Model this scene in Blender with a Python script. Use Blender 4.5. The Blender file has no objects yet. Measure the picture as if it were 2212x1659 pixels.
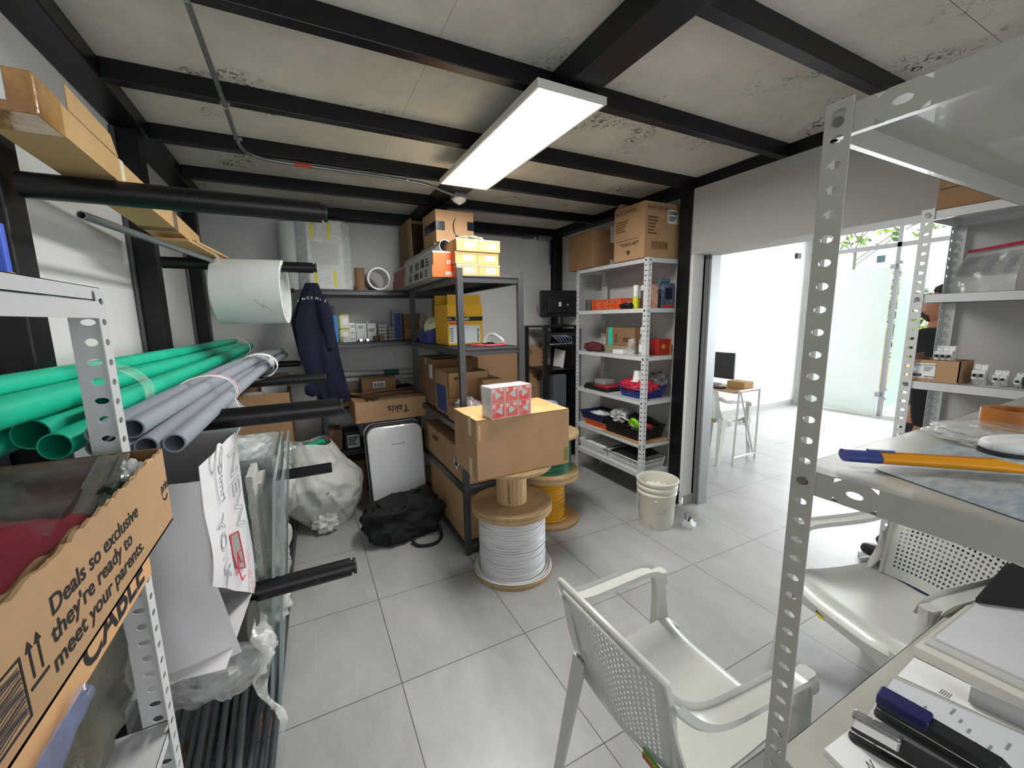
import bpy, bmesh, math, random
from mathutils import Vector, Matrix, Euler, noise
PI = math.pi
rnd = random.Random(7)
sc = bpy.context.scene
COL = sc.collection

# ------------------------------------------------------------ camera, light, exposure
cam_d = bpy.data.cameras.new('camera'); cam = bpy.data.objects.new('camera', cam_d); COL.objects.link(cam)
cam_d.sensor_width = 36.0; cam_d.lens = 36.0 * 882.644 / 2212.0; cam_d.clip_start = 0.02; cam_d.clip_end = 200
cam.location = (-0.2524, -1.5873, 1.5316)
cam.rotation_euler = Euler((1.41381836, 0.0162674, -0.47150876), 'XYZ')
sc.camera = cam
sc.view_settings.view_transform = 'Standard'; sc.view_settings.look = 'None'
sc.view_settings.exposure = 0.78; sc.view_settings.gamma = 1.0; sc.view_settings.use_curve_mapping = False
w = bpy.data.worlds.new('sky'); sc.world = w; w.use_nodes = True
nt = w.node_tree; nt.nodes.clear()
wo = nt.nodes.new('ShaderNodeOutputWorld'); wb = nt.nodes.new('ShaderNodeBackground')
wb.inputs['Color'].default_value = (0.93, 0.97, 1.0, 1); wb.inputs['Strength'].default_value = 2.0
nt.links.new(wb.outputs[0], wo.inputs[0])
def area(name, loc, rot, sx, sy, power, color=(1, 1, 1)):
    l = bpy.data.lights.new(name, 'AREA'); l.shape = 'RECTANGLE'; l.size = sx; l.size_y = sy; l.energy = power; l.color = color
    o = bpy.data.objects.new(name, l); o.location = loc; o.rotation_euler = rot; COL.objects.link(o); return o
# daylight entering by the glass front of the neighbouring room
area('daylight_window', (7.2, 0.2, 1.35), (0, PI/2, 0), 2.3, 4.0, 150, (0.95, 0.98, 1.0))
# added fill lamp behind the photographer, no window is known there
area('rear_fill', (0.3, -3.1, 1.5), (-PI/2, 0, 0), 2.2, 1.5, 8, (0.97, 0.98, 1.0))

# ------------------------------------------------------------ materials
def lin(c):
    if isinstance(c, str):
        c = [int(c[i:i+2], 16)/255 for i in (0, 2, 4)]
    return tuple(((v/12.92) if v <= .04045 else ((v+.055)/1.055)**2.4) for v in c)
MATS = {}
def mat(name, col, rough=.5, metal=0., var=0., vs=6., col2=None, bump=0., bs=60., alpha=1., emis=0., trans=0., spec=.5, sheen=0., coat=0., stretch=None):
    if name in MATS: return MATS[name]
    m = bpy.data.materials.new(name); m.use_nodes = True; n = m.node_tree; b = n.nodes['Principled BSDF']
    c = lin(col)
    b.inputs['Base Color'].default_value = (*c, 1); b.inputs['Roughness'].default_value = rough; b.inputs['Metallic'].default_value = metal
    b.inputs['Specular IOR Level'].default_value = spec; b.inputs['Alpha'].default_value = alpha
    b.inputs['Transmission Weight'].default_value = trans; b.inputs['Coat Weight'].default_value = coat
    if sheen: b.inputs['Sheen Weight'].default_value = sheen
    if emis: b.inputs['Emission Color'].default_value = (*c, 1); b.inputs['Emission Strength'].default_value = emis
    if var or bump:
        tc = n.nodes.new('ShaderNodeTexCoord'); mp = n.nodes.new('ShaderNodeMapping')
        if stretch: mp.inputs['Scale'].default_value = stretch
        n.links.new(tc.outputs['Object'], mp.inputs['Vector'])
    if var:
        t = n.nodes.new('ShaderNodeTexNoise'); t.inputs['Scale'].default_value = vs; t.inputs['Detail'].default_value = 8; t.inputs['Roughness'].default_value = .65
        n.links.new(mp.outputs[0], t.inputs['Vector'])
        r = n.nodes.new('ShaderNodeValToRGB'); c2 = lin(col2) if col2 else tuple(v*(1-var) for v in c)
        r.color_ramp.elements[0].position = .32; r.color_ramp.elements[0].color = (*c2, 1)
        r.color_ramp.elements[1].position = .68; r.color_ramp.elements[1].color = (*c, 1)
        n.links.new(t.outputs['Fac'], r.inputs[0]); n.links.new(r.outputs[0], b.inputs['Base Color'])
    if bump:
        t = n.nodes.new('ShaderNodeTexNoise'); t.inputs['Scale'].default_value = bs; t.inputs['Detail'].default_value = 5
        n.links.new(mp.outputs[0], t.inputs['Vector'])
        bp = n.nodes.new('ShaderNodeBump'); bp.inputs['Strength'].default_value = bump; bp.inputs['Distance'].default_value = .01
        n.links.new(t.outputs['Fac'], bp.inputs['Height']); n.links.new(bp.outputs[0], b.inputs['Normal'])
    MATS[name] = m; return m
def film(name, col=(.9, .92, .92), a0=.1, a1=.6, rough=.12, scale=14., bump=.5):
    if name in MATS: return MATS[name]
    m = mat(name, col, rough, bump=bump, bs=scale*1.6, spec=.8); n = m.node_tree; b = n.nodes['Principled BSDF']
    t = n.nodes.new('ShaderNodeTexNoise'); t.inputs['Scale'].default_value = scale; t.inputs['Detail'].default_value = 6; t.inputs['Distortion'].default_value = 1.2
    tc = n.nodes.new('ShaderNodeTexCoord'); n.links.new(tc.outputs['Object'], t.inputs['Vector'])
    r = n.nodes.new('ShaderNodeMapRange'); r.inputs[1].default_value = .35; r.inputs[2].default_value = .7; r.inputs[3].default_value = a0; r.inputs[4].default_value = a1
    n.links.new(t.outputs['Fac'], r.inputs[0]); n.links.new(r.outputs[0], b.inputs['Alpha']); return m

def floor_mat():
    m = bpy.data.materials.new('porcelain_tile'); m.use_nodes = True; n = m.node_tree; b = n.nodes['Principled BSDF']; L = n.links.new
    geo = n.nodes.new('ShaderNodeNewGeometry')
    br = n.nodes.new('ShaderNodeTexBrick'); br.offset = 0; br.squash = 1; br.inputs['Scale'].default_value = 1
    br.inputs['Brick Width'].default_value = .6; br.inputs['Row Height'].default_value = .6; br.inputs['Mortar Size'].default_value = .0022; br.inputs['Mortar Smooth'].default_value = .2; br.inputs['Bias'].default_value = 0
    br.inputs['Color1'].default_value = (*lin('a9a9a8'), 1); br.inputs['Color2'].default_value = (*lin('a2a3a3'), 1); br.inputs['Mortar'].default_value = (*lin('56544f'), 1)
    L(geo.outputs['Position'], br.inputs['Vector'])
    mp = n.nodes.new('ShaderNodeMapping'); mp.inputs['Scale'].default_value = (3.2, 1.6, 1); L(geo.outputs['Position'], mp.inputs['Vector'])
    t = n.nodes.new('ShaderNodeTexNoise'); t.inputs['Scale'].default_value = 1.6; t.inputs['Detail'].default_value = 10; t.inputs['Roughness'].default_value = .7; L(mp.outputs[0], t.inputs['Vector'])
    r = n.nodes.new('ShaderNodeValToRGB'); r.color_ramp.elements[0].position = .3; r.color_ramp.elements[0].color = (.78, .78, .77, 1); r.color_ramp.elements[1].position = .7; r.color_ramp.elements[1].color = (1.06, 1.06, 1.06, 1)
    L(t.outputs['Fac'], r.inputs[0])
    mx = n.nodes.new('ShaderNodeMix'); mx.data_type = 'RGBA'; mx.blend_type = 'MULTIPLY'; mx.inputs[0].default_value = 1
    L(br.outputs['Color'], mx.inputs[6]); L(r.outputs[0], mx.inputs[7]); L(mx.outputs[2], b.inputs['Base Color'])
    t2 = n.nodes.new('ShaderNodeTexNoise'); t2.inputs['Scale'].default_value = 9; t2.inputs['Detail'].default_value = 6; L(geo.outputs['Position'], t2.inputs['Vector'])
    mr = n.nodes.new('ShaderNodeMapRange'); mr.inputs[3].default_value = .27; mr.inputs[4].default_value = .44; L(t2.outputs['Fac'], mr.inputs[0]); L(mr.outputs[0], b.inputs['Roughness'])
    bp = n.nodes.new('ShaderNodeBump'); bp.inputs['Strength'].default_value = .5; bp.inputs['Distance'].default_value = .002; bp.invert = True
    L(br.outputs['Fac'], bp.inputs['Height']); L(bp.outputs[0], b.inputs['Normal']); b.inputs['Specular IOR Level'].default_value = .55
    return m
def ceil_mat():
    m = mat('cement_board', 'e4dfd2', .9, var=.28, vs=1.7, bump=.2, bs=40); n = m.node_tree; L = n.links.new; b = n.nodes['Principled BSDF']
    src = b.inputs['Base Color'].links[0].from_socket
    geo = n.nodes.new('ShaderNodeNewGeometry')
    def mask(scale, lo, hi, dist):
        t = n.nodes.new('ShaderNodeTexNoise'); t.inputs['Scale'].default_value = scale; t.inputs['Detail'].default_value = 7; t.inputs['Distortion'].default_value = dist; L(geo.outputs['Position'], t.inputs['Vector'])
        r = n.nodes.new('ShaderNodeMapRange'); r.inputs[1].default_value = lo; r.inputs[2].default_value = hi; L(t.outputs['Fac'], r.inputs[0]); return r.outputs[0]
    mm = n.nodes.new('ShaderNodeMath'); mm.operation = 'MULTIPLY'; L(mask(2.1, .58, .66, .3), mm.inputs[0]); L(mask(38, .52, .6, 1.5), mm.inputs[1])
    mx = n.nodes.new('ShaderNodeMix'); mx.data_type = 'RGBA'; mx.inputs[7].default_value = (*lin('45423f'), 1); L(mm.outputs[0], mx.inputs[0]); L(src, mx.inputs[6]); L(mx.outputs[2], b.inputs['Base Color'])
    return m
def cards():
    m = mat('cardboard', 'b4906a', .82, var=.16, vs=5, bump=.08, bs=120); return m

W = {}
W['floor'] = floor_mat(); W['ceil'] = ceil_mat()
W['wall'] = mat('white_plaster', 'd6d6d4', .75, var=.05, vs=2, bump=.12, bs=90)
W['lintel'] = mat('painted_drywall', 'aeaca8', .8, bump=.05, bs=150)
W['beam'] = mat('black_enamel', '08090d', .38, bump=.03, bs=30, spec=.4)
W['base'] = mat('grey_skirting', '9a9a98', .5, var=.1)
W['card'] = cards(); W['card2'] = mat('dark_cardboard', '917050', .8, var=.2, vs=4, bump=.08, bs=110); W['card3'] = mat('pale_cardboard', 'b28c5a', .8, var=.1, vs=6, bump=.05, bs=110)
W['tape'] = mat('clear_packing_tape', 'd9cfae', .22, alpha=.75); W['btape'] = mat('brown_packing_tape', '7a522c', .2, var=.2)
W['ink'] = mat('black_ink', '1a1a1c', .7); W['white'] = mat('white_paper', 'e6e6e4', .7); W['label'] = mat('label_paper', 'dfe2e2', .6)
W['zinc'] = mat('white_painted_steel', 'c9cbcc', .38, var=.06, vs=8, coat=.2); W['creamst'] = mat('cream_painted_steel', 'b3b2a9', .3, var=.05, vs=9, coat=.3)
W['bolt'] = mat('zinc_plated_bolt', '8e8b84', .35, metal=.9); W['chrome'] = mat('chrome_plate', 'd8d8da', .12, metal=1.)
W['grey'] = mat('charcoal_steel', '4b4c50', .35, metal=.3, var=.1); W['greyd'] = mat('dark_shelf_board', '2c2c2e', .6, var=.15)
W['wood'] = mat('raw_plywood', 'ba9a70', .7, var=.3, vs=9, bump=.12, bs=40, stretch=(1, 6, 1)); W['woodl'] = mat('pale_drum_wood', 'd3b083', .65, var=.25, vs=6, stretch=(6, 6, .6))
W['wc'] = mat('white_cable_jacket', 'e2e2e4', .45); W['yc'] = mat('yellow_cable_jacket', 'e8ac1c', .45); W['gc'] = mat('green_cable_jacket', '1c6247', .45); W['bc'] = mat('blue_cable_jacket', '4d7ba6', .45)
W['gpipe'] = mat('green_pvc', '1fc39d', .38, var=.14, vs=5, col2='18a889'); W['hole'] = mat('dark_bore', '10201d', .7); W['spipe'] = mat('grey_pvc', '8f96a1', .4, var=.1, vs=7)
W['emt'] = mat('galvanised_conduit', '8b9094', .35, metal=.75, var=.15, vs=12); W['rod'] = mat('dark_steel_conduit', '5e646b', .38, metal=.6, var=.2)
W['chair'] = mat('white_moulded_plastic', 'c8cac3', .34, var=.04, vs=12, coat=.15)
W['bplast'] = mat('black_plastic', '17181b', .45); W['bfab'] = mat('black_nylon', '0f1013', .85, bump=.2, bs=300)
W['blue'] = mat('blue_plastic', '1f3a86', .4); W['orange'] = mat('orange_plastic', 'e2571c', .4); W['wplast'] = mat('white_plastic', 'dcdedd', .4)
W['film'] = film('plastic_wrap'); W['film2'] = film('clear_poly_bag', a0=.25, a1=.8, scale=9); W['film3'] = film('crate_film', (.8, .86, .86), .25, .55, .1, 5)
W['glass'] = mat('clear_glass', 'f2fbf7', .02, trans=1., spec=.5); W['glass'].node_tree.nodes['Principled BSDF'].inputs['IOR'].default_value = 1.05
W['frost'] = mat('frosted_film', 'eef6f4', .5, trans=.0, alpha=.82)
W['navy'] = mat('navy_cotton', '0f1430', .9, sheen=.08, bump=.15, bs=200); W['red'] = mat('maroon_fabric', '7d1628', .85, var=.2, bump=.1, bs=200)
W['sack'] = mat('white_poly_sack', 'c9cbc4', .38, var=.08, vs=5, bump=.25, bs=18); W['foam'] = mat('white_foam_sheet', 'd4d9d6', .55, var=.06, vs=7, bump=.08, bs=40)
W['yel'] = mat('yellow_carton', 'f0b40e', .5); W['orc'] = mat('orange_carton', 'ea5210', .5); W['redc'] = mat('red_carton', 'd93b22', .35)
W['alu'] = mat('aluminium_frame', 'a6a8aa', .35, metal=.7)

# ------------------------------------------------------------ mesh builder
class MB:
    def __init__(s): s.v = []; s.f = []; s.mi = []; s.m = 0
    def add(s, vs, fs):
        o = len(s.v); s.v += [Vector(v) for v in vs]; s.f += [tuple(i+o for i in f) for f in fs]; s.mi += [s.m]*len(fs); return s
    def box(s, x0, x1, y0, y1, z0, z1, M=None):
        vs = [Vector((x, y, z)) for z in (z0, z1) for y in (y0, y1) for x in (x0, x1)]
        if M: vs = [M @ v for v in vs]
        return s.add(vs, [(0, 2, 3, 1), (4, 5, 7, 6), (0, 1, 5, 4), (2, 6, 7, 3), (0, 4, 6, 2), (1, 3, 7, 5)])
    def rbox(s, x0, x1, y0, y1, z0, z1, r=.01, n=3, M=None, axis='z'):
        pts = []
        a0, a1, b0, b1, c0, c1 = {'z': (x0, x1, y0, y1, z0, z1), 'y': (x0, x1, z0, z1, y0, y1), 'x': (y0, y1, z0, z1, x0, x1)}[axis]
        for cx, cy, st in ((a1-r, b1-r, 0), (a0+r, b1-r, 1), (a0+r, b0+r, 2), (a1-r, b0+r, 3)):
            for k in range(n+1):
                a = (st + k/n)*PI/2; pts.append((cx+r*math.cos(a), cy+r*math.sin(a)))
        N = len(pts); P = {'z': lambda a, b, c: (a, b, c), 'y': lambda a, b, c: (a, c, b), 'x': lambda a, b, c: (c, a, b)}[axis]
        vs = [Vector(P(a, b, c)) for c in (c0, c1) for a, b in pts]
        if M: vs = [M @ v for v in vs]
        return s.add(vs, [tuple(range(N)), tuple(range(2*N-1, N-1, -1))] + [(i, (i+1) % N, (i+1) % N+N, i+N) for i in range(N)])
    def ring(s, c, r, n, ax): # helper frame
        ax = Vector(ax).normalized(); t = Vector((0, 0, 1)) if abs(ax.z) < .9 else Vector((1, 0, 0)); u = ax.cross(t).normalized(); v = ax.cross(u)
        return [Vector(c) + u*(r*math.cos(2*PI*k/n)) + v*(r*math.sin(2*PI*k/n)) for k in range(n)]
    def cyl(s, p0, p1, r, n=16, r1=None, cap=True):
        d = Vector(p1)-Vector(p0); r1 = r if r1 is None else r1
        vs = s.ring(p0, r, n, d) + s.ring(p1, r1, n, d)
        fs = [(i, (i+1) % n, (i+1) % n+n, i+n) for i in range(n)]
        if cap: fs += [tuple(range(n-1, -1, -1)), tuple(range(n, 2*n))]
        return s.add(vs, fs)
    def pipe(s, p0, p1, ro, ri, n=20):
        d = (Vector(p1)-Vector(p0)); a = s.ring(p0, ro, n, d)+s.ring(p1, ro, n, d)+s.ring(p0, ri, n, d)+s.ring(p1, ri, n, d)
        fs = []
        for i in range(n):
            j = (i+1) % n; fs += [(i, j, j+n, i+n), (i+2*n, i+3*n, j+3*n, j+2*n), (i, i+2*n, j+2*n, j), (i+n, j+n, j+3*n, i+3*n)]
        return s.add(a, fs)
    def tube(s, pts, r, n=8, closed=False, rs=None):
        pts = [Vector(p) for p in pts]; N = len(pts); vs = []; prev = None
        for i, p in enumerate(pts):
            if closed: d = pts[(i+1) % N]-pts[i-1]
            else: d = pts[min(i+1, N-1)]-pts[max(i-1, 0)]
            if d.length < 1e-9: d = Vector((0, 0, 1))
            d.normalize()
            if prev is None: t = Vector((0, 0, 1)) if abs(d.z) < .9 else Vector((1, 0, 0)); u = d.cross(t).normalized()
            else: u = (prev - d*prev.dot(d)); u = u.normalized() if u.length > 1e-6 else d.orthogonal().normalized()
            prev = u; v = d.cross(u); rr = rs[i] if rs else r
            vs += [p+u*(rr*math.cos(2*PI*k/n))+v*(rr*math.sin(2*PI*k/n)) for k in range(n)]
        fs = []
        for i in range(N if closed else N-1):
            a = i*n; b = ((i+1) % N)*n
            fs += [(a+k, a+(k+1) % n, b+(k+1) % n, b+k) for k in range(n)]
        if not closed: fs += [tuple(range(n-1, -1, -1)), tuple(range((N-1)*n, N*n))]
        return s.add(vs, fs)
    def lathe(s, prof, n=32, M=None, c=(0, 0, 0)):
        vs = []; K = len(prof)
        for k in range(n):
            a = 2*PI*k/n
            vs += [Vector((c[0]+r*math.cos(a), c[1]+r*math.sin(a), c[2]+z)) for r, z in prof]
        if M: vs = [M @ v for v in vs]
        fs = [(k*K+i, ((k+1) % n)*K+i, ((k+1) % n)*K+i+1, k*K+i+1) for k in range(n) for i in range(K-1)]
        return s.add(vs, fs)
    def prism(s, poly, d, M=None): # poly of 3d points, extruded along d
        d = Vector(d); P = [Vector(p) for p in poly]; vs = P+[p+d for p in P]; N = len(P)
        if M: vs = [M @ v for v in vs]
        return s.add(vs, [tuple(range(N)), tuple(range(2*N-1, N-1, -1))]+[(i, i+N, (i+1) % N+N, (i+1) % N) for i in range(N)])
    def grid(s, fn, nu, nv, th=0.):
        P = [[Vector(fn(i/nu, j/nv)) for j in range(nv+1)] for i in range(nu+1)]
        vs = [p for row in P for p in row]; q = nv+1
        fs = [(i*q+j, (i+1)*q+j, (i+1)*q+j+1, i*q+j+1) for i in range(nu) for j in range(nv)]
        if th:
            N = len(vs); back = []
            for i in range(nu+1):
                for j in range(nv+1):
                    du = P[min(i+1, nu)][j]-P[max(i-1, 0)][j]; dv = P[i][min(j+1, nv)]-P[i][max(j-1, 0)]
                    nn = du.cross(dv); nn = nn.normalized() if nn.length > 1e-12 else Vector((0, 0, 1)); back.append(P[i][j]-nn*th)
            vs = vs+back; fs += [tuple(x+N for x in reversed(f)) for f in fs]
            bd = [(i, 0) for i in range(nu)]+[(nu, j) for j in range(nv)]+[(i, nv) for i in range(nu, 0, -1)]+[(0, j) for j in range(nv, 0, -1)]
            ids = [i*q+j for i, j in bd]; m = len(ids)
            fs += [(ids[k], ids[k]+N, ids[(k+1) % m]+N, ids[(k+1) % m]) for k in range(m)]
        return s.add(vs, fs)
    def perf(s, fn, nu, nv, hole, th, n=8):
        """sheet fn(u,v) (u,v in cell units) with a hole in every cell; hole(i,j)->(rx,ry,cx,cy,square) or None"""
        e = .02
        def nrm(u, v):
            p = Vector(fn(u, v)); a = Vector(fn(u+e, v))-p; b = Vector(fn(u, v+e))-p; c = a.cross(b)
            return c.normalized() if c.length > 1e-14 else Vector((0, 0, 1))
        for i in range(nu):
            for j in range(nv):
                h = hole(i, j)
                if h is None:
                    q = [(i, j), (i+1, j), (i+1, j+1), (i, j+1)]; f = [Vector(fn(*p)) for p in q]; bk = [a-nrm(*p)*th for a, p in zip(f, q)]
                    s.add(f+bk, [(0, 1, 2, 3), (7, 6, 5, 4)]+[(k, k+4, (k+1) % 4+4, (k+1) % 4) for k in range(4)]); continue
                rx, ry, cx, cy, sq = h; o = []; hh = []
                for k in range(n):
                    a = 2*PI*k/n; ca, sa = math.cos(a), math.sin(a); m = max(abs(ca), abs(sa))
                    o.append((i+.5+.5*ca/m, j+.5+.5*sa/m))
                    if sq: hh.append((i+cx+rx*ca/m, j+cy+ry*sa/m))
                    else: hh.append((i+cx+rx*ca, j+cy+ry*sa))
                al = o+hh; f = [Vector(fn(*p)) for p in al]; nn = nrm(i+.5, j+.5); bk = [a-nn*th for a in f]; N = 2*n; fs = []
                for k in range(n):
                    l = (k+1) % n
                    fs += [(k, l, n+l, n+k), (N+k, N+n+k, N+n+l, N+l), (n+k, n+l, N+n+l, N+n+k)]
                    if (abs(o[k][0]-i) < 1e-6 and abs(o[l][0]-i) < 1e-6 and i == 0) or (abs(o[k][0]-i-1) < 1e-6 and abs(o[l][0]-i-1) < 1e-6 and i == nu-1) or (abs(o[k][1]-j) < 1e-6 and abs(o[l][1]-j) < 1e-6 and j == 0) or (abs(o[k][1]-j-1) < 1e-6 and abs(o[l][1]-j-1) < 1e-6 and j == nv-1):
                        fs.append((k, N+k, N+l, l))
                s.add(f+bk, fs)
        return s
    def xf(s, M):
        s.v = [M @ v for v in s.v]; return s
    def mesh(s, name, mats, smooth=False, off=None):
        me = bpy.data.meshes.new(name)
        vs = [v-off for v in s.v] if off is not None else s.v
        me.from_pydata([tuple(v) for v in vs], [], s.f); me.update()
        for m in (mats if isinstance(mats, (list, tuple)) else [mats]): me.materials.append(m)
        if any(s.mi): me.polygons.foreach_set('material_index', s.mi)
        if smooth: me.polygons.foreach_set('use_smooth', [True]*len(s.f)); 
        bm = bmesh.new(); bm.from_mesh(me); bmesh.ops.recalc_face_normals(bm, faces=bm.faces); bm.to_mesh(me); bm.free()
        if smooth:
            try: me.set_sharp_from_angle(angle=math.radians(40))
            except Exception: pass
        return me
def props(o, label=None, cat=None, group=None, kind=None):
    if label: o['label'] = label
    if cat: o['category'] = cat
    if group: o['group'] = group
    if kind: o['kind'] = kind
    return o
def solo(name, mb, mats, label, cat, group=None, smooth=False, bev=0., kind=None):
    """a thing that is one mesh; its origin goes to the middle of its base"""
    lo = [min(v[i] for v in mb.v) for i in range(3)]; hi = [max(v[i] for v in mb.v) for i in range(3)]
    off = Vector(((lo[0]+hi[0])/2, (lo[1]+hi[1])/2, lo[2]))
    o = bpy.data.objects.new(name, mb.mesh(name, mats, smooth, off)); o.location = off; COL.objects.link(o)
    if bev: bevel(o, bev)
    return props(o, label, cat, group, kind)
def struct(name, mb, mats, smooth=False):
    o = bpy.data.objects.new(name, mb.mesh(name, mats, smooth)); COL.objects.link(o); o['kind'] = 'structure'; return o
def bevel(o, w, seg=2):
    b = o.modifiers.new('bevel', 'BEVEL'); b.width = w; b.segments = seg; b.limit_method = 'ANGLE'; b.angle_limit = math.radians(40)
def thing(name, label, cat, loc=(0, 0, 0), rz=0., group=None):
    o = bpy.data.objects.new(name, None); COL.objects.link(o); o.location = loc; o.rotation_euler = (0, 0, rz); o.empty_display_size = .05
    o['_M'] = 0
    del o['_M']
    return props(o, label, cat, group)
def part(par, name, mb, mats, smooth=False, bev=0., label=None, world=False, kind=None):
    if world:
        r = par
        while r.parent: r = r.parent
        M = Matrix.Translation(r.location) @ r.rotation_euler.to_matrix().to_4x4()
        mb.xf(M.inverted())
    o = bpy.data.objects.new(name, mb.mesh(name, mats, smooth)); COL.objects.link(o); o.parent = par
    if bev: bevel(o, bev)
    return props(o, label, kind=kind)
def clone(o, par=None, loc=None, rz=None, label=None, group=None, rot=None):
    c = o.copy(); COL.objects.link(c)
    if par: c.parent = par
    if loc is not None: c.location = loc
    if rz is not None: c.rotation_euler = (0, 0, rz)
    if rot is not None: c.rotation_euler = rot
    if label: c['label'] = label
    if group: c['group'] = group
    for ch in [x for x in bpy.data.objects if x.parent == o]: clone(ch, c)
    return c
def text(par, s, origin, xd, yd, size, m, name='lettering', align='LEFT', shear=0., off=.0008, squash=1., world=True, bold=0.):
    """writing as a thin mesh part: baseline starts at origin, runs along xd, letters stand along yd"""
    cu = bpy.data.curves.new('t', 'FONT'); cu.body = s; cu.size = size; cu.align_x = align; cu.shear = shear; cu.resolution_u = 3; cu.offset = bold
    o = bpy.data.objects.new('t', cu); dg = bpy.context.evaluated_depsgraph_get()
    COL.objects.link(o); dg.update(); me = bpy.data.meshes.new_from_object(o.evaluated_get(dg)); bpy.data.objects.remove(o); bpy.data.curves.remove(cu)
    me.materials.clear(); me.materials.append(m)
    X = Vector(xd).normalized(); Y = Vector(yd).normalized(); Z = X.cross(Y)
    M = Matrix(((X.x*squash, Y.x, Z.x, 0), (X.y*squash, Y.y, Z.y, 0), (X.z*squash, Y.z, Z.z, 0), (0, 0, 0, 1)))
    M = Matrix.Translation(Vector(origin)+Z*off) @ M
    r = par
    if world:
        while r.parent: r = r.parent
        M = (Matrix.Translation(r.location) @ r.rotation_euler.to_matrix().to_4x4()).inverted() @ M
    me.transform(M); me.name = name
    t = bpy.data.objects.new(name, me); COL.objects.link(t); t.parent = par; return t
def nz(p, s=1., seed=0.): return noise.noise(Vector(p)*s+Vector((seed, seed*1.7, -seed)))
def blob(mb, c, r, seed=1, amp=.15, sc=3., n=28, k=20, pw=2.4, flat=True, taper=0., fold=0.):
    """soft lumpy bag-like body; flat bottom when flat"""
    P = []
    for i in range(k+1):
        th = PI*i/k
        for j in range(n):
            ph = 2*PI*j/n
            x, y, z = math.sin(th)*math.cos(ph), math.sin(th)*math.sin(ph), math.cos(th)
            q = (abs(x)**pw+abs(y)**pw+abs(z)**pw)**(-1/pw); x, y, z = x*q, y*q, z*q
            d = 1+amp*nz((x, y, z), sc, seed)+amp*.4*nz((x, y, z), sc*2.7, seed+5)
            if fold: d += fold*(abs(math.sin(ph*4+3*z+2*nz((x, y, z), 2, seed)))-.5)
            if taper: d2 = 1-taper*max(0, z); x *= d2; y *= d2
            px, py, pz = x*d*r[0], y*d*r[1], z*d*r[2]
            if flat and pz < -.86*r[2]: pz = -.86*r[2]+(pz+.86*r[2])*.05
            P.append((c[0]+px, c[1]+py, c[2]+pz+(.86*r[2] if flat else 0)))
    fs = [(i*n+j, (i+1)*n+j, (i+1)*n+(j+1) % n, i*n+(j+1) % n) for i in range(k) for j in range(n)]
    return mb.add(P, fs)

# ============================================================ SETTING
struct('floor', MB().box(-1.1, 7.5, -4.1, 2.75, -.08, 0), W['floor'])
ex = MB().box(7.5, 15, -6, 9, -.09, -.01); struct('floor_terrace', ex, mat('terrace_concrete', 'c9c7c0', .8, var=.1))
mb = MB()
for x0, x1 in ((-1.1, .269), (.2705, 1.511), (1.5125, 2.56)):
    for y0, y1 in ((-3.4, -.905), (-.9025, 1.538), (1.5405, 2.7)): mb.box(x0, x1, y0, y1, 2.525, 2.54)
struct('ceiling', mb, W['ceil'])
struct('ceiling_upper', MB().box(-1.1, 2.56, -3.4, 2.7, 2.541, 2.6), mat('seam_dark', '141412', 1., spec=0.))
struct('wall_left', MB().box(-1.1, -.965, -3.4, 2.6, 0, 2.525), W['wall'])
struct('wall_back', MB().box(-1.1, 2.62, 2.6, 2.72, 0, 2.525), W['wall'])
struct('wall_right', MB().box(2.5, 2.62, .745, 2.6, 0, 2.525), W['wall'])
mb = MB().box(2.387, 2.52, .6, .625, 0, 1.985).box(2.5, 2.62, .6, .745, 0, 2.45); struct('wall_jamb', mb, W['wall'])
struct('wall_entrance', MB().box(2.387, 2.62, -3.4, -.79, 0, 1.985), W['lintel'])
struct('wall_lintel', MB().box(2.387, 2.62, -3.4, .6, 1.985, 2.45).box(2.387, 2.5, .6, .624, 1.985, 2.45).box(2.5, 2.62, -3.4, .6, 2.45, 2.75), W['lintel'])
mb = MB()
mb.box(-1.1, -.8, -3.4, -3.3, 0, 2.525).box(1.5, 2.62, -3.4, -3.3, 0, 2.525).box(-.8, 1.5, -3.4, -3.3, 0, .75).box(-.8, 1.5, -3.4, -3.3, 2.25, 2.525)  # unseen wall; its opening is added for the rear fill lamp
struct('wall_rear', mb, W['wall'])
mb = MB().box(2.521, 2.62, .545, .6, 0, 1.985); struct('trim_1', mb, W['alu'])
struct('trim_2', MB().box(2.512, 2.522, .565, .595, .0, 1.985), mat('rubber_seal', '6a6a6c', .6))
struct('baseboard_jamb', MB().box(2.392, 2.52, .592, .6, 0, .085), W['base'])
# next room
struct('wall_next_left', MB().box(2.62, 7.45, 2.4, 2.6, 0, 2.8), W['wall'])
struct('baseboard_next', MB().box(2.62, 7.2, 2.385, 2.4, 0, .09), W['base'])
struct('wall_next_right', MB().box(2.4, 7.5, -4.2, -4.0, 0, 2.8), W['wall'])
struct('wall_next_side', MB().box(2.5, 2.62, -4.1, -3.4, 0, 2.8), W['wall'])
struct('ceiling_next', MB().box(2.5, 7.5, -4.2, 2.6, 2.8, 2.9), W['lintel'])
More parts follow.
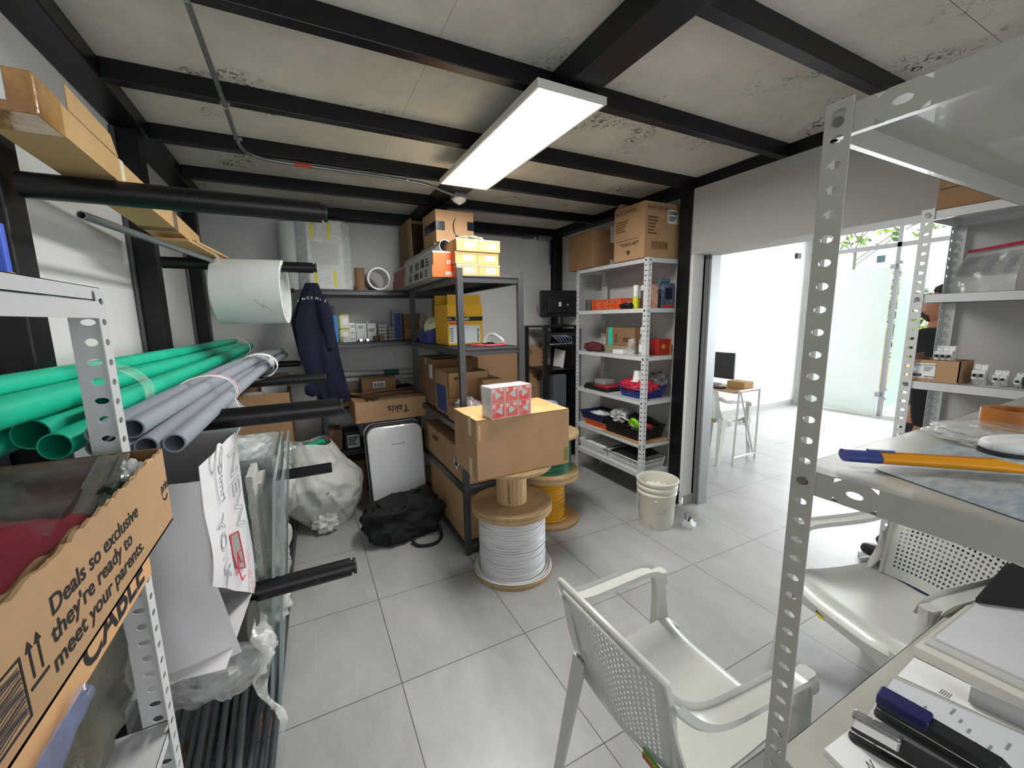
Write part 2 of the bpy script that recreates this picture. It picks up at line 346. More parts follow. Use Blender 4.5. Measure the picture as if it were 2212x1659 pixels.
# glass front of the next room: frame, transom, panes
mb = MB()
for y in (-4.0, -2.6, -1.2, .05, 1.27, 2.33): mb.box(7.37, 7.43, y-.025, y+.025, 0 if y != .05 else 2.46, 2.8)
mb.box(7.37, 7.43, -4, 2.4, 2.46, 2.52).box(7.37, 7.43, -4, 2.4, 2.75, 2.8)
struct('window_1', mb, W['alu'])
mb = MB()
for y0, y1 in ((-3.97, -2.63), (-2.57, -1.23)): mb.box(7.395, 7.405, y0, y1, .03, 2.45)
for y0, y1 in ((-3.97, -2.63), (-2.57, -1.23), (-1.17, 1.24), (1.3, 2.3)): mb.box(7.395, 7.405, y0, y1, 2.53, 2.74)
struct('window_2', mb, W['glass'])
mb = MB().box(7.395, 7.405, 1.3, 2.3, .03, 2.45); struct('window_3', mb, W['glass'])

# ---- black steel frame of the building: every member its own object
bm_ = W['beam']
def beam(lbl, *b, name='steel_beam', cat='beam', grp=None):
    return solo(name, MB().box(*b), bm_, lbl, cat, grp, bev=.004)
JY = [(-1.77, 'black ceiling joist behind the photographer'), (-1.16, 'black ceiling joist above the top of the photo'), (-.58, 'black ceiling joist nearest the camera, its underside lit at upper right'), (.02, 'black ceiling joist crossing over the head of the lit panel lamp'), (.66, 'black ceiling joist over the middle of the lit panel lamp'),
      (1.23, 'black ceiling joist the conduit bends along'), (1.84, 'black ceiling joist next behind the smoke detector')]
for y, l in JY:
    if y < -1: continue
    t = thing('ceiling_joist', l, 'joist', (0.77, y-.025, 2.45), group='black joists across the ceiling')
    part(t, 'left_span', MB().box(-.845, .745, y-.05, y, 2.45, 2.525), bm_, bev=.003, world=True)
    part(t, 'right_span', MB().box(.892, 2.387, y-.05, y, 2.45, 2.525), bm_, bev=.003, world=True)
beam('wide black main beam running away from the camera above the lit panel lamp', .745, .892, -3.29, 2.478, 2.43, 2.524)
beam('black edge beam along the top of the left white wall', -.964, -.845, -3.29, 2.478, 2.45, 2.524)
beam('black edge beam above the white panel over the doorway', 2.387, 2.499, -3.29, 2.478, 2.451, 2.524)
beam('black edge beam along the top of the back wall', -.964, 2.499, 2.48, 2.599, 2.45, 2.524)
for y1, l in ((-.0, 'black steel column at the left edge behind the green pipes'), (1.17, 'black steel column halfway along the left wall holding the foam roll arm'), (2.3, 'black steel column in the far left corner')):
    t = thing('steel_column', l, 'column', (-.9, y1-.05, 0), group='black columns along the left wall')
    part(t, 'box_section', MB().box(-.964, -.868, y1-.1, y1, 0, 2.449), bm_, bev=.004, world=True)
    part(t, 'edge_strip', MB().cyl((-.956, y1-.112, 0), (-.956, y1-.112, 2.44), .011, 8), mat('grey_strip', '46444a', .35), world=True, smooth=True)  # thin rounded strip, paler grey than the column
beam('black steel column between the shelving unit and the doorway', 2.384, 2.499, .626, .744, 0, 2.449, name='steel_column', cat='column')
beam('black steel column in the far right corner behind the computer', 2.40, 2.499, 2.5, 2.599, 0, 2.449, name='steel_column', cat='column')

# ---- cantilever arms on the left columns
def arm(y, z, lbl, x1=-.165, r=.032, holes=False):
    t = thing('rack_arm', lbl, 'rack arm', (-.85, y, z), group='black arms of the pipe rack')
    m = MB().cyl((-.85, y, z), (x1, y, z), r, 20); part(t, 'tube', m, bm_, smooth=True, world=True)
    m = MB().cyl((x1+.001, y, z), (x1+.008, y, z), r*.72, 20).cyl((x1+.008, y, z), (x1+.018, y, z), r*.9, 20); part(t, 'end_cap', m, W['bplast'], smooth=True, world=True)
    if holes:
        for xx in (-.34, -.28): part(t, 'bolt_hole', MB().cyl((xx, y-r*.98, z-.002), (xx, y-r*1.03, z-.002), .007, 12), W['ink'], world=True)
    return t
arm(-.06, 1.885, 'black tube arm highest on the left, the long cardboard box lies over it')
arm(-.06, 1.238, 'black tube arm under the near ends of the green and grey pipes')
arm(-.06, .63, 'black tube arm lowest at left, ending over the open floor', holes=True)
arm(1.1, 1.843, 'black tube arm carrying the white foam roll', r=.029)
arm(1.1, 1.205, 'black tube arm under the middle of the pipes in front of the hanging overall', holes=True, r=.029)
t = thing('rack_arm', 'flat black bar arm in front of the white sack of scrap', 'rack arm', (-.85, 1.1, .64), group='black arms of the pipe rack')
part(t, 'bar', MB().box(-.85, -.16, 1.085, 1.125, .61, .665), bm_, bev=.004, world=True)
arm(2.23, 1.2, 'black tube arm under the far tips of the pipes', x1=-.3, r=.025)
arm(2.23, 1.79, 'black tube arm behind the foam roll against the back wall', x1=-.3, r=.022)

# ---- lit panel lamp
t = thing('panel_lamp', 'long lit white panel lamp hung under the black main beam', 'ceiling lamp', (.762, .45, 2.385))
part(t, 'frame', MB().box(.600, .612, -.155, 1.06, 2.383, 2.412).box(.913, .925, -.155, 1.06, 2.383, 2.412).box(.612, .913, -.155, -.143, 2.383, 2.412).box(.612, .913, 1.048, 1.06, 2.383, 2.412).box(.61, .915, -.15, 1.05, 2.4, 2.412), mat('lamp_frame', 'd8d6cc', .4), bev=.001, world=True)
part(t, 'diffuser', MB().box(.612, .913, -.143, 1.048, 2.386, 2.392), mat('lit_diffuser', 'fffdf8', .5, emis=27), world=True)
for yy in (.0, .9): part(t, 'hanger', MB().box(.66, .87, yy-.01, yy+.01, 2.412, 2.43), W['alu'], world=True)

# ---- conduits
def smooth_path(P, k=4):
    P = [Vector(p) for p in P]; out = []
    for i in range(len(P)-1):
        a = P[max(i-1, 0)]; b = P[i]; c = P[i+1]; d = P[min(i+2, len(P)-1)]
        for j in range(k):
            t = j/k; out.append(.5*((2*b)+(c-a)*t+(2*a-5*b+4*c-d)*t*t+(3*b-a-3*c+d)*t**3))
    out.append(P[-1]); return out
t = thing('electrical_conduit', 'thin galvanised conduit with a red band bending under the joists at left', 'conduit', (-.46, .6, 2.43))
part(t, 'tube', MB().tube(smooth_path([(-.463, -.8, 2.437), (-.463, 0, 2.437), (-.46, .65, 2.437), (-.46, .95, 2.437), (-.45, 1.1, 2.437), (-.40, 1.19, 2.437), (-.3, 1.222, 2.436), (-.1, 1.228, 2.436), (.2, 1.232, 2.436), (.47, 1.246, 2.436), (.6, 1.265, 2.43), (.7, 1.305, 2.42), (.80, 1.34, 2.41)]), .0095, 10), W['emt'], smooth=True, world=True)
part(t, 'red_band', MB().cyl((-.21, 1.2245, 2.436), (-.12, 1.2275, 2.436), .0108, 12), mat('red_tape', 'c8402e', .5), smooth=True, world=True)
for p, d in (((-.46, .63, 2.437), 0), ((-.457, 1.0, 2.437), 0), ((.44, 1.244, 2.436), 1), ((-.463, -.02, 2.437), 0)):
    m = MB(); m.box(p[0]-(.018 if not d else .006), p[0]+(.018 if not d else .006), p[1]-(.006 if not d else .018), p[1]+(.006 if not d else .018), 2.44, 2.452).cyl((p[0]-.007*(1-d), p[1]-.007*d, 2.437), (p[0]+.007*(1-d), p[1]+.007*d, 2.437), .012, 12)
    if d: m.cyl((p[0]-.006, p[1], 2.437), (p[0]+.006, p[1], 2.437), .012, 12)
    part(t, 'clip', m, W['alu'], world=True)
t = thing('smoke_detector', 'round white smoke detector at the end of the lit panel lamp', 'smoke detector', (.845, 1.377, 2.38))
part(t, 'junction_box', MB().box(-.05, .05, -.05, .05, .02, .05), W['alu'], bev=.003)
part(t, 'body', MB().lathe([(0, -.018), (.012, -.017), (.016, -.01), (.03, -.006), (.046, .004), (.05, .014), (.05, .022), (0, .022)], 28), W['wplast'], smooth=True)
m = solo('electrical_conduit', MB().tube(smooth_path([(.82, 1.43, 2.41), (.81, 1.7, 2.42), (.8, 2.1, 2.42), (.78, 2.35, 2.42), (.68, 2.45, 2.42), (.5, 2.46, 2.42), (.0, 2.46, 2.42), (-.5, 2.46, 2.42)]), .0095, 10), W['bplast'], 'dark conduit running from the smoke detector to the back wall beam', 'conduit', smooth=True)
solo('electrical_conduit', MB().tube([(.9, 2.555, 2.43), (2.12, 2.555, 2.43)], .011, 10).box(2.03, 2.14, 2.53, 2.6, 2.415, 2.448), W['emt'], 'short conduit along the top of the back wall right of the stacked boxes', 'conduit', smooth=True)
solo('electrical_conduit', MB().tube([(-.84, 2.585, 2.4), (-.1, 2.585, 2.42), (.6, 2.585, 2.43)], .01, 8), W['wplast'], 'pale conduit along the top of the back wall at left', 'conduit', smooth=True)
solo('junction_box', MB().box(2.2, 2.36, 2.5, 2.6, 2.41, 2.45), W['alu'], 'grey junction box under the beam in the far right corner', 'junction box', bev=.006)
t = thing('wall_cable', 'blue and white cable run down the back wall beside the black corner column', 'cable', (2.36, 2.58, 1.75))
part(t, 'white_sleeve', MB().cyl((2.375, 2.575, 1.75), (2.375, 2.575, 2.15), .008, 8), W['wplast'], world=True)
part(t, 'blue_sleeve', MB().cyl((2.375, 2.575, 2.15), (2.375, 2.575, 2.42), .008, 8), W['blue'], world=True)
solo('electrical_outlet', MB().rbox(2.29, 2.39, 2.585, 2.6, 1.62, 1.74, .008, axis='y'), W['wplast'], 'white outlet box on the back wall left of the dark computer', 'outlet', bev=.002)
t = thing('fallen_conduit', 'thin grey steel tube lying at a slant under the long cardboard box', 'conduit', (-.7, .2, 1.8))
part(t, 'tube', MB().pipe((-.72, -.14, 1.807), (-.63, 1.03, 1.852), .011, .008, 16), W['emt'], smooth=True, world=True)

# ---- charcoal boltless racks
def charcoal_rack(lbl, x0, x1, y0, y1, levels, H, grp):
    t = thing('storage_rack', lbl, 'rack', ((x0+x1)/2, (y0+y1)/2, 0), group=grp)
    for px in (x0, x1-.04):
        for py in (y0, y1-.04):
            m = MB().box(px, px+.038, py, py+.036, 0, H)
            part(t, 'post', m, W['grey'], bev=.002, world=True)
    for z in levels:
        m = MB()
        for yy in (y0+.004, y1-.034): m.box(x0+.04, x1-.04, yy, yy+.03, z-.014, z-.004).box(x0+.04, x1-.04, yy+(.006 if yy < (y0+y1)/2 else .0), yy+.026, z-.046, z-.014)
        for xx in (x0+.004, x1-.034): m.box(xx, xx+.03, y0+.04, y1-.04, z-.046, z-.004)
        b = part(t, 'shelf_frame', m, W['grey'], bev=.003, world=True)
        part(b, 'board', MB().box(x0+.035, x1-.035, y0+.035, y1-.035, z-.012, z), W['greyd'], world=True)
    return t
RB = charcoal_rack('charcoal metal rack along the back wall behind the hanging overall', -.16, 1.06, 2.13, 2.575, (.42, .80, 1.36, 1.80), 1.84, 'charcoal racks')
RA = charcoal_rack('charcoal metal rack standing end-on in the room, stacked cartons on top', .585, 1.035, .76, 1.98, (.06, .47, .86, 1.36, 1.80), 1.84, 'charcoal racks')

# ---- slotted angle shelving
def angle_post(t, vx, vy, sx, sy, H, fx, fy, m, pitch=.038, n=8, z0=0., lab=None):
    """vertex (vx,vy); flange fx wide along sx*X, flange fy wide along sy*Y"""
    N = int(round((H-z0)/pitch)); mb = MB()
    def hx(i, j): return (.24, .13, .5, .5, False) if j % 2 else (.17, .17, .5, .5, False)
    mb.perf(lambda u, v: (vx+sx*fx*u, vy, z0+v*pitch), 1, N, lambda i, j: (.17 if j % 2 else .2, .16*.04/.038 if j % 2 == 0 else .2, .5, .5, False), .0018*(1 if sx < 0 else -1)*(-1 if sy < 0 else 1), n)
    mb.perf(lambda u, v: (vx, vy+sy*fy*u, z0+v*pitch), 1, N, lambda i, j: (.26, .16, .5, .5, False), .0018*(1 if sy > 0 else -1)*(-1 if sx < 0 else 1), n)
    return part(t, 'post', mb, m, world=True, label=lab)
def tray(t, x0, x1, y0, y1, z, lip, m, sub=True, slots=False, ret=.012):
    mb = MB().box(x0, x1, y0, y1, z-.0012, z)
    if slots:
        for (a, b, s) in ((x0, (x0, y0, y1), 0), (x1, (x1, y0, y1), 0)):
            L = y1-y0; k = max(4, int(L/.06)); mb.perf(lambda u, v, a=a: (a, y0+L*u/k, z-lip+lip*v), k, 1, lambda i, j: (.2, .14, .5, .5, False) if i in (1, k-2) else None, .0015, 12)
    else: mb.box(x0, x0+.0012, y0, y1, z-lip, z).box(x1-.0012, x1, y0, y1, z-lip, z)
    mb.box(x0, x1, y0, y0+.0012, z-lip, z).box(x0, x1, y1-.0012, y1, z-lip, z)
    mb.box(x0, x0+ret, y0, y1, z-lip, z-lip+.0012).box(x1-ret, x1, y0, y1, z-lip, z-lip+.0012).box(x0, x1, y0, y0+ret, z-lip, z-lip+.0012).box(x0, x1, y1-ret, y1, z-lip, z-lip+.0012)
    # stiffening fold under the sheet
    mb.prism([(x0+.05, y0+.01, z-.0012), ((x0+x1)/2, y0+.01, z-.009), (x1-.05, y0+.01, z-.0012)], (0, y1-y0-.02, 0)) if False else None
    return part(t, 'shelf', mb, m, world=True)
def bolts(t, pts, ax, r=.0075):
    for p in pts:
        p = Vector(p); a = Vector(ax); part(t, 'bolt', MB().cyl(p, p+a*.005, r, 12), W['bolt'], smooth=True, world=True)
def slotted_rack(name, lbl, x0, x1, y0, y1, levels, H, m, lip=.035, f=(.038, .038), n=8, slots=False, grp=None, pitch=.038):
    t = thing(name, lbl, 'shelving', ((x0+x1)/2, (y0+y1)/2, 0), group=grp)
    for vx, sx in ((x0, 1), (x1, -1)):
        for vy, sy in ((y0, 1), (y1, -1)):
            angle_post(t, vx, vy, sx, sy, H, f[0], f[1], m, pitch, n)
    g = .003
    for z in levels:
        tray(t, x0+g, x1-g, y0+g, y1-g, z, lip, m, slots=slots)
    for vx, s in ((x0, -1),):
        bolts(t, [(vx+s*.0005, yy, z-lip*.5) for z in levels for yy in (y0+.02, y1-.02)], (s, 0, 0))
    bolts(t, [(xx, y0-.0005, z-lip*.5) for z in levels for xx in (x0+.02, x1-.02)], (0, -1, 0))
    return t
RC = slotted_rack('slotted_shelving', 'white slotted-angle shelving unit with two big cartons on top beside the doorway', 2.10, 2.44, .765, 1.665, (1.975, 1.60, 1.225, .87, .515, .265), 1.99, W['zinc'], grp='white slotted shelving')
RD = slotted_rack('slotted_shelving', 'white slotted-angle shelving unit at the right edge holding circuit breakers', 2.02, 2.36, -1.70, -.795, (1.93, 1.605, 1.25, .915, .56, .31), 1.945, W['zinc'], grp='white slotted shelving', n=8)
# near right unit: only its far left part is in view
RE = slotted_rack('slotted_shelving', 'cream slotted-angle shelving unit close to the camera at right', .53, 1.985, -1.62, -1.18, (1.852, 1.258, .62), 1.852, W['creamst'], lip=.044, grp='white slotted shelving', n=16, slots=True)
RF = slotted_rack('slotted_shelving', 'white slotted-angle shelving unit close to the camera at left', -1.04+.09, -.585, -1.44, -.525, (1.603, .655), 1.585, W['zinc'], lip=.024, f=(.055, .037), grp='white slotted shelving', n=16)
for o in [c for c in bpy.data.objects if c.parent == RF and c.name.startswith('shelf')]: pass
m = MB().box(-.947, -.5835, -1.437, -.528, 1.544, 1.578); part(RF, 'side_rail', MB().box(-.5875, -.5835, -1.40, -.562, 1.546, 1.5765), W['zinc'], world=True)

# ============================================================ helpers for boxes
K = W
def carton(name, lbl, x0, x1, y0, y1, z0, z1, m='card', cat='box', grp=None, rz=0., tape=None, open_=None, label=None, bev=.003, flaps=()):
    cx, cy = (x0+x1)/2, (y0+y1)/2; a, b, h = (x1-x0)/2, (y1-y0)/2, z1-z0; mm = K[m] if isinstance(m, str) else m
    t = thing(name, lbl, cat, (cx, cy, z0), rz, grp)
    if open_:
        w_ = .004; mb = MB().box(-a, a, -b, b, 0, w_).box(-a, -a+w_, -b, b, w_, h).box(a-w_, a, -b, b, w_, h).box(-a, a, -b, -b+w_, w_, h).box(-a, a, b-w_, b, w_, h)
        part(t, 'body', mb, mm)
        for side, L, ang in open_:   # side, flap length, angle from vertical outwards
            s, c = math.sin(ang), math.cos(ang); mb = MB()
            if side in 'LR':
                q = -1 if side == 'L' else 1; mb.prism([(q*a, -b+.004, h), (q*(a+L*s), -b+.004, h+L*c), (q*(a+L*s)+.003, -b+.004, h+L*c+.002), (q*a+.003, -b+.004, h)], (0, 2*b-.008, 0))
            else:
                q = -1 if side == 'F' else 1; mb.prism([(-a+.004, q*b, h), (-a+.004, q*(b+L*s), h+L*c), (-a+.004, q*(b+L*s)+.003, h+L*c+.002), (-a+.004, q*b+.003, h)], (2*a-.008, 0, 0))
            part(t, 'flap', mb, mm)
    else:
        part(t, 'body', MB().box(-a, a, -b, b, 0, h), mm, bev=bev)
    if tape == 'x': part(t, 'tape', MB().box(-a-.0008, a+.0008, -.024, .024, h-.06, h+.0008), K['tape'])
    if tape == 'y': part(t, 'tape', MB().box(-.024, .024, -b-.0008, b+.0008, h-.06, h+.0008), K['tape'])
    if tape == 'bx': part(t, 'tape', MB().box(-a-.0008, a+.0008, -.024, .024, h-.05, h+.0008), K['btape'])
    if label:  # label on the front (-y) face: (u0,u1,v0,v1) fractions
        for (u0, u1, v0, v1, lm) in label:
            part(t, 'label', MB().box(-a+2*a*u0, -a+2*a*u1, -b-.0009, -b, h*v0, h*v1), K[lm] if isinstance(lm, str) else lm)
    return t
def bars(par, x0, x1, y, z0, z1, n, m, rows=False, name='printed_lines', seed=0):
    r = random.Random(seed); mb = MB()
    for k in range(n):
        if rows: z = z1-(z1-z0)*(k+.5)/n; h = (z1-z0)/n*.28; mb.box(x0, x0+(x1-x0)*(.55+.45*r.random()), y-.0006, y, z-h, z+h)
        else: x = x0+(x1-x0)*(k+.5)/n; h = (x1-x0)/n*(.15+.3*r.random()); mb.box(x-h, x+h, y-.0006, y, z0, z1)
    return part(par, name, mb, m)
def xbars(par, y0, y1, x, z0, z1, n, m, rows=False, name='printed_lines', seed=0, s=-1):
    r = random.Random(seed); mb = MB()
    for k in range(n):
        if rows: z = z1-(z1-z0)*(k+.5)/n; h = (z1-z0)/n*.28; mb.box(min(x, x+s*.0006), max(x, x+s*.0006), y1-(y1-y0)*(.55+.45*r.random()), y1, z-h, z+h)
        else: y = y0+(y1-y0)*(k+.5)/n; h = (y1-y0)/n*(.15+.3*r.random()); mb.box(min(x, x+s*.0006), max(x, x+s*.0006), y-h, y+h, z0, z1)
    return part(par, name, mb, m)

def crumple(mb, seed, a=.014):
    for i, v in enumerate(mb.v):
        k = abs(nz(v*1., 9, seed))+.5*abs(nz(v*1., 19, seed+3)); d = Vector((v.x, v.y, 0)); d = d.normalized() if d.length > 1e-6 else d
        mb.v[i] = v-d*a*k*2
    return mb
# ============================================================ spools
def disc(r, z0, z1, hole=.03, n=56):
    e = .003
    return [(hole, z0), (r-e, z0), (r, z0+e), (r, z1-e), (r-e, z1), (hole, z1), (hole, z0)]
def cable_reel(lbl, cx, cy, z, r, H, ft, wr, wmat, rb, rz=0., loose=None, grp='wooden cable reels'):
    t = thing('cable_reel', lbl, 'cable reel', (cx, cy, z), rz, grp)
    part(t, 'lower_flange', MB().lathe(disc(r, 0, ft), 64), K['wood'], smooth=True)
    part(t, 'upper_flange', MB().lathe(disc(r, H-ft, H), 64), K['wood'], smooth=True)
    n = 20; mb = MB(); st = []
    for k in range(n):
        a = 2*PI*k/n; da = PI/n*.94
        P = [(rb*math.cos(a+q), rb*math.sin(a+q), ft) for q in (-da, da)]+[((rb-.01)*math.cos(a+q), (rb-.01)*math.sin(a+q), ft) for q in (da, -da)]
        mb.prism(P, (0, 0, H-2*ft))
    part(t, 'barrel', mb, K['woodl'])
    mb = MB()
    for k in range(28):
        a = 2*PI*(k+.5)/28
        for rr in (r*.93, r*.60):
            if k % 2 and rr < r*.9: continue
            mb.cyl((rr*math.cos(a), rr*math.sin(a), H-.0006), (rr*math.cos(a), rr*math.sin(a), H+.0004), .003, 8)
    part(t, 'nail_heads', mb, K['ink'], kind='stuff')
    if wmat:
        R = random.Random(int(cx*1000)); d = .0068; nr = int((H-2*ft)/d)
        prof = []
        mb = MB()
        for k in range(nr):
            zz = ft+d*(k+.5); rr = wr+.0025*math.sin(k*1.9)+R.uniform(-.002, .002); amp = R.uniform(-.010, .010) if 3 < k < nr-4 else 0; ph = R.uniform(0, 6.28)
            amp2 = R.uniform(-.004, .004) if 3 < k < nr-4 else 0
            mb.tube([(rr*math.cos(q), rr*math.sin(q), min(max(zz+amp*math.sin(q+ph)+amp2*math.sin(3*q+ph), ft+d*.5), H-ft-d*.5)) for q in [2*PI*i/48 for i in range(48)]], d*.56, 6, closed=True)
        core = MB().lathe([(wr-.003, ft), (wr-.003, H-ft)], 48)
        mb.add(core.v, core.f)
        part(t, 'wound_cable', mb, wmat, smooth=True, kind='stuff')
        if loose:
            mb = MB()
            for q in range(loose): mb.tube([((wr+.012+.007*q+.003*math.sin(3*a+q))*math.cos(a), (wr+.012+.007*q+.003*math.sin(3*a+q))*math.sin(a), ft+.005+.004*(q % 2)+.003*math.sin(2*a)) for a in [2*PI*i/48 for i in range(48)]], .0036, 6, closed=True)
            part(t, 'loose_turns', mb, wmat, smooth=True, kind='stuff')
    return t
r1 = cable_reel('wooden reel full of white cable standing on the floor, the lowest of its stack', .80, .52, 0, .244, .42, .026, .198, K['wc'], .1, loose=5)
r2 = cable_reel('empty wooden reel with bare barrel stacked under the large plain carton', .80, .52, .4205, .243, .268, .022, 0, None, .092, rz=.4)
text(r2, 'Made in Mexico', (.80+.0935*math.cos(-2.25), .52+.0935*math.sin(-2.25), .46), (0, 0, 1), (-math.sin(-2.25), math.cos(-2.25), 0), .02, K['ink'])
r3 = cable_reel('wooden reel of yellow cable on the floor, under the green reel', 1.335, .97, 0, .24, .375, .026, .128, K['yc'], .08, loose=3)
r4 = cable_reel('wooden reel of dark green cable stacked on the yellow reel', 1.335, .97, .376, .238, .32, .026, .175, K['gc'], .09)
t = thing('cable_coil', 'coil of light blue cable lying on the top wooden reel behind the plain carton', 'cable coil', (1.335, .97, .697))
mb = MB()
for k in range(14): mb.tube([((.13+.006*(k % 4)+.006*math.sin(2*a+k))*math.cos(a), (.13+.006*(k % 4)+.006*math.sin(2*a+k))*math.sin(a), .008+.010*(k//2)+.004*math.sin(3*a+k)) for a in [2*PI*i/40 for i in range(40)]], .006, 6, closed=True)
part(t, 'turns', mb, K['bc'], smooth=True, kind='stuff')
t = thing('plastic_bag', 'silvery bag of striped cable heaped on the blue coil behind the plain carton', 'bag', (1.30, 1.0, .79))
part(t, 'bag', blob(MB(), (0, 0, 0), (.16, .13, .07), 4, .3, 3.2, fold=.05), film('bag_stripes', (.62, .62, .72), .7, 1., .25, 24), smooth=True)

# big plain carton on the reel, with the pack of lamp boxes on it
t = thing('cardboard_box', 'large plain cardboard carton balanced on the empty reel', 'box', (.795, .5, .69))
part(t, 'body', MB().box(-.29, .29, -.175, .175, 0, .325), K['card'], bev=.004)
mb = MB().box(-.29, .285, -.176, -.004, .3255, .329)
part(t, 'flap', mb, mat('carton_top', 'c79a66', .8, var=.1), bev=.001)
mb = MB().prism([(.0, -.0, .3255), (.29, .0, .3255), (.286, .174, .332), (.0, .174, .328)], (0, 0, .0035)); part(t, 'flap', mb, MATS['carton_top'])
part(t, 'flap', MB().box(-.29, -.02, .0, .175, .3255, .3285), MATS['carton_top'])
tp = mat('masking_tape', 'd6c39a', .6)
part(t, 'tape', MB().box(-.2915, -.290, -.10, -.06, .23, .335), tp); part(t, 'tape', MB().box(-.2915, -.290, -.10, -.06, -.0, .10), tp)
part(t, 'tape', MB().box(.2905, .2925, -.15, -.13, .04, .325), mat('white_edge_strip', 'e9dfcc', .6))
part(t, 'label', MB().box(.255, .283, -.1762, -.1752, .02, .10), mat('olive_print', '7f7547', .7))
part(t, 'crease', MB().box(-.276, -.27, -.1765, -.1755, .22, .30, Matrix.Rotation(.0, 4, 'Y')), mat('pale_crease', 'dcb98a', .8))
t = thing('lamp_pack', 'shrink-wrapped pack of orange and white lamp boxes on the large plain carton', 'pack', (.70, .36, 1.019), .10)
R = random.Random(3); kk = 0
for i in range(3):
    for j in range(2):
        u = -.124+.0827*i; b = part(t, 'lamp_box', MB().box(u+.001, u+.0817, -.052, .052, .001+.083*j, .083*(j+1)), K['wplast'], bev=.001)
        mb = MB().box(u+.003, u+.0797, -.0526, -.052, .003+.083*j, .083*(j+1)-.001); part(b, 'orange_face', mb, K['redc'])
        cx, cz, s = u+.044, .042+.083*j, 1 if (i+j) % 2 else -1
        pr = [(cx-.020*s, -.0532, cz-.018), (cx-.020*s, -.0532, cz+.018), (cx-.012*s, -.0532, cz+.020), (cx+.010*s, -.0532, cz+.006), (cx+.016*s, -.0532, cz+.004), (cx+.016*s, -.0532, cz-.004), (cx+.010*s, -.0532, cz-.006), (cx-.012*s, -.0532, cz-.020)]
        part(b, 'lamp_picture', MB().prism(pr, (0, .0006, 0)), mat('lamp_grey', 'b9b9bb', .4))
        bars(b, u+.006, u+.026, -.0526, .055+.083*j, .078+.083*j, 3, K['white'], rows=True, seed=kk)
        bars(b, u+.05, u+.078, -.0526, .062+.083*j, .078+.083*j, 3, K['white'], rows=True, seed=kk+9); kk += 1
part(t, 'shrink_wrap', MB().rbox(-.127, .127, -.0555, .0555, .0, .1695, .006, axis='y'), film('shrink', (.95, .95, .95), .03, .32, .08, 16, .8))

# ============================================================ black computer corner: server rack, monitor
t = thing('server_rack', 'tall black open server rack in the far right corner', 'server rack', (2.20, 2.28, 0))
for sx in (-1, 1):
    for sy in (-1, 1): part(t, 'post', MB().box(sx*.2-.02, sx*.2+.02, sy*.2-.02, sy*.2+.02, 0, 1.44), K['bplast'], bev=.002)
part(t, 'top_panel', MB().box(-.225, .225, -.23, .23, 1.44, 1.46), K['bplast'], bev=.003)
part(t, 'side_panel', MB().box(.205, .212, -.2, .2, .05, 1.42), K['bplast'])
for z in (.02, .55, .98): part(t, 'shelf', MB().box(-.19, .19, -.2, .2, z, z+.012), K['bplast'])
part(t, 'switch_unit', MB().box(-.18, .18, -.215, .1, 1.34, 1.385), mat('switch_grey', '2b2c31', .4), bev=.002)
u = part(t, 'patch_panel', MB().box(-.18, .18, -.216, -.05, 1.24, 1.285), K['bplast'], bev=.002)
mb = MB()
for k in range(4): mb.box(-.15+.075*k, -.085+.075*k, -.2175, -.216, 1.262, 1.268)
part(u, 'port_strip', mb, K['wplast'])
mb = MB()
for k in range(6): mb.tube(smooth_path([(-.12+.03*k, -.216, 1.36), (-.11+.04*k, -.26, 1.33), (-.05+.03*k, -.255, 1.29), (.0+.02*k, -.217, 1.265)]), .003, 6)
part(t, 'patch_cables', mb, mat('pale_blue_cable', '9fb0cc', .5), smooth=True)
mb = MB()
for k in range(30): mb.box(-.2205+.0, -.22, -.19, -.185, .06+.045*k, .075+.045*k).box(.19, .196, -.2215, -.22, .06+.045*k, .075+.045*k)
part(t, 'rail_slots', mb, MATS['lamp_grey'], kind='stuff')
t = thing('router', 'white upright router inside the black server rack', 'router', (2.27, 2.24, .993), .3)
part(t, 'body', MB().rbox(-.012, .012, -.07, .07, 0, .2, .004, M=Matrix.Rotation(.15, 4, 'X')), K['wplast'], bev=.002)
part(t, 'stand', MB().box(-.02, .02, -.05, .05, 0, .008), K['bplast'])
solo('computer_tower', MB().box(2.14, 2.30, 2.12, 2.44, .563, .93), mat('tower_dark_grey', '5a6066', .4), 'grey cabinet face standing inside the lower part of the server rack', 'computer', bev=.004)
t = thing('monitor', 'black computer monitor seen from behind on top of the server rack', 'monitor', (2.26, 2.2, 1.461), -.15)
part(t, 'stand', MB().lathe([(0, 0), (.1, 0), (.1, .008), (.03, .014), (.02, .09), (0, .09)], 28), K['bplast'], smooth=True)
part(t, 'neck', MB().box(-.03, .03, -.012, .012, .05, .16), K['bplast'], bev=.003)
b = part(t, 'housing', MB().rbox(-.23, .23, -.02, .012, .09, .37, .012, axis='y'), K['bplast'], bev=.004)
part(b, 'back_bulge', MB().rbox(-.15, .15, -.045, -.02, .13, .31, .02, axis='y'), K['bplast'], bev=.006)
part(b, 'sticker', MB().box(-.03, -.0, -.0462, -.045, .2, .245), K['white'])
part(b, 'sticker', MB().box(.07, .085, -.0462, -.045, .21, .225), K['white'])
part(t, 'cable', MB().tube(smooth_path([(-.1, -.03, .14), (-.2, -.06, .08), (-.25, -.03, .12), (-.22, .1, .2), (-.1, .3, .24)]), .004, 6), K['bplast'], smooth=True)
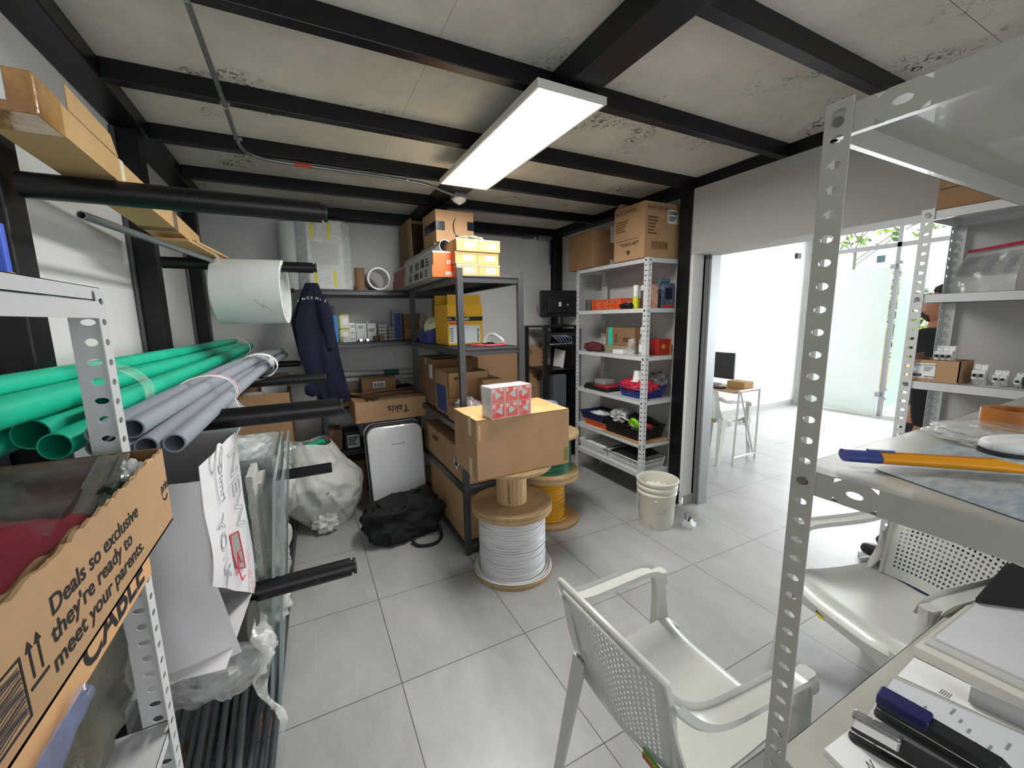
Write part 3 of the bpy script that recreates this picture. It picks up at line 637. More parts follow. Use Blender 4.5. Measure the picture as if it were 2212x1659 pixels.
# U3 carton against the back wall
t = carton('cardboard_box', 'very large flat cardboard carton marked U3 against the back wall', 1.25, 2.25, 2.515, 2.595, 0, 1.225)
text(t, 'U3', (2.0, 2.515, 1.13), (1, 0, 0), (0, 0, 1), .075, K['ink'])
m_ = MB().box(.36, .41, -.0412, -.0402, .86, .94); part(t, 'arrow_print', m_, K['card2'])
carton('cardboard_box', 'cardboard carton in the shadow in front of the large U3 carton', 1.45, 1.93, 2.1, 2.4, 0, .80, 'card2', tape='x')
t = thing('folded_cloth_roll', 'pair of rolled camouflage cloths on the charcoal rack behind the carton stack', 'cloth', (.88, 1.5, .861))
cam = mat('camouflage', 'b9b39a', .9, var=1, vs=9, col2='28304e')
part(t, 'lower_roll', blob(MB(), (0, 0, 0), (.09, .08, .055), 2, .12, 2.5), cam, smooth=True)
part(t, 'upper_roll', blob(MB(), (0, 0, .095), (.09, .08, .055), 3, .12, 2.5), cam, smooth=True)

# ============================================================ on top of the end-on rack (z 1.80)
for k, (z0, z1, dx, l) in enumerate(((1.80, 1.868, 0, 'long orange and white carton, the lower of two under the steel tube'), (1.869, 1.945, .012, 'long orange and white carton, the upper of two under the steel tube'))):
    t = carton('long_carton', l, .490+dx, .648+dx, .935+.02*k, 2.15, z0, z1+.012*k, mat('carton_greywhite', 'b5b1af', .6), grp='long orange-ended cartons', bev=.002)
    h = z1-z0
    part(t, 'orange_end', MB().box(-.0795, .0795, -.6095, -.6, -.0005, h+.001), K['orc'])
    xr = t.location.x
    text(t, 'STORM', (xr+.005, t.location.y-.6102, z0+.012), (1, 0, 0), (0, 0, 1), .028, K['white'], bold=.001)
    part(t, 'red_tail', MB().box(-.0795, -.079, .15, .6, .002, h-.002), mat('faded_red_print', '9a5a55', .6))
    xbars(t, -.50, -.44, -.079, .008, h-.012, 3, K['ink'], rows=True, seed=k); xbars(t, -.40, -.31, -.079, .012, h-.012, 2, K['ink'], seed=k+1)
    xbars(t, -.27, -.16, -.079, .012, h-.012, 2, K['ink'], seed=k+2); xbars(t, -.12, .0, -.079, .008, h-.010, 6, K['ink'], rows=True, seed=k+3)
R_ = Matrix.Rotation(PI/8, 4, 'Y')
mb = MB(); c0 = (.60, 0, 1.998)
mb.pipe((c0[0], 1.0, c0[2]), (c0[0]-.02, 1.9, c0[2]-.01), .040, .037, 8)
solo('metal_profile', mb, K['alu'], 'hollow eight-sided bright metal tube lying on the orange-ended cartons', 'tube')
for r_ in range(3):
    for c_ in range(2):
        nm = [['left', 'right'][c_], ['bottom', 'middle', 'top'][r_]]
        x0 = .622+.147*c_-(.006 if r_ == 1 else 0); z0 = 1.801+.074*r_
        t = carton('small_carton', 'small tan carton with white label, %s row %s of the block of six' % (nm[1], nm[0]), x0, x0+.1455, .865-(.012 if r_ == 2 else 0), 1.14, z0, z0+.0732, 'card3', grp='block of six tan cartons', label=[(.36, .8, .28, .75, 'label')], bev=.002)
        part(t, 'lid_edge', MB().box(-.0735, .0735, -.1392-(.006 if r_ == 2 else 0), -.136, .064, .0715), mat('carton_edge', 'dfb985', .8))
        bars(t, -.012, .036, -.1385-(.0065 if r_ == 2 else 0), .028, .05, 2, mat('grey_print', '7f8488', .7), rows=True, seed=r_*2+c_)
t = thing('plastic_bag', 'crumpled white and green plastic bag on top of the block of six cartons', 'bag', (.74, .92, 2.024))
part(t, 'bag', blob(MB(), (0, 0, 0), (.085, .06, .012), 8, .35, 3), mat('white_green_bag', 'dfe6dc', .4, var=.5, vs=22, col2='7fa08c'), smooth=True)
t = carton('cardboard_box', 'open dark cardboard carton on its side on the back rack left of the smile-marked carton', .64, .93, 2.14, 2.5, 1.801, 2.40, 'card2', open_=None)
part(t, 'flap', MB().box(-.145, -.141, -.3, -.18, 0, .59), K['card'])
part(t, 'opening_shade', MB().box(-.125, .125, -.1812, -.1795, .2, .57), mat('shadow_brown', '3a2614', .9))  # dark slab on the closed face paints in the shaded inside
carton('cardboard_box', 'cardboard carton under the smile-marked carton on the end-on rack', .695, 1.01, 1.55, 1.95, 1.801, 2.118, 'card2', tape='x')
t = carton('cardboard_box', 'cardboard carton with a printed smile arrow, top of the stack under the joists', .70, 1.01, 1.53, 1.85, 2.12, 2.355, 'card', bev=.004, rz=.04)
blk = mat('black_gloss_tape', '23282c', .25, var=.5, vs=30)
part(t, 'black_tape', MB().box(-.156, -.085, -.161, -.1595, .085, .15), blk); part(t, 'black_tape', MB().box(.10, .156, -.161, -.1595, .10, .165), blk)
part(t, 'black_tape', MB().box(-.1565, -.155, -.1605, .12, .085, .15), blk)
P = []
for i in range(17):
    u = i/16; a = -.95+1.9*u; P.append((.045-.062*math.cos(a), -.1612, .118+.085*math.sin(a)))
mb = MB().tube(P, .003, 6, rs=[.0015+.0038*math.sin(PI*i/16) for i in range(17)]); mb.prism([(-.005, -.1620, .052), (.02, -.162, .03), (.024, -.162, .062), (.014, -.162, .055)], (0, .001, 0))
part(t, 'smile_print', mb, K['ink'])
carton('cardboard_box', 'brown cardboard carton peeking out right behind the smile-marked carton', 1.0, 1.13, 1.98, 2.28, 1.845, 2.30, 'card2')

# ============================================================ end-on rack, shelf at 1.36
t = thing('carton_open', 'yellow sealant carton with raised yellow flap and white label on the end-on rack', 'box', (.775, 1.3, 1.361))
b = part(t, 'body', MB().box(-.13, .13, -.15, .15, 0, .28), K['yel'], bev=.002)
part(t, 'flap', MB().box(-.125, .12, .146, .149, .28, .355), mat('yellow_inside', 'e0a81c', .6)); part(t, 'flap', MB().box(-.125, .118, -.149, -.146, .28, .345), MATS['yellow_inside'])
part(t, 'black_band', MB().box(-.1305, .1305, -.1512, -.15, .165, .195), K['ink']); part(t, 'white_label', MB().box(-.12, .11, -.1512, -.15, .012, .135), K['label'])
part(t, 'orange_tab', MB().box(-.12, .0, -.1512, -.15, .143, .157), K['orc'])
part(t, 'triangle_emblem', MB().prism([(-.038, -.1505, .21), (.002, -.1505, .21), (-.018, -.1505, .262)], (0, -.001, 0)), K['orc'])
text(t, 'Sikaflex®', (.775-.075, 1.3-.152, 1.361+.172), (1, 0, 0), (0, 0, 1), .028, K['white'], bold=.0006); text(t, 'Sika', (.775-.127, 1.3-.152, 1.361+.173), (1, 0, 0), (0, 0, 1), .018, K['white'])
bars(t, .085, .105, -.1512, .02, .11, 9, K['ink'], rows=True, seed=2); bars(t, -.115, -.09, -.1512, .02, .12, 6, MATS['grey_print'], rows=True, seed=5)
t = thing('open_crate', 'blue plastic basket behind the yellow carton, a cap lying on it', 'basket', (.69, 1.62, 1.361))
mb = MB()
part(t, 'body', MB().box(-.09, .09, -.14, .14, 0, .004).box(-.095, -.09, -.14, .14, 0, .1).box(.09, .095, -.14, .14, 0, .1).box(-.09, .09, -.145, -.14, 0, .1).box(-.09, .09, .14, .145, 0, .1), K['blue'])
part(t, 'rim', MB().box(-.1, -.088, -.15, .15, .1, .106).box(.088, .1, -.15, .15, .1, .106).box(-.1, .1, -.15, -.138, .1, .106).box(-.1, .1, .138, .15, .1, .106), K['blue'])
t = thing('cap', 'cream baseball cap with dark lettering tilted on the blue basket', 'cap', (.68, 1.52, 1.468), 0)
cr = mat('cream_cotton', 'cfc8a6', .85, bump=.1)
Mc = Matrix.Rotation(-.45, 4, 'Y')
mb = MB().lathe([(.083*math.cos(a), .075*math.sin(a)) for a in [PI/2*i/8 for i in range(9)]], 28, M=Matrix.Translation((-.02, 0, .02)) @ Mc)
part(t, 'crown', mb, cr, smooth=True)
part(t, 'peak', MB().grid(lambda u, v: Mc @ Vector(((.06+.09*u*math.cos((v-.5)*2.0)), .075*math.sin((v-.5)*2.4)*(1-.15*u), .01-.012*u+.02*u*math.cos((v-.5)*2.5))), 6, 10, .003), mat('cap_peak_brown', '8f7c5c', .85), smooth=True)
text(t, 'SAN ABCILA', (.602, 1.452, 1.508), (.97, 0, .35), (-.3, .25, 1), .018, K['ink'])
carton('cardboard_box', 'plain brown carton standing behind the cap on the end-on rack', .74, .95, 1.62, 1.84, 1.361, 1.70, 'card2')
t = thing('paper_parcel', 'wrinkled pale paper bundle behind the corner post of the racks', 'parcel', (.66, 1.83, 1.361))
part(t, 'bundle', blob(MB(), (0, 0, 0), (.035, .05, .11), 6, .25, 2.6), mat('pale_paper', 'a89a94', .8, var=.3), smooth=True)
t = thing('cable_loop', 'red and white test cables looped in front of the yellow carton', 'cable', (.85, .95, 1.361))
part(t, 'red_cable', MB().tube(smooth_path([(-.11, .0, .006), (-.07, -.06, .006), (0, -.10, .006), (.07, -.09, .006), (.115, -.04, .006), (.12, .02, .008)]), .0058, 8), mat('red_rubber', 'e0455a', .4), smooth=True)
part(t, 'white_cable', MB().tube(smooth_path([(.03, .13, .01), (.06, .12, .06), (.09, .08, .07), (.125, .03, .035), (.12, .0, .02)]), .011, 8), K['wplast'], smooth=True)
part(t, 'black_lead', MB().tube(smooth_path([(-.1, .02, .01), (-.04, -.01, .01), (-.02, .03, .012), (.03, .02, .01)]), .006, 8).box(.01, .05, .0, .03, 0, .02), K['bplast'], smooth=True)

# ============================================================ end-on rack, shelf at .86
t = carton('cardboard_box', 'long taped cardboard carton at the rear of the end-on rack, white label on its side', .625, .985, 1.46, 1.93, .861, 1.235, 'card2', tape='x')
part(t, 'side_label', MB().box(-.181, -.180, -.18, -.09, .22, .33), K['label'])
part(t, 'wrinkled_tape', MB().box(-.181, .181, -.2365, -.2405, .29, .372), K['btape'])
t = carton('open_carton', 'tall open carton with blue printed side on the end-on rack', .615, .92, 1.10, 1.42, .861, 1.17, 'card', open_=[('L', .0, 0)])
t2 = part(t, 'blue_print', MB().box(-.1535, -.1525, -.10, .12, .02, .21), mat('blue_ink', '2c4a8c', .6))
part(t, 'front_flap', MB().box(-.15, -.04, -.163, -.160, .01, .305), K['card3'])
part(t, 'round_emblem', MB().cyl((-.095, -.1632, .27), (-.095, -.1642, .27), .014, 20), mat('navy_print', '1e2440', .6))
text(t, 'A', (.7675-.095-.0065, 1.26-.1646, .861+.262), (1, 0, 0), (0, 0, 1), .02, K['card3'])
carton('cardboard_box', 'open-topped carton with blue lower band at the right of the end-on rack', .83, .985, 1.0, 1.25, .861, 1.12, 'card', label=[(0, 1, 0, .4, MATS['blue_ink'])])
t = carton('open_carton', 'low open carton with a white label holding wrapped parts at the rack front', .60, .80, .86, 1.08, .861, .965, 'card', open_=[('B', .03, .3)], label=[(.08, .36, .2, .75, 'label')])
t = thing('parts_heap', 'heap of plastic-wrapped parts and a red pouch in the low cardboard tray', 'parts', (.70, .97, .868))
part(t, 'wrap', blob(MB(), (0, 0, 0), (.085, .09, .075), 12, .4, 3.5), K['film2'], smooth=True)
part(t, 'red_pouch', blob(MB(), (.05, .02, .07), (.05, .04, .03), 5, .3, 3), mat('red_pouch_fabric', 'a8485a', .6), smooth=True)
part(t, 'white_piece', blob(MB(), (-.03, 0, .1), (.03, .05, .02), 9, .3, 3), K['wplast'], smooth=True)
t = carton('cardboard_box', 'small carton in clear wrap at the front right of the middle shelf', .81, .985, .80, .95, .861, .93, 'card3')
part(t, 'wrap', MB().rbox(-.09, .09, -.078, .078, .0, .074, .01), K['film'])
# shelf at .47 : long battery carton with a hazard label
t = carton('cardboard_box', 'long cardboard carton with a white diamond hand label under the middle shelf', .60, .97, .80, 1.76, .471, .70, 'card', tape='y')
L = t.location
mb = MB().prism([(.588, .96, .60), (.588, .905, .655), (.588, .85, .60), (.588, .905, .545)], (-.0012, 0, 0)); mb.xf(Matrix.Translation(-L)); part(t, 'diamond_label', mb, K['white'])
mb = MB()
for k in range(4): mb.box(.5855, .587, .882+.013*k, .890+.013*k, .605, .635+.006*(k % 2))
mb.box(.5855, .587, .882, .93, .575, .606).xf(Matrix.Translation(-L)); part(t, 'hand_print', mb, K['ink'])
xbars(t, .05, .22, -.189, .14, .18, 3, mat('brown_print', '6e4d2c', .7), rows=True); xbars(t, .35, .42, -.189, .12, .16, 3, MATS['brown_print'], rows=True, seed=3)
t = carton('cardboard_box', 'cardboard carton with a black tape square on the lowest board of the end-on rack', .60, .975, .84, 1.62, .061, .405, 'card')
part(t, 'tape_square', MB().box(.0, .07, -.3912, -.39, .24, .30), blk); part(t, 'ridge', MB().box(-.18, .18, -.3935, -.39, .315, .33), K['card2'])

# ============================================================ back rack, top (z 1.80)
t = thing('foam_bundle', 'tall shrink-wrapped bundle of white foam with yellow tapes on the back rack', 'bundle', (-.03, 2.36, 1.801))
a, b, c = .2, .19, .07
poly = [(-a+c, -b, 0), (a-c, -b, 0), (a, -b+c, 0), (a, b-c, 0), (a-c, b, 0), (-a+c, b, 0), (-a, b-c, 0), (-a, -b+c, 0)]
part(t, 'foam_block', MB().prism(poly, (0, 0, .545)), K['foam'], bev=.008)
part(t, 'side_roll', MB().cyl((-.21, .03, 0), (-.21, .03, .535), .125, 28), K['foam'], smooth=True)
ye = mat('yellow_tape', 'd8d43a', .5)
for x, z, s in ((-.09, .40, .1), (.035, .40, 0), (-.085, .02, 0), (.06, .02, 0)):
    part(t, 'yellow_tape', MB().box(x-.012, x+.012, -b-.0025, -b-.0015, z, z+.13), ye)
part(t, 'wrap', MB().prism([(p[0]*1.012, p[1]*1.012, 0) for p in poly], (0, 0, .549)), film('stretch', (.93, .95, .94), .08, .5, .1, 10, .7))
part(t, 'tape_strip', MB().box(-.10, .10, -b-.0032, -b-.0028, .20, .37), mat('pale_tape', 'b9bdb9', .4))
solo('cardboard_tube', MB().pipe((.228, 2.23, 1.801), (.228, 2.23, 1.985), .042, .037, 28), K['card2'], 'short brown cardboard tube standing on the back rack', 'tube', smooth=True)
mb = MB().pipe((.375, 2.16, 1.896), (.375, 2.4, 1.896), .095, .082, 36).pipe((.375, 2.155, 1.896), (.375, 2.165, 1.896), .0955, .0815, 36)
t = thing('pipe_sleeve', 'short wide white pipe sleeve lying with its mouth to the front on the back rack', 'pipe', (.375, 2.28, 1.801)); part(t, 'sleeve', mb, K['wplast'], smooth=True, world=True)

# ============================================================ back rack, shelf at 1.36
S = 1.361
t = carton('product_box', 'tall dark purple box behind the blue box on the back rack', -.11, .012, 2.33, 2.45, S, 1.672, mat('purple_print', '32244e', .5), bev=.002)
text(t, 'Prensa', (-.07, 2.3296, 1.64), (1, 0, 0), (0, 0, 1), .02, K['white'])
t = carton('product_box', 'bright blue box with a white device picture, leftmost on the back rack', -.085, .02, 2.19, 2.31, S, 1.588, mat('bright_blue_print', '2f7ac4', .45), bev=.002)
part(t, 'white_device', MB().prism([(-.03, -.0605, .03), (.025, -.0605, .03), (.03, -.0605, .075), (-.01, -.0605, .095), (-.04, -.0605, .08)], (0, -.0008, 0)), K['wplast'])
part(t, 'logo_strip', MB().box(-.04, -.01, -.0608, -.06, .195, .205), K['white'])
cd = mat('carton_ivory', 'cfcfbb', .6)
for k in range(2):
    t = carton('product_box', 'ivory box with yellow-green edge, %s of the pair beside the blue box' % ['lower', 'upper'][k], .030+.004*k, .112, 2.2, 2.3, S+.118*k, S+.118*k+.116, cd, grp='ivory boxes with green edges', bev=.002)
    part(t, 'green_edge', MB().box(-.0415, -.030, -.0508, -.05, .0, .116).box(-.04, .04, -.0508, -.05, .106, .116), mat('lime_edge', 'a8b04a', .6)); part(t, 'picture', MB().box(-.015, .025, -.0508, -.05, .03, .085), K['white'])
for k, l in enumerate(('bottom', 'middle', 'top')):
    t = carton('small_box', 'small white box, %s one of the narrow stack of three' % l, .112, .160, 2.21, 2.28, S+.0545*k, S+.0545*k+.0535, 'wplast', grp='narrow stack of three white boxes', bev=.001)
    bars(t, -.016, .018, -.035, .012, .036, 2, MATS['grey_print'], rows=True, seed=k)
t = carton('product_box', 'flat white carton with faint print right of the narrow white stack', .172, .262, 2.28, 2.34, S, 1.518, 'wplast', bev=.002); bars(t, -.03, .02, -.03, .11, .14, 2, MATS['grey_print'], rows=True)
t = carton('product_box', 'white carton with a grey cap beside the flat white carton', .268, .345, 2.28, 2.34, S, 1.515, 'wplast', bev=.002); bars(t, -.03, .03, -.03, .08, .11, 3, K['ink'], rows=True); part(t, 'grey_cap', MB().cyl((-.03, .0, .154), (-.03, .0, .18), .014, 14), MATS['lamp_grey'])
for k in range(5):
    t = carton('breaker_box', 'flat silvery box, number %d from the bottom of the stack of five' % (k+1), .356, .432, 2.24, 2.31, S+.0300*k, S+.0300*k+.0285, mat('silver_print', 'b4b6b8', .35, var=.3, vs=60), grp='stack of flat silvery boxes', bev=.004)
for k in range(4):
    carton('breaker_box', 'flat grey box, number %d from the bottom of the shorter stack of four' % (k+1), .438, .498, 2.24, 2.31, S+.0310*k, S+.0310*k+.0295, mat('grey_box_print', '8e8f90', .4, var=.35, vs=60), grp='shorter stack of flat grey boxes', bev=.004)
t = carton('product_box', 'tall blue blister package standing on the back rack', .508, .592, 2.36, 2.42, S, 1.632, mat('pale_blister', '8396a8', .3), bev=.003); part(t, 'blue_panel', MB().box(-.03, .036, -.0308, -.03, .01, .245), K['blue'])
carton('cardboard_box', 'small brown carton, the lower one beside the corner post of the back rack', .615, .755, 2.36, 2.46, S, 1.46, 'card', label=[(.05, .45, .15, .9, 'card3')])
carton('cardboard_box', 'small dark brown carton, the upper one beside the corner post of the back rack', .61, .77, 2.36, 2.46, 1.461, 1.60, 'card2')
solo('plastic_tub', MB().rbox(.045, .115, 2.15, 2.19, S, S+.05, .015), film('tub_clear', (.8, .82, .8), .35, .7, .15, 20), 'little clear plastic tub in front of the ivory boxes', 'tub')
for k, (x, l) in enumerate(((.185, 'left black and silver clamp lying at the shelf edge'), (.24, 'right black and silver clamp lying at the shelf edge'))):
    t = thing('cable_clamp', l, 'clamp', (x, 2.17, S), group='clamps at the shelf edge'); part(t, 'block', MB().box(-.012, .0, -.012, .012, 0, .022), K['bplast'], bev=.003); part(t, 'ring', MB().cyl((.008, -.012, .014), (.008, .012, .014), .012, 16), K['chrome'], smooth=True)
solo('black_adapter', MB().box(.30, .345, 2.17, 2.21, S, S+.046), K['bplast'], 'black power adapter in front of the white carton', 'adapter', bev=.004)
solo('cardboard_piece', MB().box(.35, .39, 2.17, 2.2, S, S+.055), K['card2'], 'small brown cardboard piece beside the black adapter', 'cardboard')
# shelf at .80
S = .801
t = thing('plastic_tube_pair', 'pair of long milky plastic tubes joined by a green band lying along the back wall', 'tube', (.36, 2.5, .98))
mk = mat('milky_plastic', 'b6bab8', .35)
part(t, 'upper_tube', MB().cyl((-.16, 2.5, 1.055), (.88, 2.5, 1.03), .026, 20), mk, smooth=True, world=True); part(t, 'lower_tube', MB().cyl((-.16, 2.48, 1.0), (.88, 2.48, .985), .022, 20), mk, smooth=True, world=True)
part(t, 'green_band', MB().cyl((.42, 2.5, 1.041), (.56, 2.5, 1.038), .0275, 20), K['gc'], smooth=True, world=True)
carton('cardboard_box', 'stack base of flat brown cartons behind the hanging overall', -.12, .16, 2.2, 2.5, S, .90, 'card3', bev=.002)
carton('cardboard_box', 'plain brown carton hidden behind the small taped carton on the back rack', .18, .55, 2.34, 2.5, S, .955, 'card2')
t = carton('cardboard_box', 'small taped brown carton with a barcode label above the flap carton', .17, .46, 2.14, 2.32, .905, 1.04, 'card2', tape='bx', label=[(.32, .68, .35, .75, 'label')])
bars(t, -.045, .045, -.091, .052, .09, 14, K['ink'])
carton('cardboard_box', 'brown carton under the small taped carton on the back rack', .17, .47, 2.14, 2.33, S, .904, 'card')
t = thing('black_cloth', 'crumpled black cloth on the back rack beside the corner post', 'cloth', (.58, 2.3, S)); part(t, 'cloth', blob(MB(), (0, 0, 0), (.12, .12, .07), 21, .35, 3), K['bfab'], smooth=True)
# shelf at .42 and below
carton('cardboard_box', 'small brown carton left on the low board of the back rack', -.13, -.02, 2.2, 2.4, .421, .60, 'card2')
t = carton('product_box', 'black box with white printed panel on the low board of the back rack', .0, .13, 2.18, 2.4, .421, .575, 'bplast', label=[(.15, .95, .05, .8, 'label')]); bars(t, -.04, .05, -.111, .03, .11, 5, K['ink'], rows=True)
t = carton('cardboard_box', 'brown ribbed carton with paper tag on the floor under the back rack', -.11, .16, 2.18, 2.5, .0, .3, 'card2', label=[(.3, .45, .55, .95, 'label')])
carton('cardboard_box', 'carton standing on the floor behind the white cooler', .18, .55, 2.2, 2.5, .0, .38, 'card2')
# boxes left of the back rack
t = carton('open_carton', 'open cardboard carton with white papers left of the back rack, on the lower carton', -.78, -.385, 2.16, 2.5, .491, .975, 'card', open_=[('B', .12, .1)])
part(t, 'papers', MB().box(-.15, .0, -.12, .1, .40, .47).box(-.02, .17, .1, .15, .42, .56), K['white'])
carton('cardboard_box', 'lower plain carton on the floor left of the back rack', -.80, -.38, 2.15, 2.52, 0, .49, 'card')

# ============================================================ flap carton and cooler
t = thing('air_cooler', 'tall white rounded air cooler leaning against the back rack', 'air cooler', (.34, 1.6, 0))
Mt = Matrix.Rotation(-.14, 4, 'X')
def shell(mb, a, d0, d1, H, r, bulge=0.):
    pts = []
    for k in range(9): q = k/8*PI/2; pts.append((a-r+r*math.sin(q), H-r+r*math.cos(q)))
    out = [(x, z) for x, z in pts]; out = [(-x, z) for x, z in reversed(out)]+out+[(a-.01, 0.0), (-a+.01, 0.0)]
    return mb.prism([(x, d0, z) for x, z in out], (0, d1-d0, 0))
part(t, 'front_shell', shell(MB(), .217, -.035, .0, .715, .075).xf(Mt), mat('cooler_gloss_white', 'd9dcde', .18, coat=.5), bev=.012, smooth=False)
part(t, 'rear_housing', shell(MB(), .225, .0, .10, .735, .08).xf(Mt), K['bplast'], bev=.008)
part(t, 'white_rim', shell(MB(), .228, .055, .065, .742, .082).xf(Mt), K['wplast'])
text(t, 'Honeywell', (.34-.02, 1.6-.128+.008, .612), (1, 0, 0), Mt @ Vector((0, 0, 1)), .022, K['ink'], align='CENTER', off=.032)
t = thing('open_carton', 'cardboard carton with loose flaps and brand lettering upside down, above the cooler', 'box', (.335, 1.93, .745), .02)
part(t, 'body', MB().box(-.28, .28, -.2, .2, 0, .005).box(-.28, .28, -.2, -.196, .005, .165).box(-.28, .28, .196, .2, .005, .165).box(-.28, -.276, -.2, .2, .005, .165).box(.276, .28, -.2, .2, .005, .165), K['card'], bev=.001)
part(t, 'left_flap', MB().prism([(-.28, -.19, .165), (-.18, -.17, .150), (-.18, .19, .150), (-.28, .19, .165)], (0, 0, .003)), K['card'])
part(t, 'back_flap', MB().prism([(-.28, .2, .165), (.28, .2, .165), (.27, .03, .215), (-.27, .0, .20)], (0, 0, .003)), K['card'])
part(t, 'front_flap', MB().prism([(-.10, -.2, .166), (.28, -.2, .166), (.27, -.06, .172), (-.08, -.05, .16)], (0, 0, .003)), K['card'])
text(t, 'Takis', (.335+.14, 1.93-.2005, .745+.115), (-1, 0, 0), (0, 0, -1), .085, K['ink'], bold=.001, off=.0008, squash=.95)
mb = blob(MB(), (0, .0, .02), (.17, .12, .06), 31, .5, 4); part(t, 'contents', mb, mat('mixed_wrappers', 'b9a79a', .5, var=.9, vs=22, col2='6e2a2a'), smooth=True)

# ============================================================ black duffel, white sacks
t = thing('duffel_bag', 'black fabric duffel bag slumped on the floor before the cooler', 'bag', (.285, 1.24, 0), .12)
part(t, 'body', crumple(blob(MB(), (0, 0, 0), (.285, .15, .165), 41, .22, 2.2, 90, 56, 2.8, fold=.05), 4, .02), K['bfab'], smooth=True)
part(t, 'strap', MB().tube(smooth_path([(-.28, -.02, .22), (-.24, -.12, .26), (-.05, -.15, .25), (.0, -.13, .29), (.05, -.02, .31), (.15, .02, .31)]), .012, 6), K['bfab'], smooth=True)
part(t, 'shoulder_strap', MB().tube(smooth_path([(-.0, -.15, .03), (.02, -.22, .01), (.12, -.26, .01), (.2, -.2, .012), (.22, -.12, .05)]), .012, 6), K['bfab'], smooth=True)
t = thing('white_sack', 'white plastic shopping sack of scrap with faded lettering beside the back rack', 'sack', (-.20, 1.72, 0), .1)
def sackfn(u, v):
    a = 2*PI*u; z = v*.66
    r = (.05+.235*math.sin(min(1, v*1.25+.12)*PI*.62)**.8)*(1-.42*max(0, v-.55)/.45)
    r *= 1+.10*nz((math.cos(a), math.sin(a), z*2), 2.2, 3)+.05*abs(math.sin(a*5+v*7+2*nz((math.cos(a), math.sin(a), v), 2)))
    q_ = Vector((math.cos(a)*1.2, math.sin(a)*1.2, z*4)); r *= 1-.08*abs(nz(q_, 2.0, 11))*2+.05-.018*abs(nz(q_, 6, 4))*2
    lean = -.13*v+.02
    return (lean+r*1.05*math.cos(a), r*.8*math.sin(a)-.02, z+.02*math.sin(a*3)*v)
mb = MB().grid(sackfn, 110, 70); part(t, 'sack', mb, K['sack'], smooth=True)
part(t, 'knotted_corner', blob(MB(), (-.03, -.14, .0), (.09, .09, .09), 9, .4, 3), K['sack'], smooth=True)
part(t, 'translucent_top', blob(MB(), (-.20, -.02, .42), (.13, .12, .12), 19, .4, 3.2), K['film2'], smooth=True)
part(t, 'red_patch', MB().grid(lambda u, v: (-.07+.09*u-.02*v, -.165+.02*u-.0+.03*v, .52+.11*v+.02*u), 4, 4, .002), mat('red_shop_print', 'c25b40', .5), smooth=True)
part(t, 'green_pipe_stub', MB().pipe((-.2, .02, .60), (.02, -.03, .655), .019, .016, 16), K['gpipe'], smooth=True)
for i, ch in enumerate('REPRODUCTORAS'):
    u = i/12; x = -.07+.17*u; z = .40-.30*u
    text(t, ch, (x, -.236-.014*math.sin(PI*u), z), (.5, -.03, -.86), (.86, .05, .5), .032, mat('brown_shop_print', '6b4a42', .6), world=False)
def sack2(lbl, loc, r, seed, txt=None, hh=None):
    t = thing('white_sack', lbl, 'sack', loc, group='white sacks beside the pipe rack'); part(t, 'sack', crumple(blob(MB(), (0, 0, 0), r, seed, .2, 2.2, 80, 50, 2.2, fold=.03), seed), K['sack'], smooth=True); return t
t = sack2('white sack standing on the steel rods in front of the lowest black arm', (-.56, .62, .07), (.15, .17, .15), 51)
t = sack2('small pale sack with green lettering leaning on the crate of clear covers', (-.53, .92, .07), (.12, .15, .27), 57)
for i, ch in enumerate('PERDASIC'):
    text(t, ch, (-.475+.005*i, .797, .50-.034*i), (.3, .0, -.95), (.95, .1, .3), .04, mat('green_shop_print', '4d6b52', .6))
sack2('crumpled off-white paper sack behind the flat black bar arm', (-.47, 1.35, .3), (.1, .14, .2), 61)

# bucket and breakers near the doorway
t = thing('bucket', 'dirty white plastic bucket with rubbish beside the doorway', 'bucket', (2.0, .50, 0))
bk = mat('scuffed_white_plastic', 'd2cfc2', .5, var=1., vs=7, col2='8d8777'); n_ = bk.node_tree.nodes
for q in n_:
    if q.type == 'VALTORGB': q.color_ramp.elements[0].position = .30; q.color_ramp.elements[1].position = .42
part(t, 'body', MB().lathe([(0, .003), (.118, 0), (.122, .01), (.135, .24), (.142, .25), (.142, .262), (.136, .268), (.137, .29), (.146, .295), (.146, .31), (.139, .315), (.140, .335), (.15, .338), (.151, .352), (.145, .355), (.142, .34), (.136, .29), (.132, .24), (.115, .012), (0, .012)], 48), bk, smooth=True)
part(t, 'handle', MB().tube(smooth_path([(.13, -.045, .27), (.165, -.06, .24), (.15, -.10, .20), (.12, -.125, .18), (.06, -.15, .22)]), .004, 8), K['alu'], smooth=True)
part(t, 'grip', MB().cyl((.150, -.10, .20), (.10, -.138, .183), .009, 10), K['wplast'], smooth=True)
part(t, 'rubbish', blob(MB(), (.0, 0, .20), (.11, .11, .05), 15, .5, 4), K['white'], smooth=True)
def breaker(name, lbl, loc, rz, n, m='wplast', h=.085, grp=None, lever='bplast', rot=None):
    t = thing(name, lbl, 'circuit breaker', loc, rz, grp)
    for k in range(n):
        x = (k-n/2)*.018
        b = part(t, 'module', MB().prism([(x+.0004, 0, 0), (x+.0004, 0, h), (x+.0004, .02, h), (x+.0004, .024, h*.75), (x+.0004, .044, h*.72), (x+.0004, .044, h*.28), (x+.0004, .024, h*.25), (x+.0004, .02, 0)], (.0172, 0, 0)), K[m], bev=.0008)
        part(b, 'lever', MB().box(x+.005, x+.0125, .044, .056, h*.42, h*.56), K[lever]); part(b, 'screw', MB().cyl((x+.009, .0199, h*.9), (x+.009, .0212, h*.9), .0035, 10).cyl((x+.009, .0199, h*.1), (x+.009, .0212, h*.1), .0035, 10), K['ink'])
    if rot: t.rotation_euler = rot
    return t
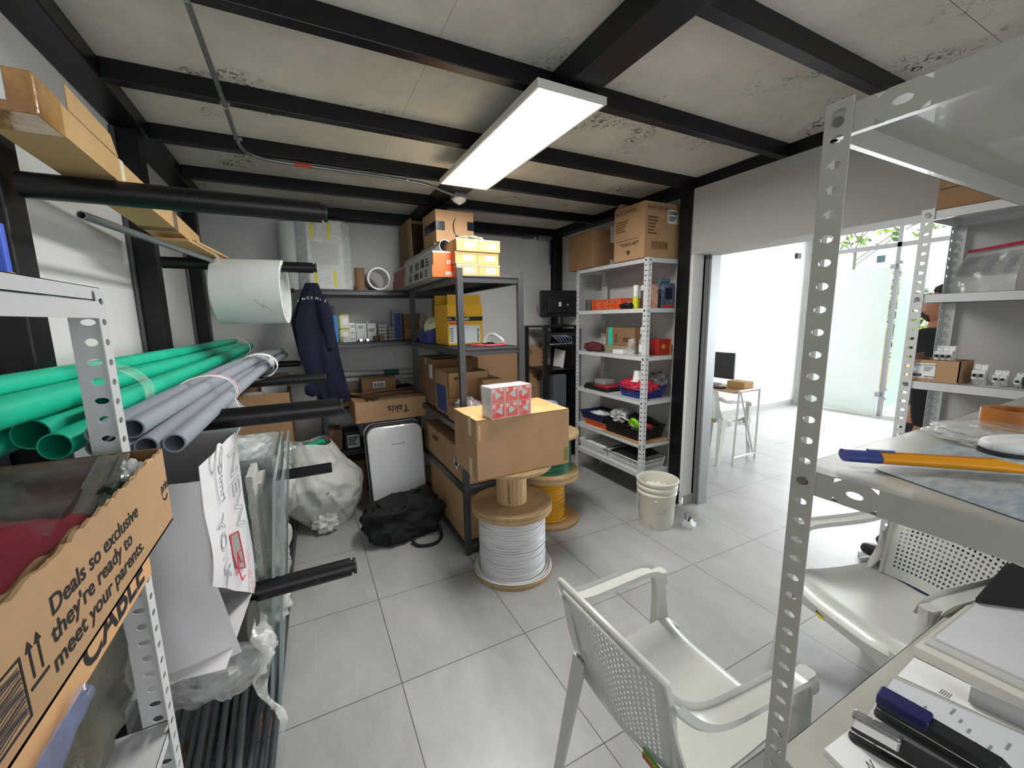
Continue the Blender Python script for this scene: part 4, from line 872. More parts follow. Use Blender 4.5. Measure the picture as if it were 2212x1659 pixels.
t = breaker('circuit_breaker', 'white breaker pair lying on the floor beside the bucket, with a black wire', (2.19, .40, .0), 0, 4, rot=(-PI/2+.0, 0, -1.2))
t.location = (2.16, .385, .0); t.rotation_euler = (PI/2, 0, .5); 
part(t, 'black_wire', MB().tube([(.02, .02, .02), (.03, .05, .01), (.05, .07, .0)], .003, 6), K['bplast'], smooth=True)

# ============================================================ LEFT: pipes on the arms
def pvc(name, lbl, p0, p1, ro, ri, m, grp, sag=0., marks=0, seed=0, bell=False):
    t = thing(name, lbl, 'pipe', tuple(p0), group=grp)
    P0 = Vector(p0); P1 = Vector(p1); n = 20; N = 8; mb = MB(); pts = []
    for i in range(N+1):
        u = i/N; p = P0.lerp(P1, u); p.z -= sag*math.sin(PI*u); pts.append(p)
    rings = []
    for r_ in (ro, ri):
        rs = []
        for i, p in enumerate(pts):
            d = (pts[min(i+1, N)]-pts[max(i-1, 0)]); rs.append(MB().ring(p, r_, n, d))
        rings.append(rs)
    vs = [v for rs in rings for r_ in rs for v in r_]; q = (N+1)*n; fs = []
    for i in range(N):
        for k in range(n):
            l = (k+1) % n; a, b = i*n, (i+1)*n; fs += [(a+k, a+l, b+l, b+k), (q+a+k, q+b+k, q+b+l, q+a+l)]
    for k in range(n): l = (k+1) % n; fs += [(k, q+k, q+l, l), (N*n+k, N*n+l, q+N*n+l, q+N*n+k)]
    mb.add(vs, fs); part(t, 'tube', mb, m, smooth=True, world=True)
    if marks:
        R = random.Random(seed); d = (P1-P0).normalized(); up = Vector((0, 0, 1)); sd = d.cross(up).normalized(); th = .55+.3*R.random()
        nn = (up*math.cos(th)+sd*math.sin(th)*1).normalized(); tt = d.cross(nn); mb = MB(); s = .06
        for g in range(marks):
            s += .04
            for c in range(R.randint(2, 4)):
                c0 = P0+d*s+nn*(ro+.0004); w_ = .004+.004*R.random(); hh = .006
                mb.add([c0-tt*hh*.5, c0+d*w_-tt*hh*.5, c0+d*w_+tt*hh*.5, c0+tt*hh*.5, c0-tt*hh*.5+nn*.0003, c0+d*w_-tt*hh*.5+nn*.0003, c0+d*w_+tt*hh*.5+nn*.0003, c0+tt*hh*.5+nn*.0003], [(4, 5, 6, 7), (0, 1, 5, 4), (1, 2, 6, 5), (2, 3, 7, 6), (3, 0, 4, 7)]); s += w_+.004
            s += .05
        part(t, 'printed_marking', mb, MATS.get('grey_print') or mat('grey_print', '6f7478', .7), world=True, kind='stuff')
    return t
GP = [ # near end, far end
 ((-.790, -.36, 1.304), (-.752, 2.46, 1.300), 'green pipe whose open mouth shows largest, beside the upright post'),
 ((-.724, -.44, 1.289), (-.690, 2.5, 1.296), 'green pipe with a smaller open mouth right of the largest mouth'),
 ((-.856, -.40, 1.288), (-.815, 2.48, 1.298), 'green pipe ending low at the left edge under the largest mouth'),
 ((-.850, -.98, 1.362), (-.786, 2.45, 1.350), 'green pipe in the second layer of the bundle, nearest the wall'),
 ((-.785, -.97, 1.378), (-.722, 2.44, 1.350), 'green pipe in the second layer passing just over the largest mouth'),
 ((-.692, -.28, 1.338), (-.657, 2.47, 1.345), 'green pipe in the second layer of the bundle, on the room side'),
 ((-.820, -1.0, 1.420), (-.756, 2.46, 1.396), 'thinner green pipe topmost on the bundle'),
]
for i, (a, b, l) in enumerate(GP):
    ro = (.033, .028, .030, .031, .031, .028, .023)[i]
    pvc('green_pipe', l, a, b, ro, ro-.003, K['gpipe'], 'green pipes on the wall arms', sag=.004)
t = thing('tie_wrap', 'clear plastic wrap tied round the near part of the green pipes', 'wrap', (-.8, -.1, 1.3))
mb = MB()
def wfn(cx, cz, ax, az, y0, wd, tilt=0.): return lambda u, v: (cx+ax*math.cos(2*PI*u)*(1+.03*nz((u*6, v, 0), 2)), y0+wd*v+tilt*math.cos(2*PI*u), cz+az*math.sin(2*PI*u)*(1+.04*nz((u*6, v, 3), 2)))
part(t, 'wrap', mb.grid(wfn(-.775, 1.345, .125, .092, -.18, .09, .03), 48, 3), film('wrap_thin', (.85, .9, .85), .12, .45, .15, 20, .6), smooth=True, world=True)
t = thing('tie_wrap', 'thin pale string tied round the far tips of the green pipes', 'string', (-.76, 2.2, 1.26))
part(t, 'string', MB().tube([(-.74+.115*math.cos(a), 2.2, 1.343+.08*math.sin(a)) for a in [2*PI*i/32 for i in range(32)]], .003, 6, closed=True), K['wplast'], smooth=True, world=True)
SP = [((-.537, -.42, 1.262), (-.400, 2.42, 1.262), 'grey pipe nearest the room, its open mouth beside the torn carton corner'),
 ((-.585, -.43, 1.264), (-.446, 2.45, 1.262), 'grey pipe second from the room side of the grey bundle'),
 ((-.633, -.44, 1.264), (-.492, 2.42, 1.262), 'grey pipe third from the room side, just under the one beside the post'),
 ((-.681, -.38, 1.264), (-.538, 2.45, 1.262), 'grey pipe mostly hidden behind the white post'),
 ((-.609, -.41, 1.304), (-.423, 2.35, 1.302), 'grey pipe in the upper layer of the grey bundle, mouth right of the white post'),
 ((-.660, -.43, 1.304), (-.469, 2.38, 1.302), 'grey pipe in the upper layer of the grey bundle, next to the green pipes')]
for i, (a, b, l) in enumerate(SP): pvc('grey_pipe', l, a, b, .0225, .0185, K['spipe'], 'grey pipes on the wall arms', sag=-.022, marks=7, seed=i)
t = thing('tie_wrap', 'white and pink wire loop tied round the near part of the grey pipes', 'wire', (-.55, .1, 1.24))
for q, (mm, dy) in enumerate((('wplast', 0), ('wplast', .012), (mat('pink_wire', 'd9a3ac', .5), .024))):
    part(t, 'wire', MB().tube([(-.565+.082*math.cos(a)+.004*q, .12+dy+.04*math.cos(a), 1.295+.062*math.sin(a)) for a in [2*PI*i/36 for i in range(36)]], .0022, 6, closed=True), K[mm] if isinstance(mm, str) else mm, smooth=True, world=True)
part(t, 'loose_end', MB().tube(smooth_path([(-.49, .15, 1.27), (-.47, .12, 1.2), (-.50, .08, 1.13), (-.56, .05, 1.05)]), .002, 6), K['wplast'], smooth=True, world=True)
t = thing('tie_wrap', 'crumpled clear film and wire tied round the far part of the grey pipes', 'wrap', (-.5, 1.1, 1.24))
part(t, 'film', MB().grid(wfn(-.50, 1.29, .088, .066, .98, .2), 48, 6), film('wrap_crinkle', (.9, .9, .9), .2, .8, .15, 24, .9), smooth=True, world=True)
for q in range(4): part(t, 'wire', MB().tube([(-.49+.092*math.cos(a), 1.08+.03*q+.03*math.cos(a), 1.292+.069*math.sin(a)) for a in [2*PI*i/36 for i in range(36)]], .0022, 6, closed=True), K['wplast'], smooth=True, world=True)
part(t, 'paper_flag', MB().box(-.43, -.415, 1.10, 1.16, 1.30, 1.34), K['white'], world=True)

# ---- white foam roll on its arm
t = thing('foam_roll', 'wide roll of white foam sheet hanging on a black arm', 'roll', (-.47, 1.1, 1.69))
n = 72; mb = MB(); c = Vector((0, 1.1, 1.703)); x0, x1 = -.63, -.315
def rr(a): return .172
prof = []
mb.pipe((x0, c.y, c.z), (x1, c.y, c.z), .172, .150, 64)
part(t, 'outer_layers', mb, K['foam'], smooth=True, world=True)
for k in range(5):
    part(t, 'inner_layer', MB().pipe((x0+.004, c.y, c.z), (x1-.004-.003*k, c.y, c.z+.003*k), .1485-.015*k, .142-.015*k, 48), K['foam'], smooth=True, world=True)
part(t, 'core', MB().pipe((x0+.01, c.y, 1.755), (x1-.02, c.y, 1.755), .068, .062, 32).xf(Matrix.Translation((0, 0, -.005))), K['foam'], smooth=True, world=True)
t2 = [o for o in bpy.data.objects if o.parent == t and o.name.startswith('outer')][0]
mb = MB()
for k in range(2):
    a = math.radians(195+9*k); mb.cyl((-.44+.035*k, c.y+.1735*math.cos(a), c.z+.1735*math.sin(a)), (-.40+.035*k, c.y+.1735*math.cos(a+.28), c.z+.1735*math.sin(a+.28)), .0014, 5)
part(t, 'pen_mark', mb, MATS['grey_print'], world=True)

t.rotation_euler = (0, 0, -.13)
# ---- navy overall hanging from the arm ends
t = thing('overall', 'navy blue work overall with white back lettering hanging from the arm end', 'overall', (-.14, 2.05, .88))
def jfn(u, v):
    z = 1.835-.93*v
    cx = -.155+.055*v+.06*max(0, v-.6)
    wl = .045+.13*min(1, v*3.2)-.02*v+(-.05*max(0, v-.62)/.4); wr = .045+.045*min(1, v*3.)+.02*v
    a = 2*PI*u; ca, sa = math.cos(a), math.sin(a)
    f = 1+.16*math.sin(a*5+v*2.5)*min(1, v*4)+.07*math.sin(a*9+3*v)
    x = cx+(wr if ca > 0 else wl)*ca*f; y = 2.045+.062*sa*f*(.7+.5*v)
    bottom = .05*math.sin(a*2+1)*max(0, v-.8)*5
    return (x, y, z+bottom)
part(t, 'cloth', MB().grid(jfn, 72, 40), K['navy'], smooth=True, world=True)
part(t, 'collar', blob(MB(), (-.155, 2.045, 1.79), (.05, .05, .045), 5, .2, 3, flat=False), K['navy'], smooth=True, world=True)
part(t, 'sleeve', MB().tube(smooth_path([(-.10, 2.0, 1.72), (-.075, 1.99, 1.6), (-.065, 1.985, 1.45), (-.06, 1.985, 1.33)]), .04, 12, rs=[.03+.02*math.sin(PI*min(1, i/10)) for i in range(13)]), K['navy'], smooth=True, world=True)
part(t, 'trouser_leg', MB().tube(smooth_path([(-.09, 2.05, 1.15), (-.05, 2.03, 1.05), (.0, 2.02, .95), (.03, 2.02, .885)]), .05, 12, rs=[.07-.022*i/12 for i in range(13)]), K['navy'], smooth=True, world=True)
part(t, 'cuff', blob(MB(), (-.21, 2.03, 1.0), (.065, .05, .055), 7, .15, 3, flat=False), K['navy'], smooth=True, world=True)
lett = 'INGENIE'
for i, ch in enumerate(lett):
    u = i/6; text(t, ch, (-.262+.18*u, 1.962-.02*math.sin(PI*u), 1.688+.022*math.sin(PI*u)), (1, 0, .25*math.cos(PI*u)), (-.25*math.cos(PI*u), 0, 1), .028, K['white'])

# ---- long cardboard boxes on the highest arm
t = thing('long_cardboard_box', 'very long open cardboard box with a shipping label lying over the highest arm', 'box', (-.66, .1, 1.9))
cw = mat('carton_tan', 'c3a06f', .8, var=.12, vs=5)
x0, x1 = -.775, -.663
def skew(mb): 
    for v in mb.v: v.z += -.028*(v.y)-.0; v.x += .045*(v.y)*.0
    return mb
part(t, 'bottom_panel', skew(MB().box(x0, x1, -.40, .98, 1.920, 1.926)), cw, world=True)
part(t, 'side_panel', skew(MB().box(x1-.004, x1, -.40, .98, 1.926, 1.985)), cw, world=True)
part(t, 'side_panel', skew(MB().box(x0, x0+.004, -.40, .98, 1.926, 2.0)), cw, world=True)
part(t, 'end_panel', skew(MB().box(x0, x1, .976, .98, 1.926, 1.985)), cw, world=True)
part(t, 'torn_flap', skew(MB().prism([(x1, -.30, 1.985), (x1, -.03, 1.985), (x1-.004, -.05, 2.035), (x1-.006, -.28, 2.045)], (.003, 0, 0))), cw, bev=.001, world=True)
pt = mat('pale_strap', 'd9d6bd', .5)
part(t, 'tape_band', skew(MB().box(x0-.001, x1+.001, -.02, .01, 1.918, 1.987)), pt, world=True)
part(t, 'tape_band', skew(MB().box(x0-.001, x1+.001, .50, .56, 1.918, 1.987)), mat('brown_film_band', '7d6a58', .25), world=True)
t = thing('taped_box', 'brown-taped box end with a paper shipping label resting in the long open box', 'box', (-.74, -.38, 1.916))
part(t, 'body', skew(MB().box(-.84, -.6605, -.435, -.33, 1.916, 1.992)), mat('taped_brown', '8f6238', .18, var=.45, vs=9, col2='c49a60', coat=.5, bump=.3, bs=30), bev=.004, world=True)
bars(t, -.09, -.02, -.0572+.0, .045, .062, 12, K['ink']) if False else None
part(t, 'front_label', MB().box(-.84, -.70, -.4365, -.4355, 1.945, 2.0), K['label'], world=True)
mb = MB()
for k in range(5): mb.box(-.835, -.76-.01*(k % 2), -.4371, -.4366, 1.952+.008*k, 1.955+.008*k)
part(t, 'label_print', mb, K['ink'], world=True, kind='stuff')
t = thing('flat_cardboard', 'flattened cardboard strips with a loose white band at the far end of the long box', 'cardboard', (-.6, 1.0, 1.88))
part(t, 'strips', MB().prism([(-.76, .60, 1.874), (-.64, .60, 1.874), (-.60, 1.16, 1.876), (-.72, 1.16, 1.876)], (0, 0, .010)).prism([(-.75, .7, 1.885), (-.63, .7, 1.885), (-.58, 1.20, 1.887), (-.7, 1.2, 1.887)], (0, 0, .010)), MATS['carton_tan'], world=True)
part(t, 'white_band', MB().grid(lambda u, v: (-.63+.03*u+.01*math.sin(3*u)+.012*v, .93+.05*u, 1.885-.06*u+.01*math.sin(4*u)), 8, 1, .0015), pt, world=True)
# things at the very left edge
t = carton('blue_box', 'blue and brown box at the left edge behind the white shelf rail', -.82, -.672, -.60, -.585, 1.604, 1.70, MATS['blue_ink'] if False else mat('royal_blue_print', '3c5fd0', .5), cat='box')
part(t, 'brown_base', MB().box(-.0750, .0750, -.0085, .0085, -.0, .018), K['card'])

# ---- carton with torn rim on the near-left shelf
t = thing('open_carton', 'open cardboard carton with torn rim and large black slogan close at the left', 'box', (-.69, -.86, 1.138))
y0, y1, xf = -1.38, -.575, -.52
R = random.Random(9)
zt = 1.292; zb = 1.140
P = [(xf, y1, zb), (xf, y0, zb)]
N = 70; top = []
for i in range(N+1):
    u = i/N; y = y0+(y1-y0)*u; wav = .0 if u < .05 else (.006*nz((u*9, 0, 0), 1, 2)+.0035*R.uniform(-1, 1)); top.append((xf, y, zt+.0+wav-.012*math.sin(PI*u)))
part(t, 'front_wall', MB().prism([(xf, y1, zb), (xf, y0, zb)]+top, (-.005, 0, 0)), K['card'], world=True)
part(t, 'torn_fringe', MB().prism([(xf-.001, y0+(y1-y0)*i/60, zt-.004+.0045*R.uniform(-1, 1)-.012*math.sin(PI*i/60)) for i in range(61)]+[(xf-.001, y1, zt-.022), (xf-.001, y0, zt-.022)], (-.006, 0, 0)), mat('torn_liner', 'd8b684', .9, bump=.5, bs=200), world=True)
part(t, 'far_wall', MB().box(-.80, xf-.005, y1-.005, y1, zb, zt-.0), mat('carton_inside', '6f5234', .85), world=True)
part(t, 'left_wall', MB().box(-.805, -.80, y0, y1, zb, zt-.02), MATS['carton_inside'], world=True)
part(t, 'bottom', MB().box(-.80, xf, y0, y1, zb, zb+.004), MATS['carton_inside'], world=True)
yd = (0, 1, .0); zd = (0, 0, 1)
for s, y, z, sz in (('Deals so exclusive', -1.006, 1.222, .0305), ("they're ready to", -1.012, 1.193, .0305), ('meet your parents.', -1.018, 1.163, .0305)):
    text(t, s, (xf, y, z), yd, zd, sz, K['ink'], bold=.0006, off=.0006, squash=1.18)
text(t, 'prim', (xf, -.618, 1.212), yd, zd, .026, K['ink'], bold=.0004, off=.0006)
part(t, 'smile_print', MB().tube([(xf+.0006, -.614+.026*u, 1.201-.007*math.sin(PI*u)) for u in [i/10 for i in range(11)]], .0014, 6), K['ink'], world=True)
mb = MB()
for yy in (-1.050, -1.035):
    mb.prism([(xf+.0002, yy-.0014, 1.186), (xf+.0002, yy+.0014, 1.186), (xf+.0002, yy+.0014, 1.216), (xf+.0002, yy+.006, 1.216), (xf+.0002, yy, 1.226), (xf+.0002, yy-.006, 1.216), (xf+.0002, yy-.0014, 1.216)], (.0006, 0, 0))
mb.box(xf+.0002, xf+.0008, -1.058, -1.026, 1.177, 1.1805); part(t, 'upright_arrows', mb, K['ink'], world=True)
mb = MB().box(xf+.0002, xf+.0008, -1.17, -1.064, 1.2185, 1.221).box(xf+.0002, xf+.0008, -1.17, -1.064, 1.156, 1.1585).box(xf+.0002, xf+.0008, -1.0665, -1.064, 1.1585, 1.2185)
part(t, 'frame_print', mb, K['ink'], world=True); mb = MB()
for k in range(16): mb.tube([(xf+.0005, -1.165+.0955*u, 1.163+.0034*k+.0012*math.sin(9*u+k)) for u in [i/8 for i in range(9)]], .0005+.0004*(k % 3), 4)
part(t, 'wavy_bar_print', mb, K['ink'], world=True)
# contents of the carton
def slabfn(x0, x1, y0, y1, z0, z1, am, s): return lambda u, v: (x0+(x1-x0)*u, y0+(y1-y0)*v+.004*nz((u*4, v*4, 0), 1, s), z0+(z1-z0)*v+am*nz((u*5, v*5, s), 1.2, s))
t = thing('wrapped_cloth', 'dark brown folded cloth in a clear sleeve standing in the torn carton', 'package', (-.70, -.70, 1.15))
part(t, 'cloth', MB().grid(slabfn(-.795, -.602, -.80, -.60, 1.225, 1.284, .004, 3), 20, 12, .03), mat('brown_cloth', '4a2f22', .7, var=.5, vs=12), smooth=True, world=True)
part(t, 'sleeve', MB().grid(slabfn(-.797, -.600, -.80, -.60, 1.238, 1.296, .003, 3), 24, 14, .002), film('sleeve', (.6, .6, .6), .02, .22, .1, 12, .6), smooth=True, world=True)
t = thing('wrapped_cloth', 'stitched grey plastic packet beside the brown cloth in the torn carton', 'package', (-.6, -.66, 1.2))
part(t, 'packet', MB().grid(slabfn(-.607, -.562, -.76, -.60, 1.225, 1.296, .003, 8), 8, 14, .006), mat('grey_poly', '77756c', .25, var=.3, vs=20, bump=.3, bs=50), smooth=True, world=True)
part(t, 'stitching', MB().tube([(-.573-.0*i, -.755+.012*i, 1.2315+.0052*i) for i in range(13)], .0009, 5), K['ink'], world=True)
t = thing('plastic_bag', 'small clear plastic bag at the far corner of the torn carton', 'bag', (-.555, -.63, 1.2)); part(t, 'bag', blob(MB(), (0, 0, 0), (.022, .035, .042), 71, .5, 3.4), K['film2'], smooth=True)
t = thing('green_cloth', 'dark green patterned cloth under the clear bag in the torn carton', 'cloth', (-.56, -.66, 1.146)); part(t, 'cloth', blob(MB(), (0, 0, 0), (.035, .07, .062), 73, .2, 3), mat('dark_green_cloth', '23412a', .8, var=.8, vs=30, col2='0c1a10'), smooth=True)
t = thing('maroon_cloth', 'maroon folded cloth filling the near part of the torn carton', 'cloth', (-.64, -.95, 1.146))
part(t, 'cloth', MB().grid(lambda u, v: (-.795+.235*u, -1.36+.66*v, 1.232+.022*(1-u)+.008*nz((u*3, v*6, 0), 1.4, 4)+.005*math.sin(v*14+u*3)), 30, 50, .03), K['red'], smooth=True, world=True)
t = thing('kraft_paper', 'torn kraft paper crumpled between the maroon cloth and the carton wall', 'paper', (-.545, -1.0, 1.146))
part(t, 'sheet', MB().grid(lambda u, v: (-.572+.04*u+.006*nz((u*4, v*9, 0), 1, 3), -1.34+.50*v, 1.236+.022*math.sin(PI*u)+.012*nz((u*3, v*12, 2), 1, 7)), 10, 50, .0015), mat('kraft', '9c7b4e', .75, var=.3, vs=12, bump=.3, bs=60), smooth=True, world=True)
# carton below it
t = thing('cardboard_box', 'cardboard carton printed CABLE under the torn carton', 'box', (-.68, -.9, 1.042))
part(t, 'body', MB().box(-.80, -.56, -1.2, -.592, 1.042, 1.137), mat('peach_carton', 'd0a273', .8, var=.1), bev=.003, world=True)
text(t, 'CABLE', (-.56, -.875, 1.055), yd, zd, .066, K['ink'], bold=.0015, off=.0006, squash=1.25)
t = thing('plastic_sleeve', 'empty clear plastic sleeve with blue tint draped below the carton slogan', 'bag', (-.60, -.90, .95))
part(t, 'sleeve', MB().grid(lambda u, v: (-.550+.012*math.sin(PI*u)*v, -1.03+.12*v, 1.06-.065*u*(1-.5*v)+.01*v+.006*nz((u*3, v*5, 0), 1, 9)), 14, 20, .001), film('blue_sleeve', (.5, .56, .75), .12, .5, .08, 7, .6), smooth=True, world=True)
# wrapped bundle on the lower tray, white sheets, black post behind
t = thing('wrapped_bundle', 'long grey-green bundle wrapped in clear film under the cartons at left', 'bundle', (-.75, -.50, .656))
part(t, 'core', blob(MB(), (-.02, -.12, .0), (.12, .30, .20), 81, .22, 2.5, 40, 26, 2.6, fold=.06), mat('mossy_wrap', '5c5a4a', .35, var=.5, vs=9, bump=.6, bs=25), smooth=True)
t = thing('film_bundle', 'dark bundle wrapped in shiny clear film with trailing knotted end under the paper bag', 'bundle', (-.56, -.14, .60))
part(t, 'core', MB().cyl((-.15, .02, -.02), (.09, -.02, -.01), .062, 20), mat('dark_core', '3d4038', .7), smooth=True)
part(t, 'film', blob(MB(), (-.02, .0, -.105), (.15, .11, .105), 83, .22, 3, 44, 28, 2.6, flat=False, fold=.05), film('wrap_shiny', (.85, .86, .84), .22, .75, .07, 11, .9), smooth=True)
def tail(u, v):
    s = v; cx = .10+.04*s+.02*math.sin(9*s); cz = -.02-.30*s; r = .024*(1-.75*s)*(1+.35*math.sin(17*s)); a = 2*PI*u
    return (cx+r*math.cos(a)*(1+.3*nz((u*5, s*9, 0), 1)), -.06-.10*s+r*math.sin(a), cz)
part(t, 'trailing_film', MB().grid(tail, 14, 40), film('wrap_tail', (.9, .9, .88), .08, .6, .1, 20, .8), smooth=True)
t = thing('dark_case', 'black case standing on the lower tray behind the wrapped bundle', 'case', (-.9, -.7, .656))
part(t, 'case', MB().box(-.04, .02, -.35, .12, 0, .20), K['bplast'], bev=.008)
t = thing('white_sheet', 'crumpled white papers on the lower tray below the CABLE carton', 'paper', (-.80, -.80, .656)); part(t, 'sheet', blob(MB(), (0, 0, 0), (.05, .10, .05), 77, .4, 3), K['white'], smooth=True)

# ---- white paper bag with hand lettering
t = thing('paper_bag', 'large white paper bag with outlined lettering and a red and grey emblem at left', 'bag', (-.62, -.24, .62))
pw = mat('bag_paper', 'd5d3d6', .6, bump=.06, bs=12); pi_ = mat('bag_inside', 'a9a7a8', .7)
NF = (-.500, -.412); FF = (-.468, -.07); NL = (-.80, -.385); FL = (-.77, -.05)
zb, zt = .66, 1.20
def q4(a, b, z0, z1, th=.002, wob=.006, s=0, nu=12, nv=14, zt2=None):
    return lambda u, v: (a[0]+(b[0]-a[0])*u+wob*nz((u*3, v*3, s), 1.2, s)*math.sin(PI*u), a[1]+(b[1]-a[1])*u+wob*nz((u*3, v*3, s+3), 1.2, s)*math.sin(PI*u), z0+((z1+(zt2-z1)*u if zt2 else z1)-z0)*v)
part(t, 'room_side', MB().grid(lambda u, v: (lambda p: (p[0]+.035*math.sin(PI*min(1, v*1.6))*.3*(1-v)+.0, p[1]-.03*(1-v)*(1-u), p[2]))((lambda q: (q[0], q[1], .90-.27*u+(1.195-.90+.27*u)*v))(q4(NF, FF, zb, 1.195, s=1)(u, v))), 16, 20, .0015), pw, smooth=True, world=True)
part(t, 'front_side', MB().grid(lambda u, v: (lambda p, k: (p[0]+.022*u*k, p[1]+.07*u*u*k, p[2]))(q4(NL, NF, zb-.03, 1.16, s=2, wob=.012)(u, v), max(0, 1-v/.5)), 20, 24, .0015), pw, smooth=True, world=True)
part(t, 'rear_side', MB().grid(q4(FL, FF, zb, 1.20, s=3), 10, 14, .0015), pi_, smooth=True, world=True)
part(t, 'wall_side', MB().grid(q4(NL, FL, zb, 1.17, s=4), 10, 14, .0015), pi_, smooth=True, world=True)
part(t, 'bottom', MB().prism([(NL[0], NL[1], zb), (NF[0], NF[1]-.02, zb), (FF[0], FF[1], zb), (FL[0], FL[1], zb)], (0, 0, .002)), pw, world=True)
part(t, 'handle', MB().tube(smooth_path([(-.488, -.33, 1.15), (-.478, -.34, 1.19), (-.476, -.30, 1.215), (-.478, -.25, 1.19), (-.482, -.26, 1.14)]), .004, 8), K['white'], smooth=True, world=True)
def on_bag(u, z, off=.004):
    return Vector((NF[0]+(FF[0]-NF[0])*u+off+.006, NF[1]+(FF[1]-NF[1])*u, z))
bd = (Vector((FF[0], FF[1], 0))-Vector((NF[0], NF[1], 0))).normalized()
def outline_text(s, u, z, size, m):
    cu = bpy.data.curves.new('t', 'FONT'); cu.body = s; cu.size = size; cu.fill_mode = 'NONE'; cu.bevel_depth = .0008; cu.resolution_u = 2; o = bpy.data.objects.new('t', cu); COL.objects.link(o)
    dg = bpy.context.evaluated_depsgraph_get(); dg.update(); me = bpy.data.meshes.new_from_object(o.evaluated_get(dg)); bpy.data.objects.remove(o); bpy.data.curves.remove(cu)
    me.materials.clear(); me.materials.append(m)
    X = Vector((0, 0, -1)); Y = bd; Z = X.cross(Y); o_ = on_bag(u, z)
    M = Matrix(((X.x, Y.x, Z.x, o_.x), (X.y, Y.y, Z.y, o_.y), (X.z, Y.z, Z.z, o_.z), (0, 0, 0, 1)))
    me.transform(Matrix.Translation(-t.location) @ M); me.name = 'outlined_lettering'; x = bpy.data.objects.new('outlined_lettering', me); COL.objects.link(x); x.parent = t
pg = mat('pencil_grey', '8c8c92', .7)
outline_text('NEW', .58, 1.17, .11, pg); outline_text('YORK', .12, 1.035, .07, pg); outline_text('Dimri', .28, 1.165, .045, pg)
rd = mat('red_emblem_line', 'd8334a', .6); gr = mat('grey_emblem', '96938e', .7)
def em(pts, off=.004): return [tuple(on_bag(u, z+.03, off)) for u, z in pts]
part(t, 'emblem', MB().prism(em([(.34, .925), (.56, .90), (.62, .81), (.62, .77), (.40, .815), (.34, .87)]), (.0008, 0, 0)), gr, world=True)
for pl in ([(.34, .925), (.56, .90), (.62, .81), (.62, .77), (.40, .815), (.34, .87), (.34, .925)], [(.37, .80), (.44, .80), (.47, .85), (.56, .84)], [(.44, .80), (.50, .755), (.60, .75)], [(.47, .85), (.52, .81), (.58, .80)]):
    part(t, 'emblem_line', MB().tube(em(pl, .006), .0018, 6), rd, world=True)
text(t, 'LTC GROUP', on_bag(.76, .83, .005), (0, 0, -1), bd, .028, rd)

# ---- clear plastic covers and glass sheets behind the bag
t = thing('clear_crate', 'tall stack of clear plastic lamp covers wrapped in film behind the paper bag', 'cover', (-.55, .55, .6))
part(t, 'wrapped_block', MB().rbox(-.66, -.40, .30, .75, .64, .99, .03, M=Matrix.Translation((0, 0, 0))), W['film3'], smooth=True, world=True)
part(t, 'grey_cover', MB().box(-.62, -.44, .34, .7, .62, .96), mat('smoky_cover', '848a86', .2, alpha=.75), world=True, bev=.01)
part(t, 'top_film', blob(MB(), (-.03, .02, .30), (.14, .2, .06), 91, .35, 3.2), K['film2'], smooth=True)
t = thing('clear_crate', 'second film-wrapped clear cover nearer to the open brown cartons', 'cover', (-.66, .62, 1.0)); part(t, 'cover', blob(MB(), (-.0, .2, .0), (.12, .12, .09), 93, .2, 2.5), MATS['crate_film'], smooth=True)
gs = mat('glass_sheet', 'b4c4c4', .08, alpha=.42)
for k, l in enumerate(('outermost clear glass sheet standing on edge beside the paper bag', 'inner clear glass sheet standing on edge beside the clear covers')):
    t = thing('glass_sheet', l, 'glass sheet', (-.42-.018*k, .3, .10), group='clear sheets on edge'); M_ = Matrix.Translation((-.455-.025*k, 0, 0)) @ Matrix.Rotation(.10, 4, 'Y')
    part(t, 'sheet', MB().box(-.004, .004, -.05, .62, .16, 1.02, M_), gs, world=True)
    part(t, 'edge', MB().box(-.005, .005, -.056, -.05, .16, 1.02, M_), mat('sheet_edge', '93a1a1', .2), world=True); part(t, 'edge', MB().box(-.005, .005, .62, .626, .16, 1.02, M_), MATS['sheet_edge'], world=True)
part(t, 'paper_strip', MB().box(-.446+.03, -.444+.03, .1, .5, .95, .975, Matrix.Rotation(.03, 4, 'Y')), K['white'], world=True)
for k, (y, z, l) in enumerate(((.10, 1.0, 'taller fibrous white insulation slab beside the paper bag'), (.22, .93, 'shorter fibrous white insulation slab beside the glass edge'))):
    t = thing('insulation_slab', l, 'slab', (-.42, y, z-.35), group='white insulation slabs'); part(t, 'slab', MB().grid(lambda u, v: (-.445+.012*k+.004*nz((u*9, v*9, k), 1, k), y-.11+.16*u+.004*nz((v*8, 0, 0), 1, k), z-.38+.40*v), 14, 30, .02), mat('fibre_wool', 'c6c6bd', .9, var=.25, vs=60, bump=.8, bs=120), smooth=True, world=True)

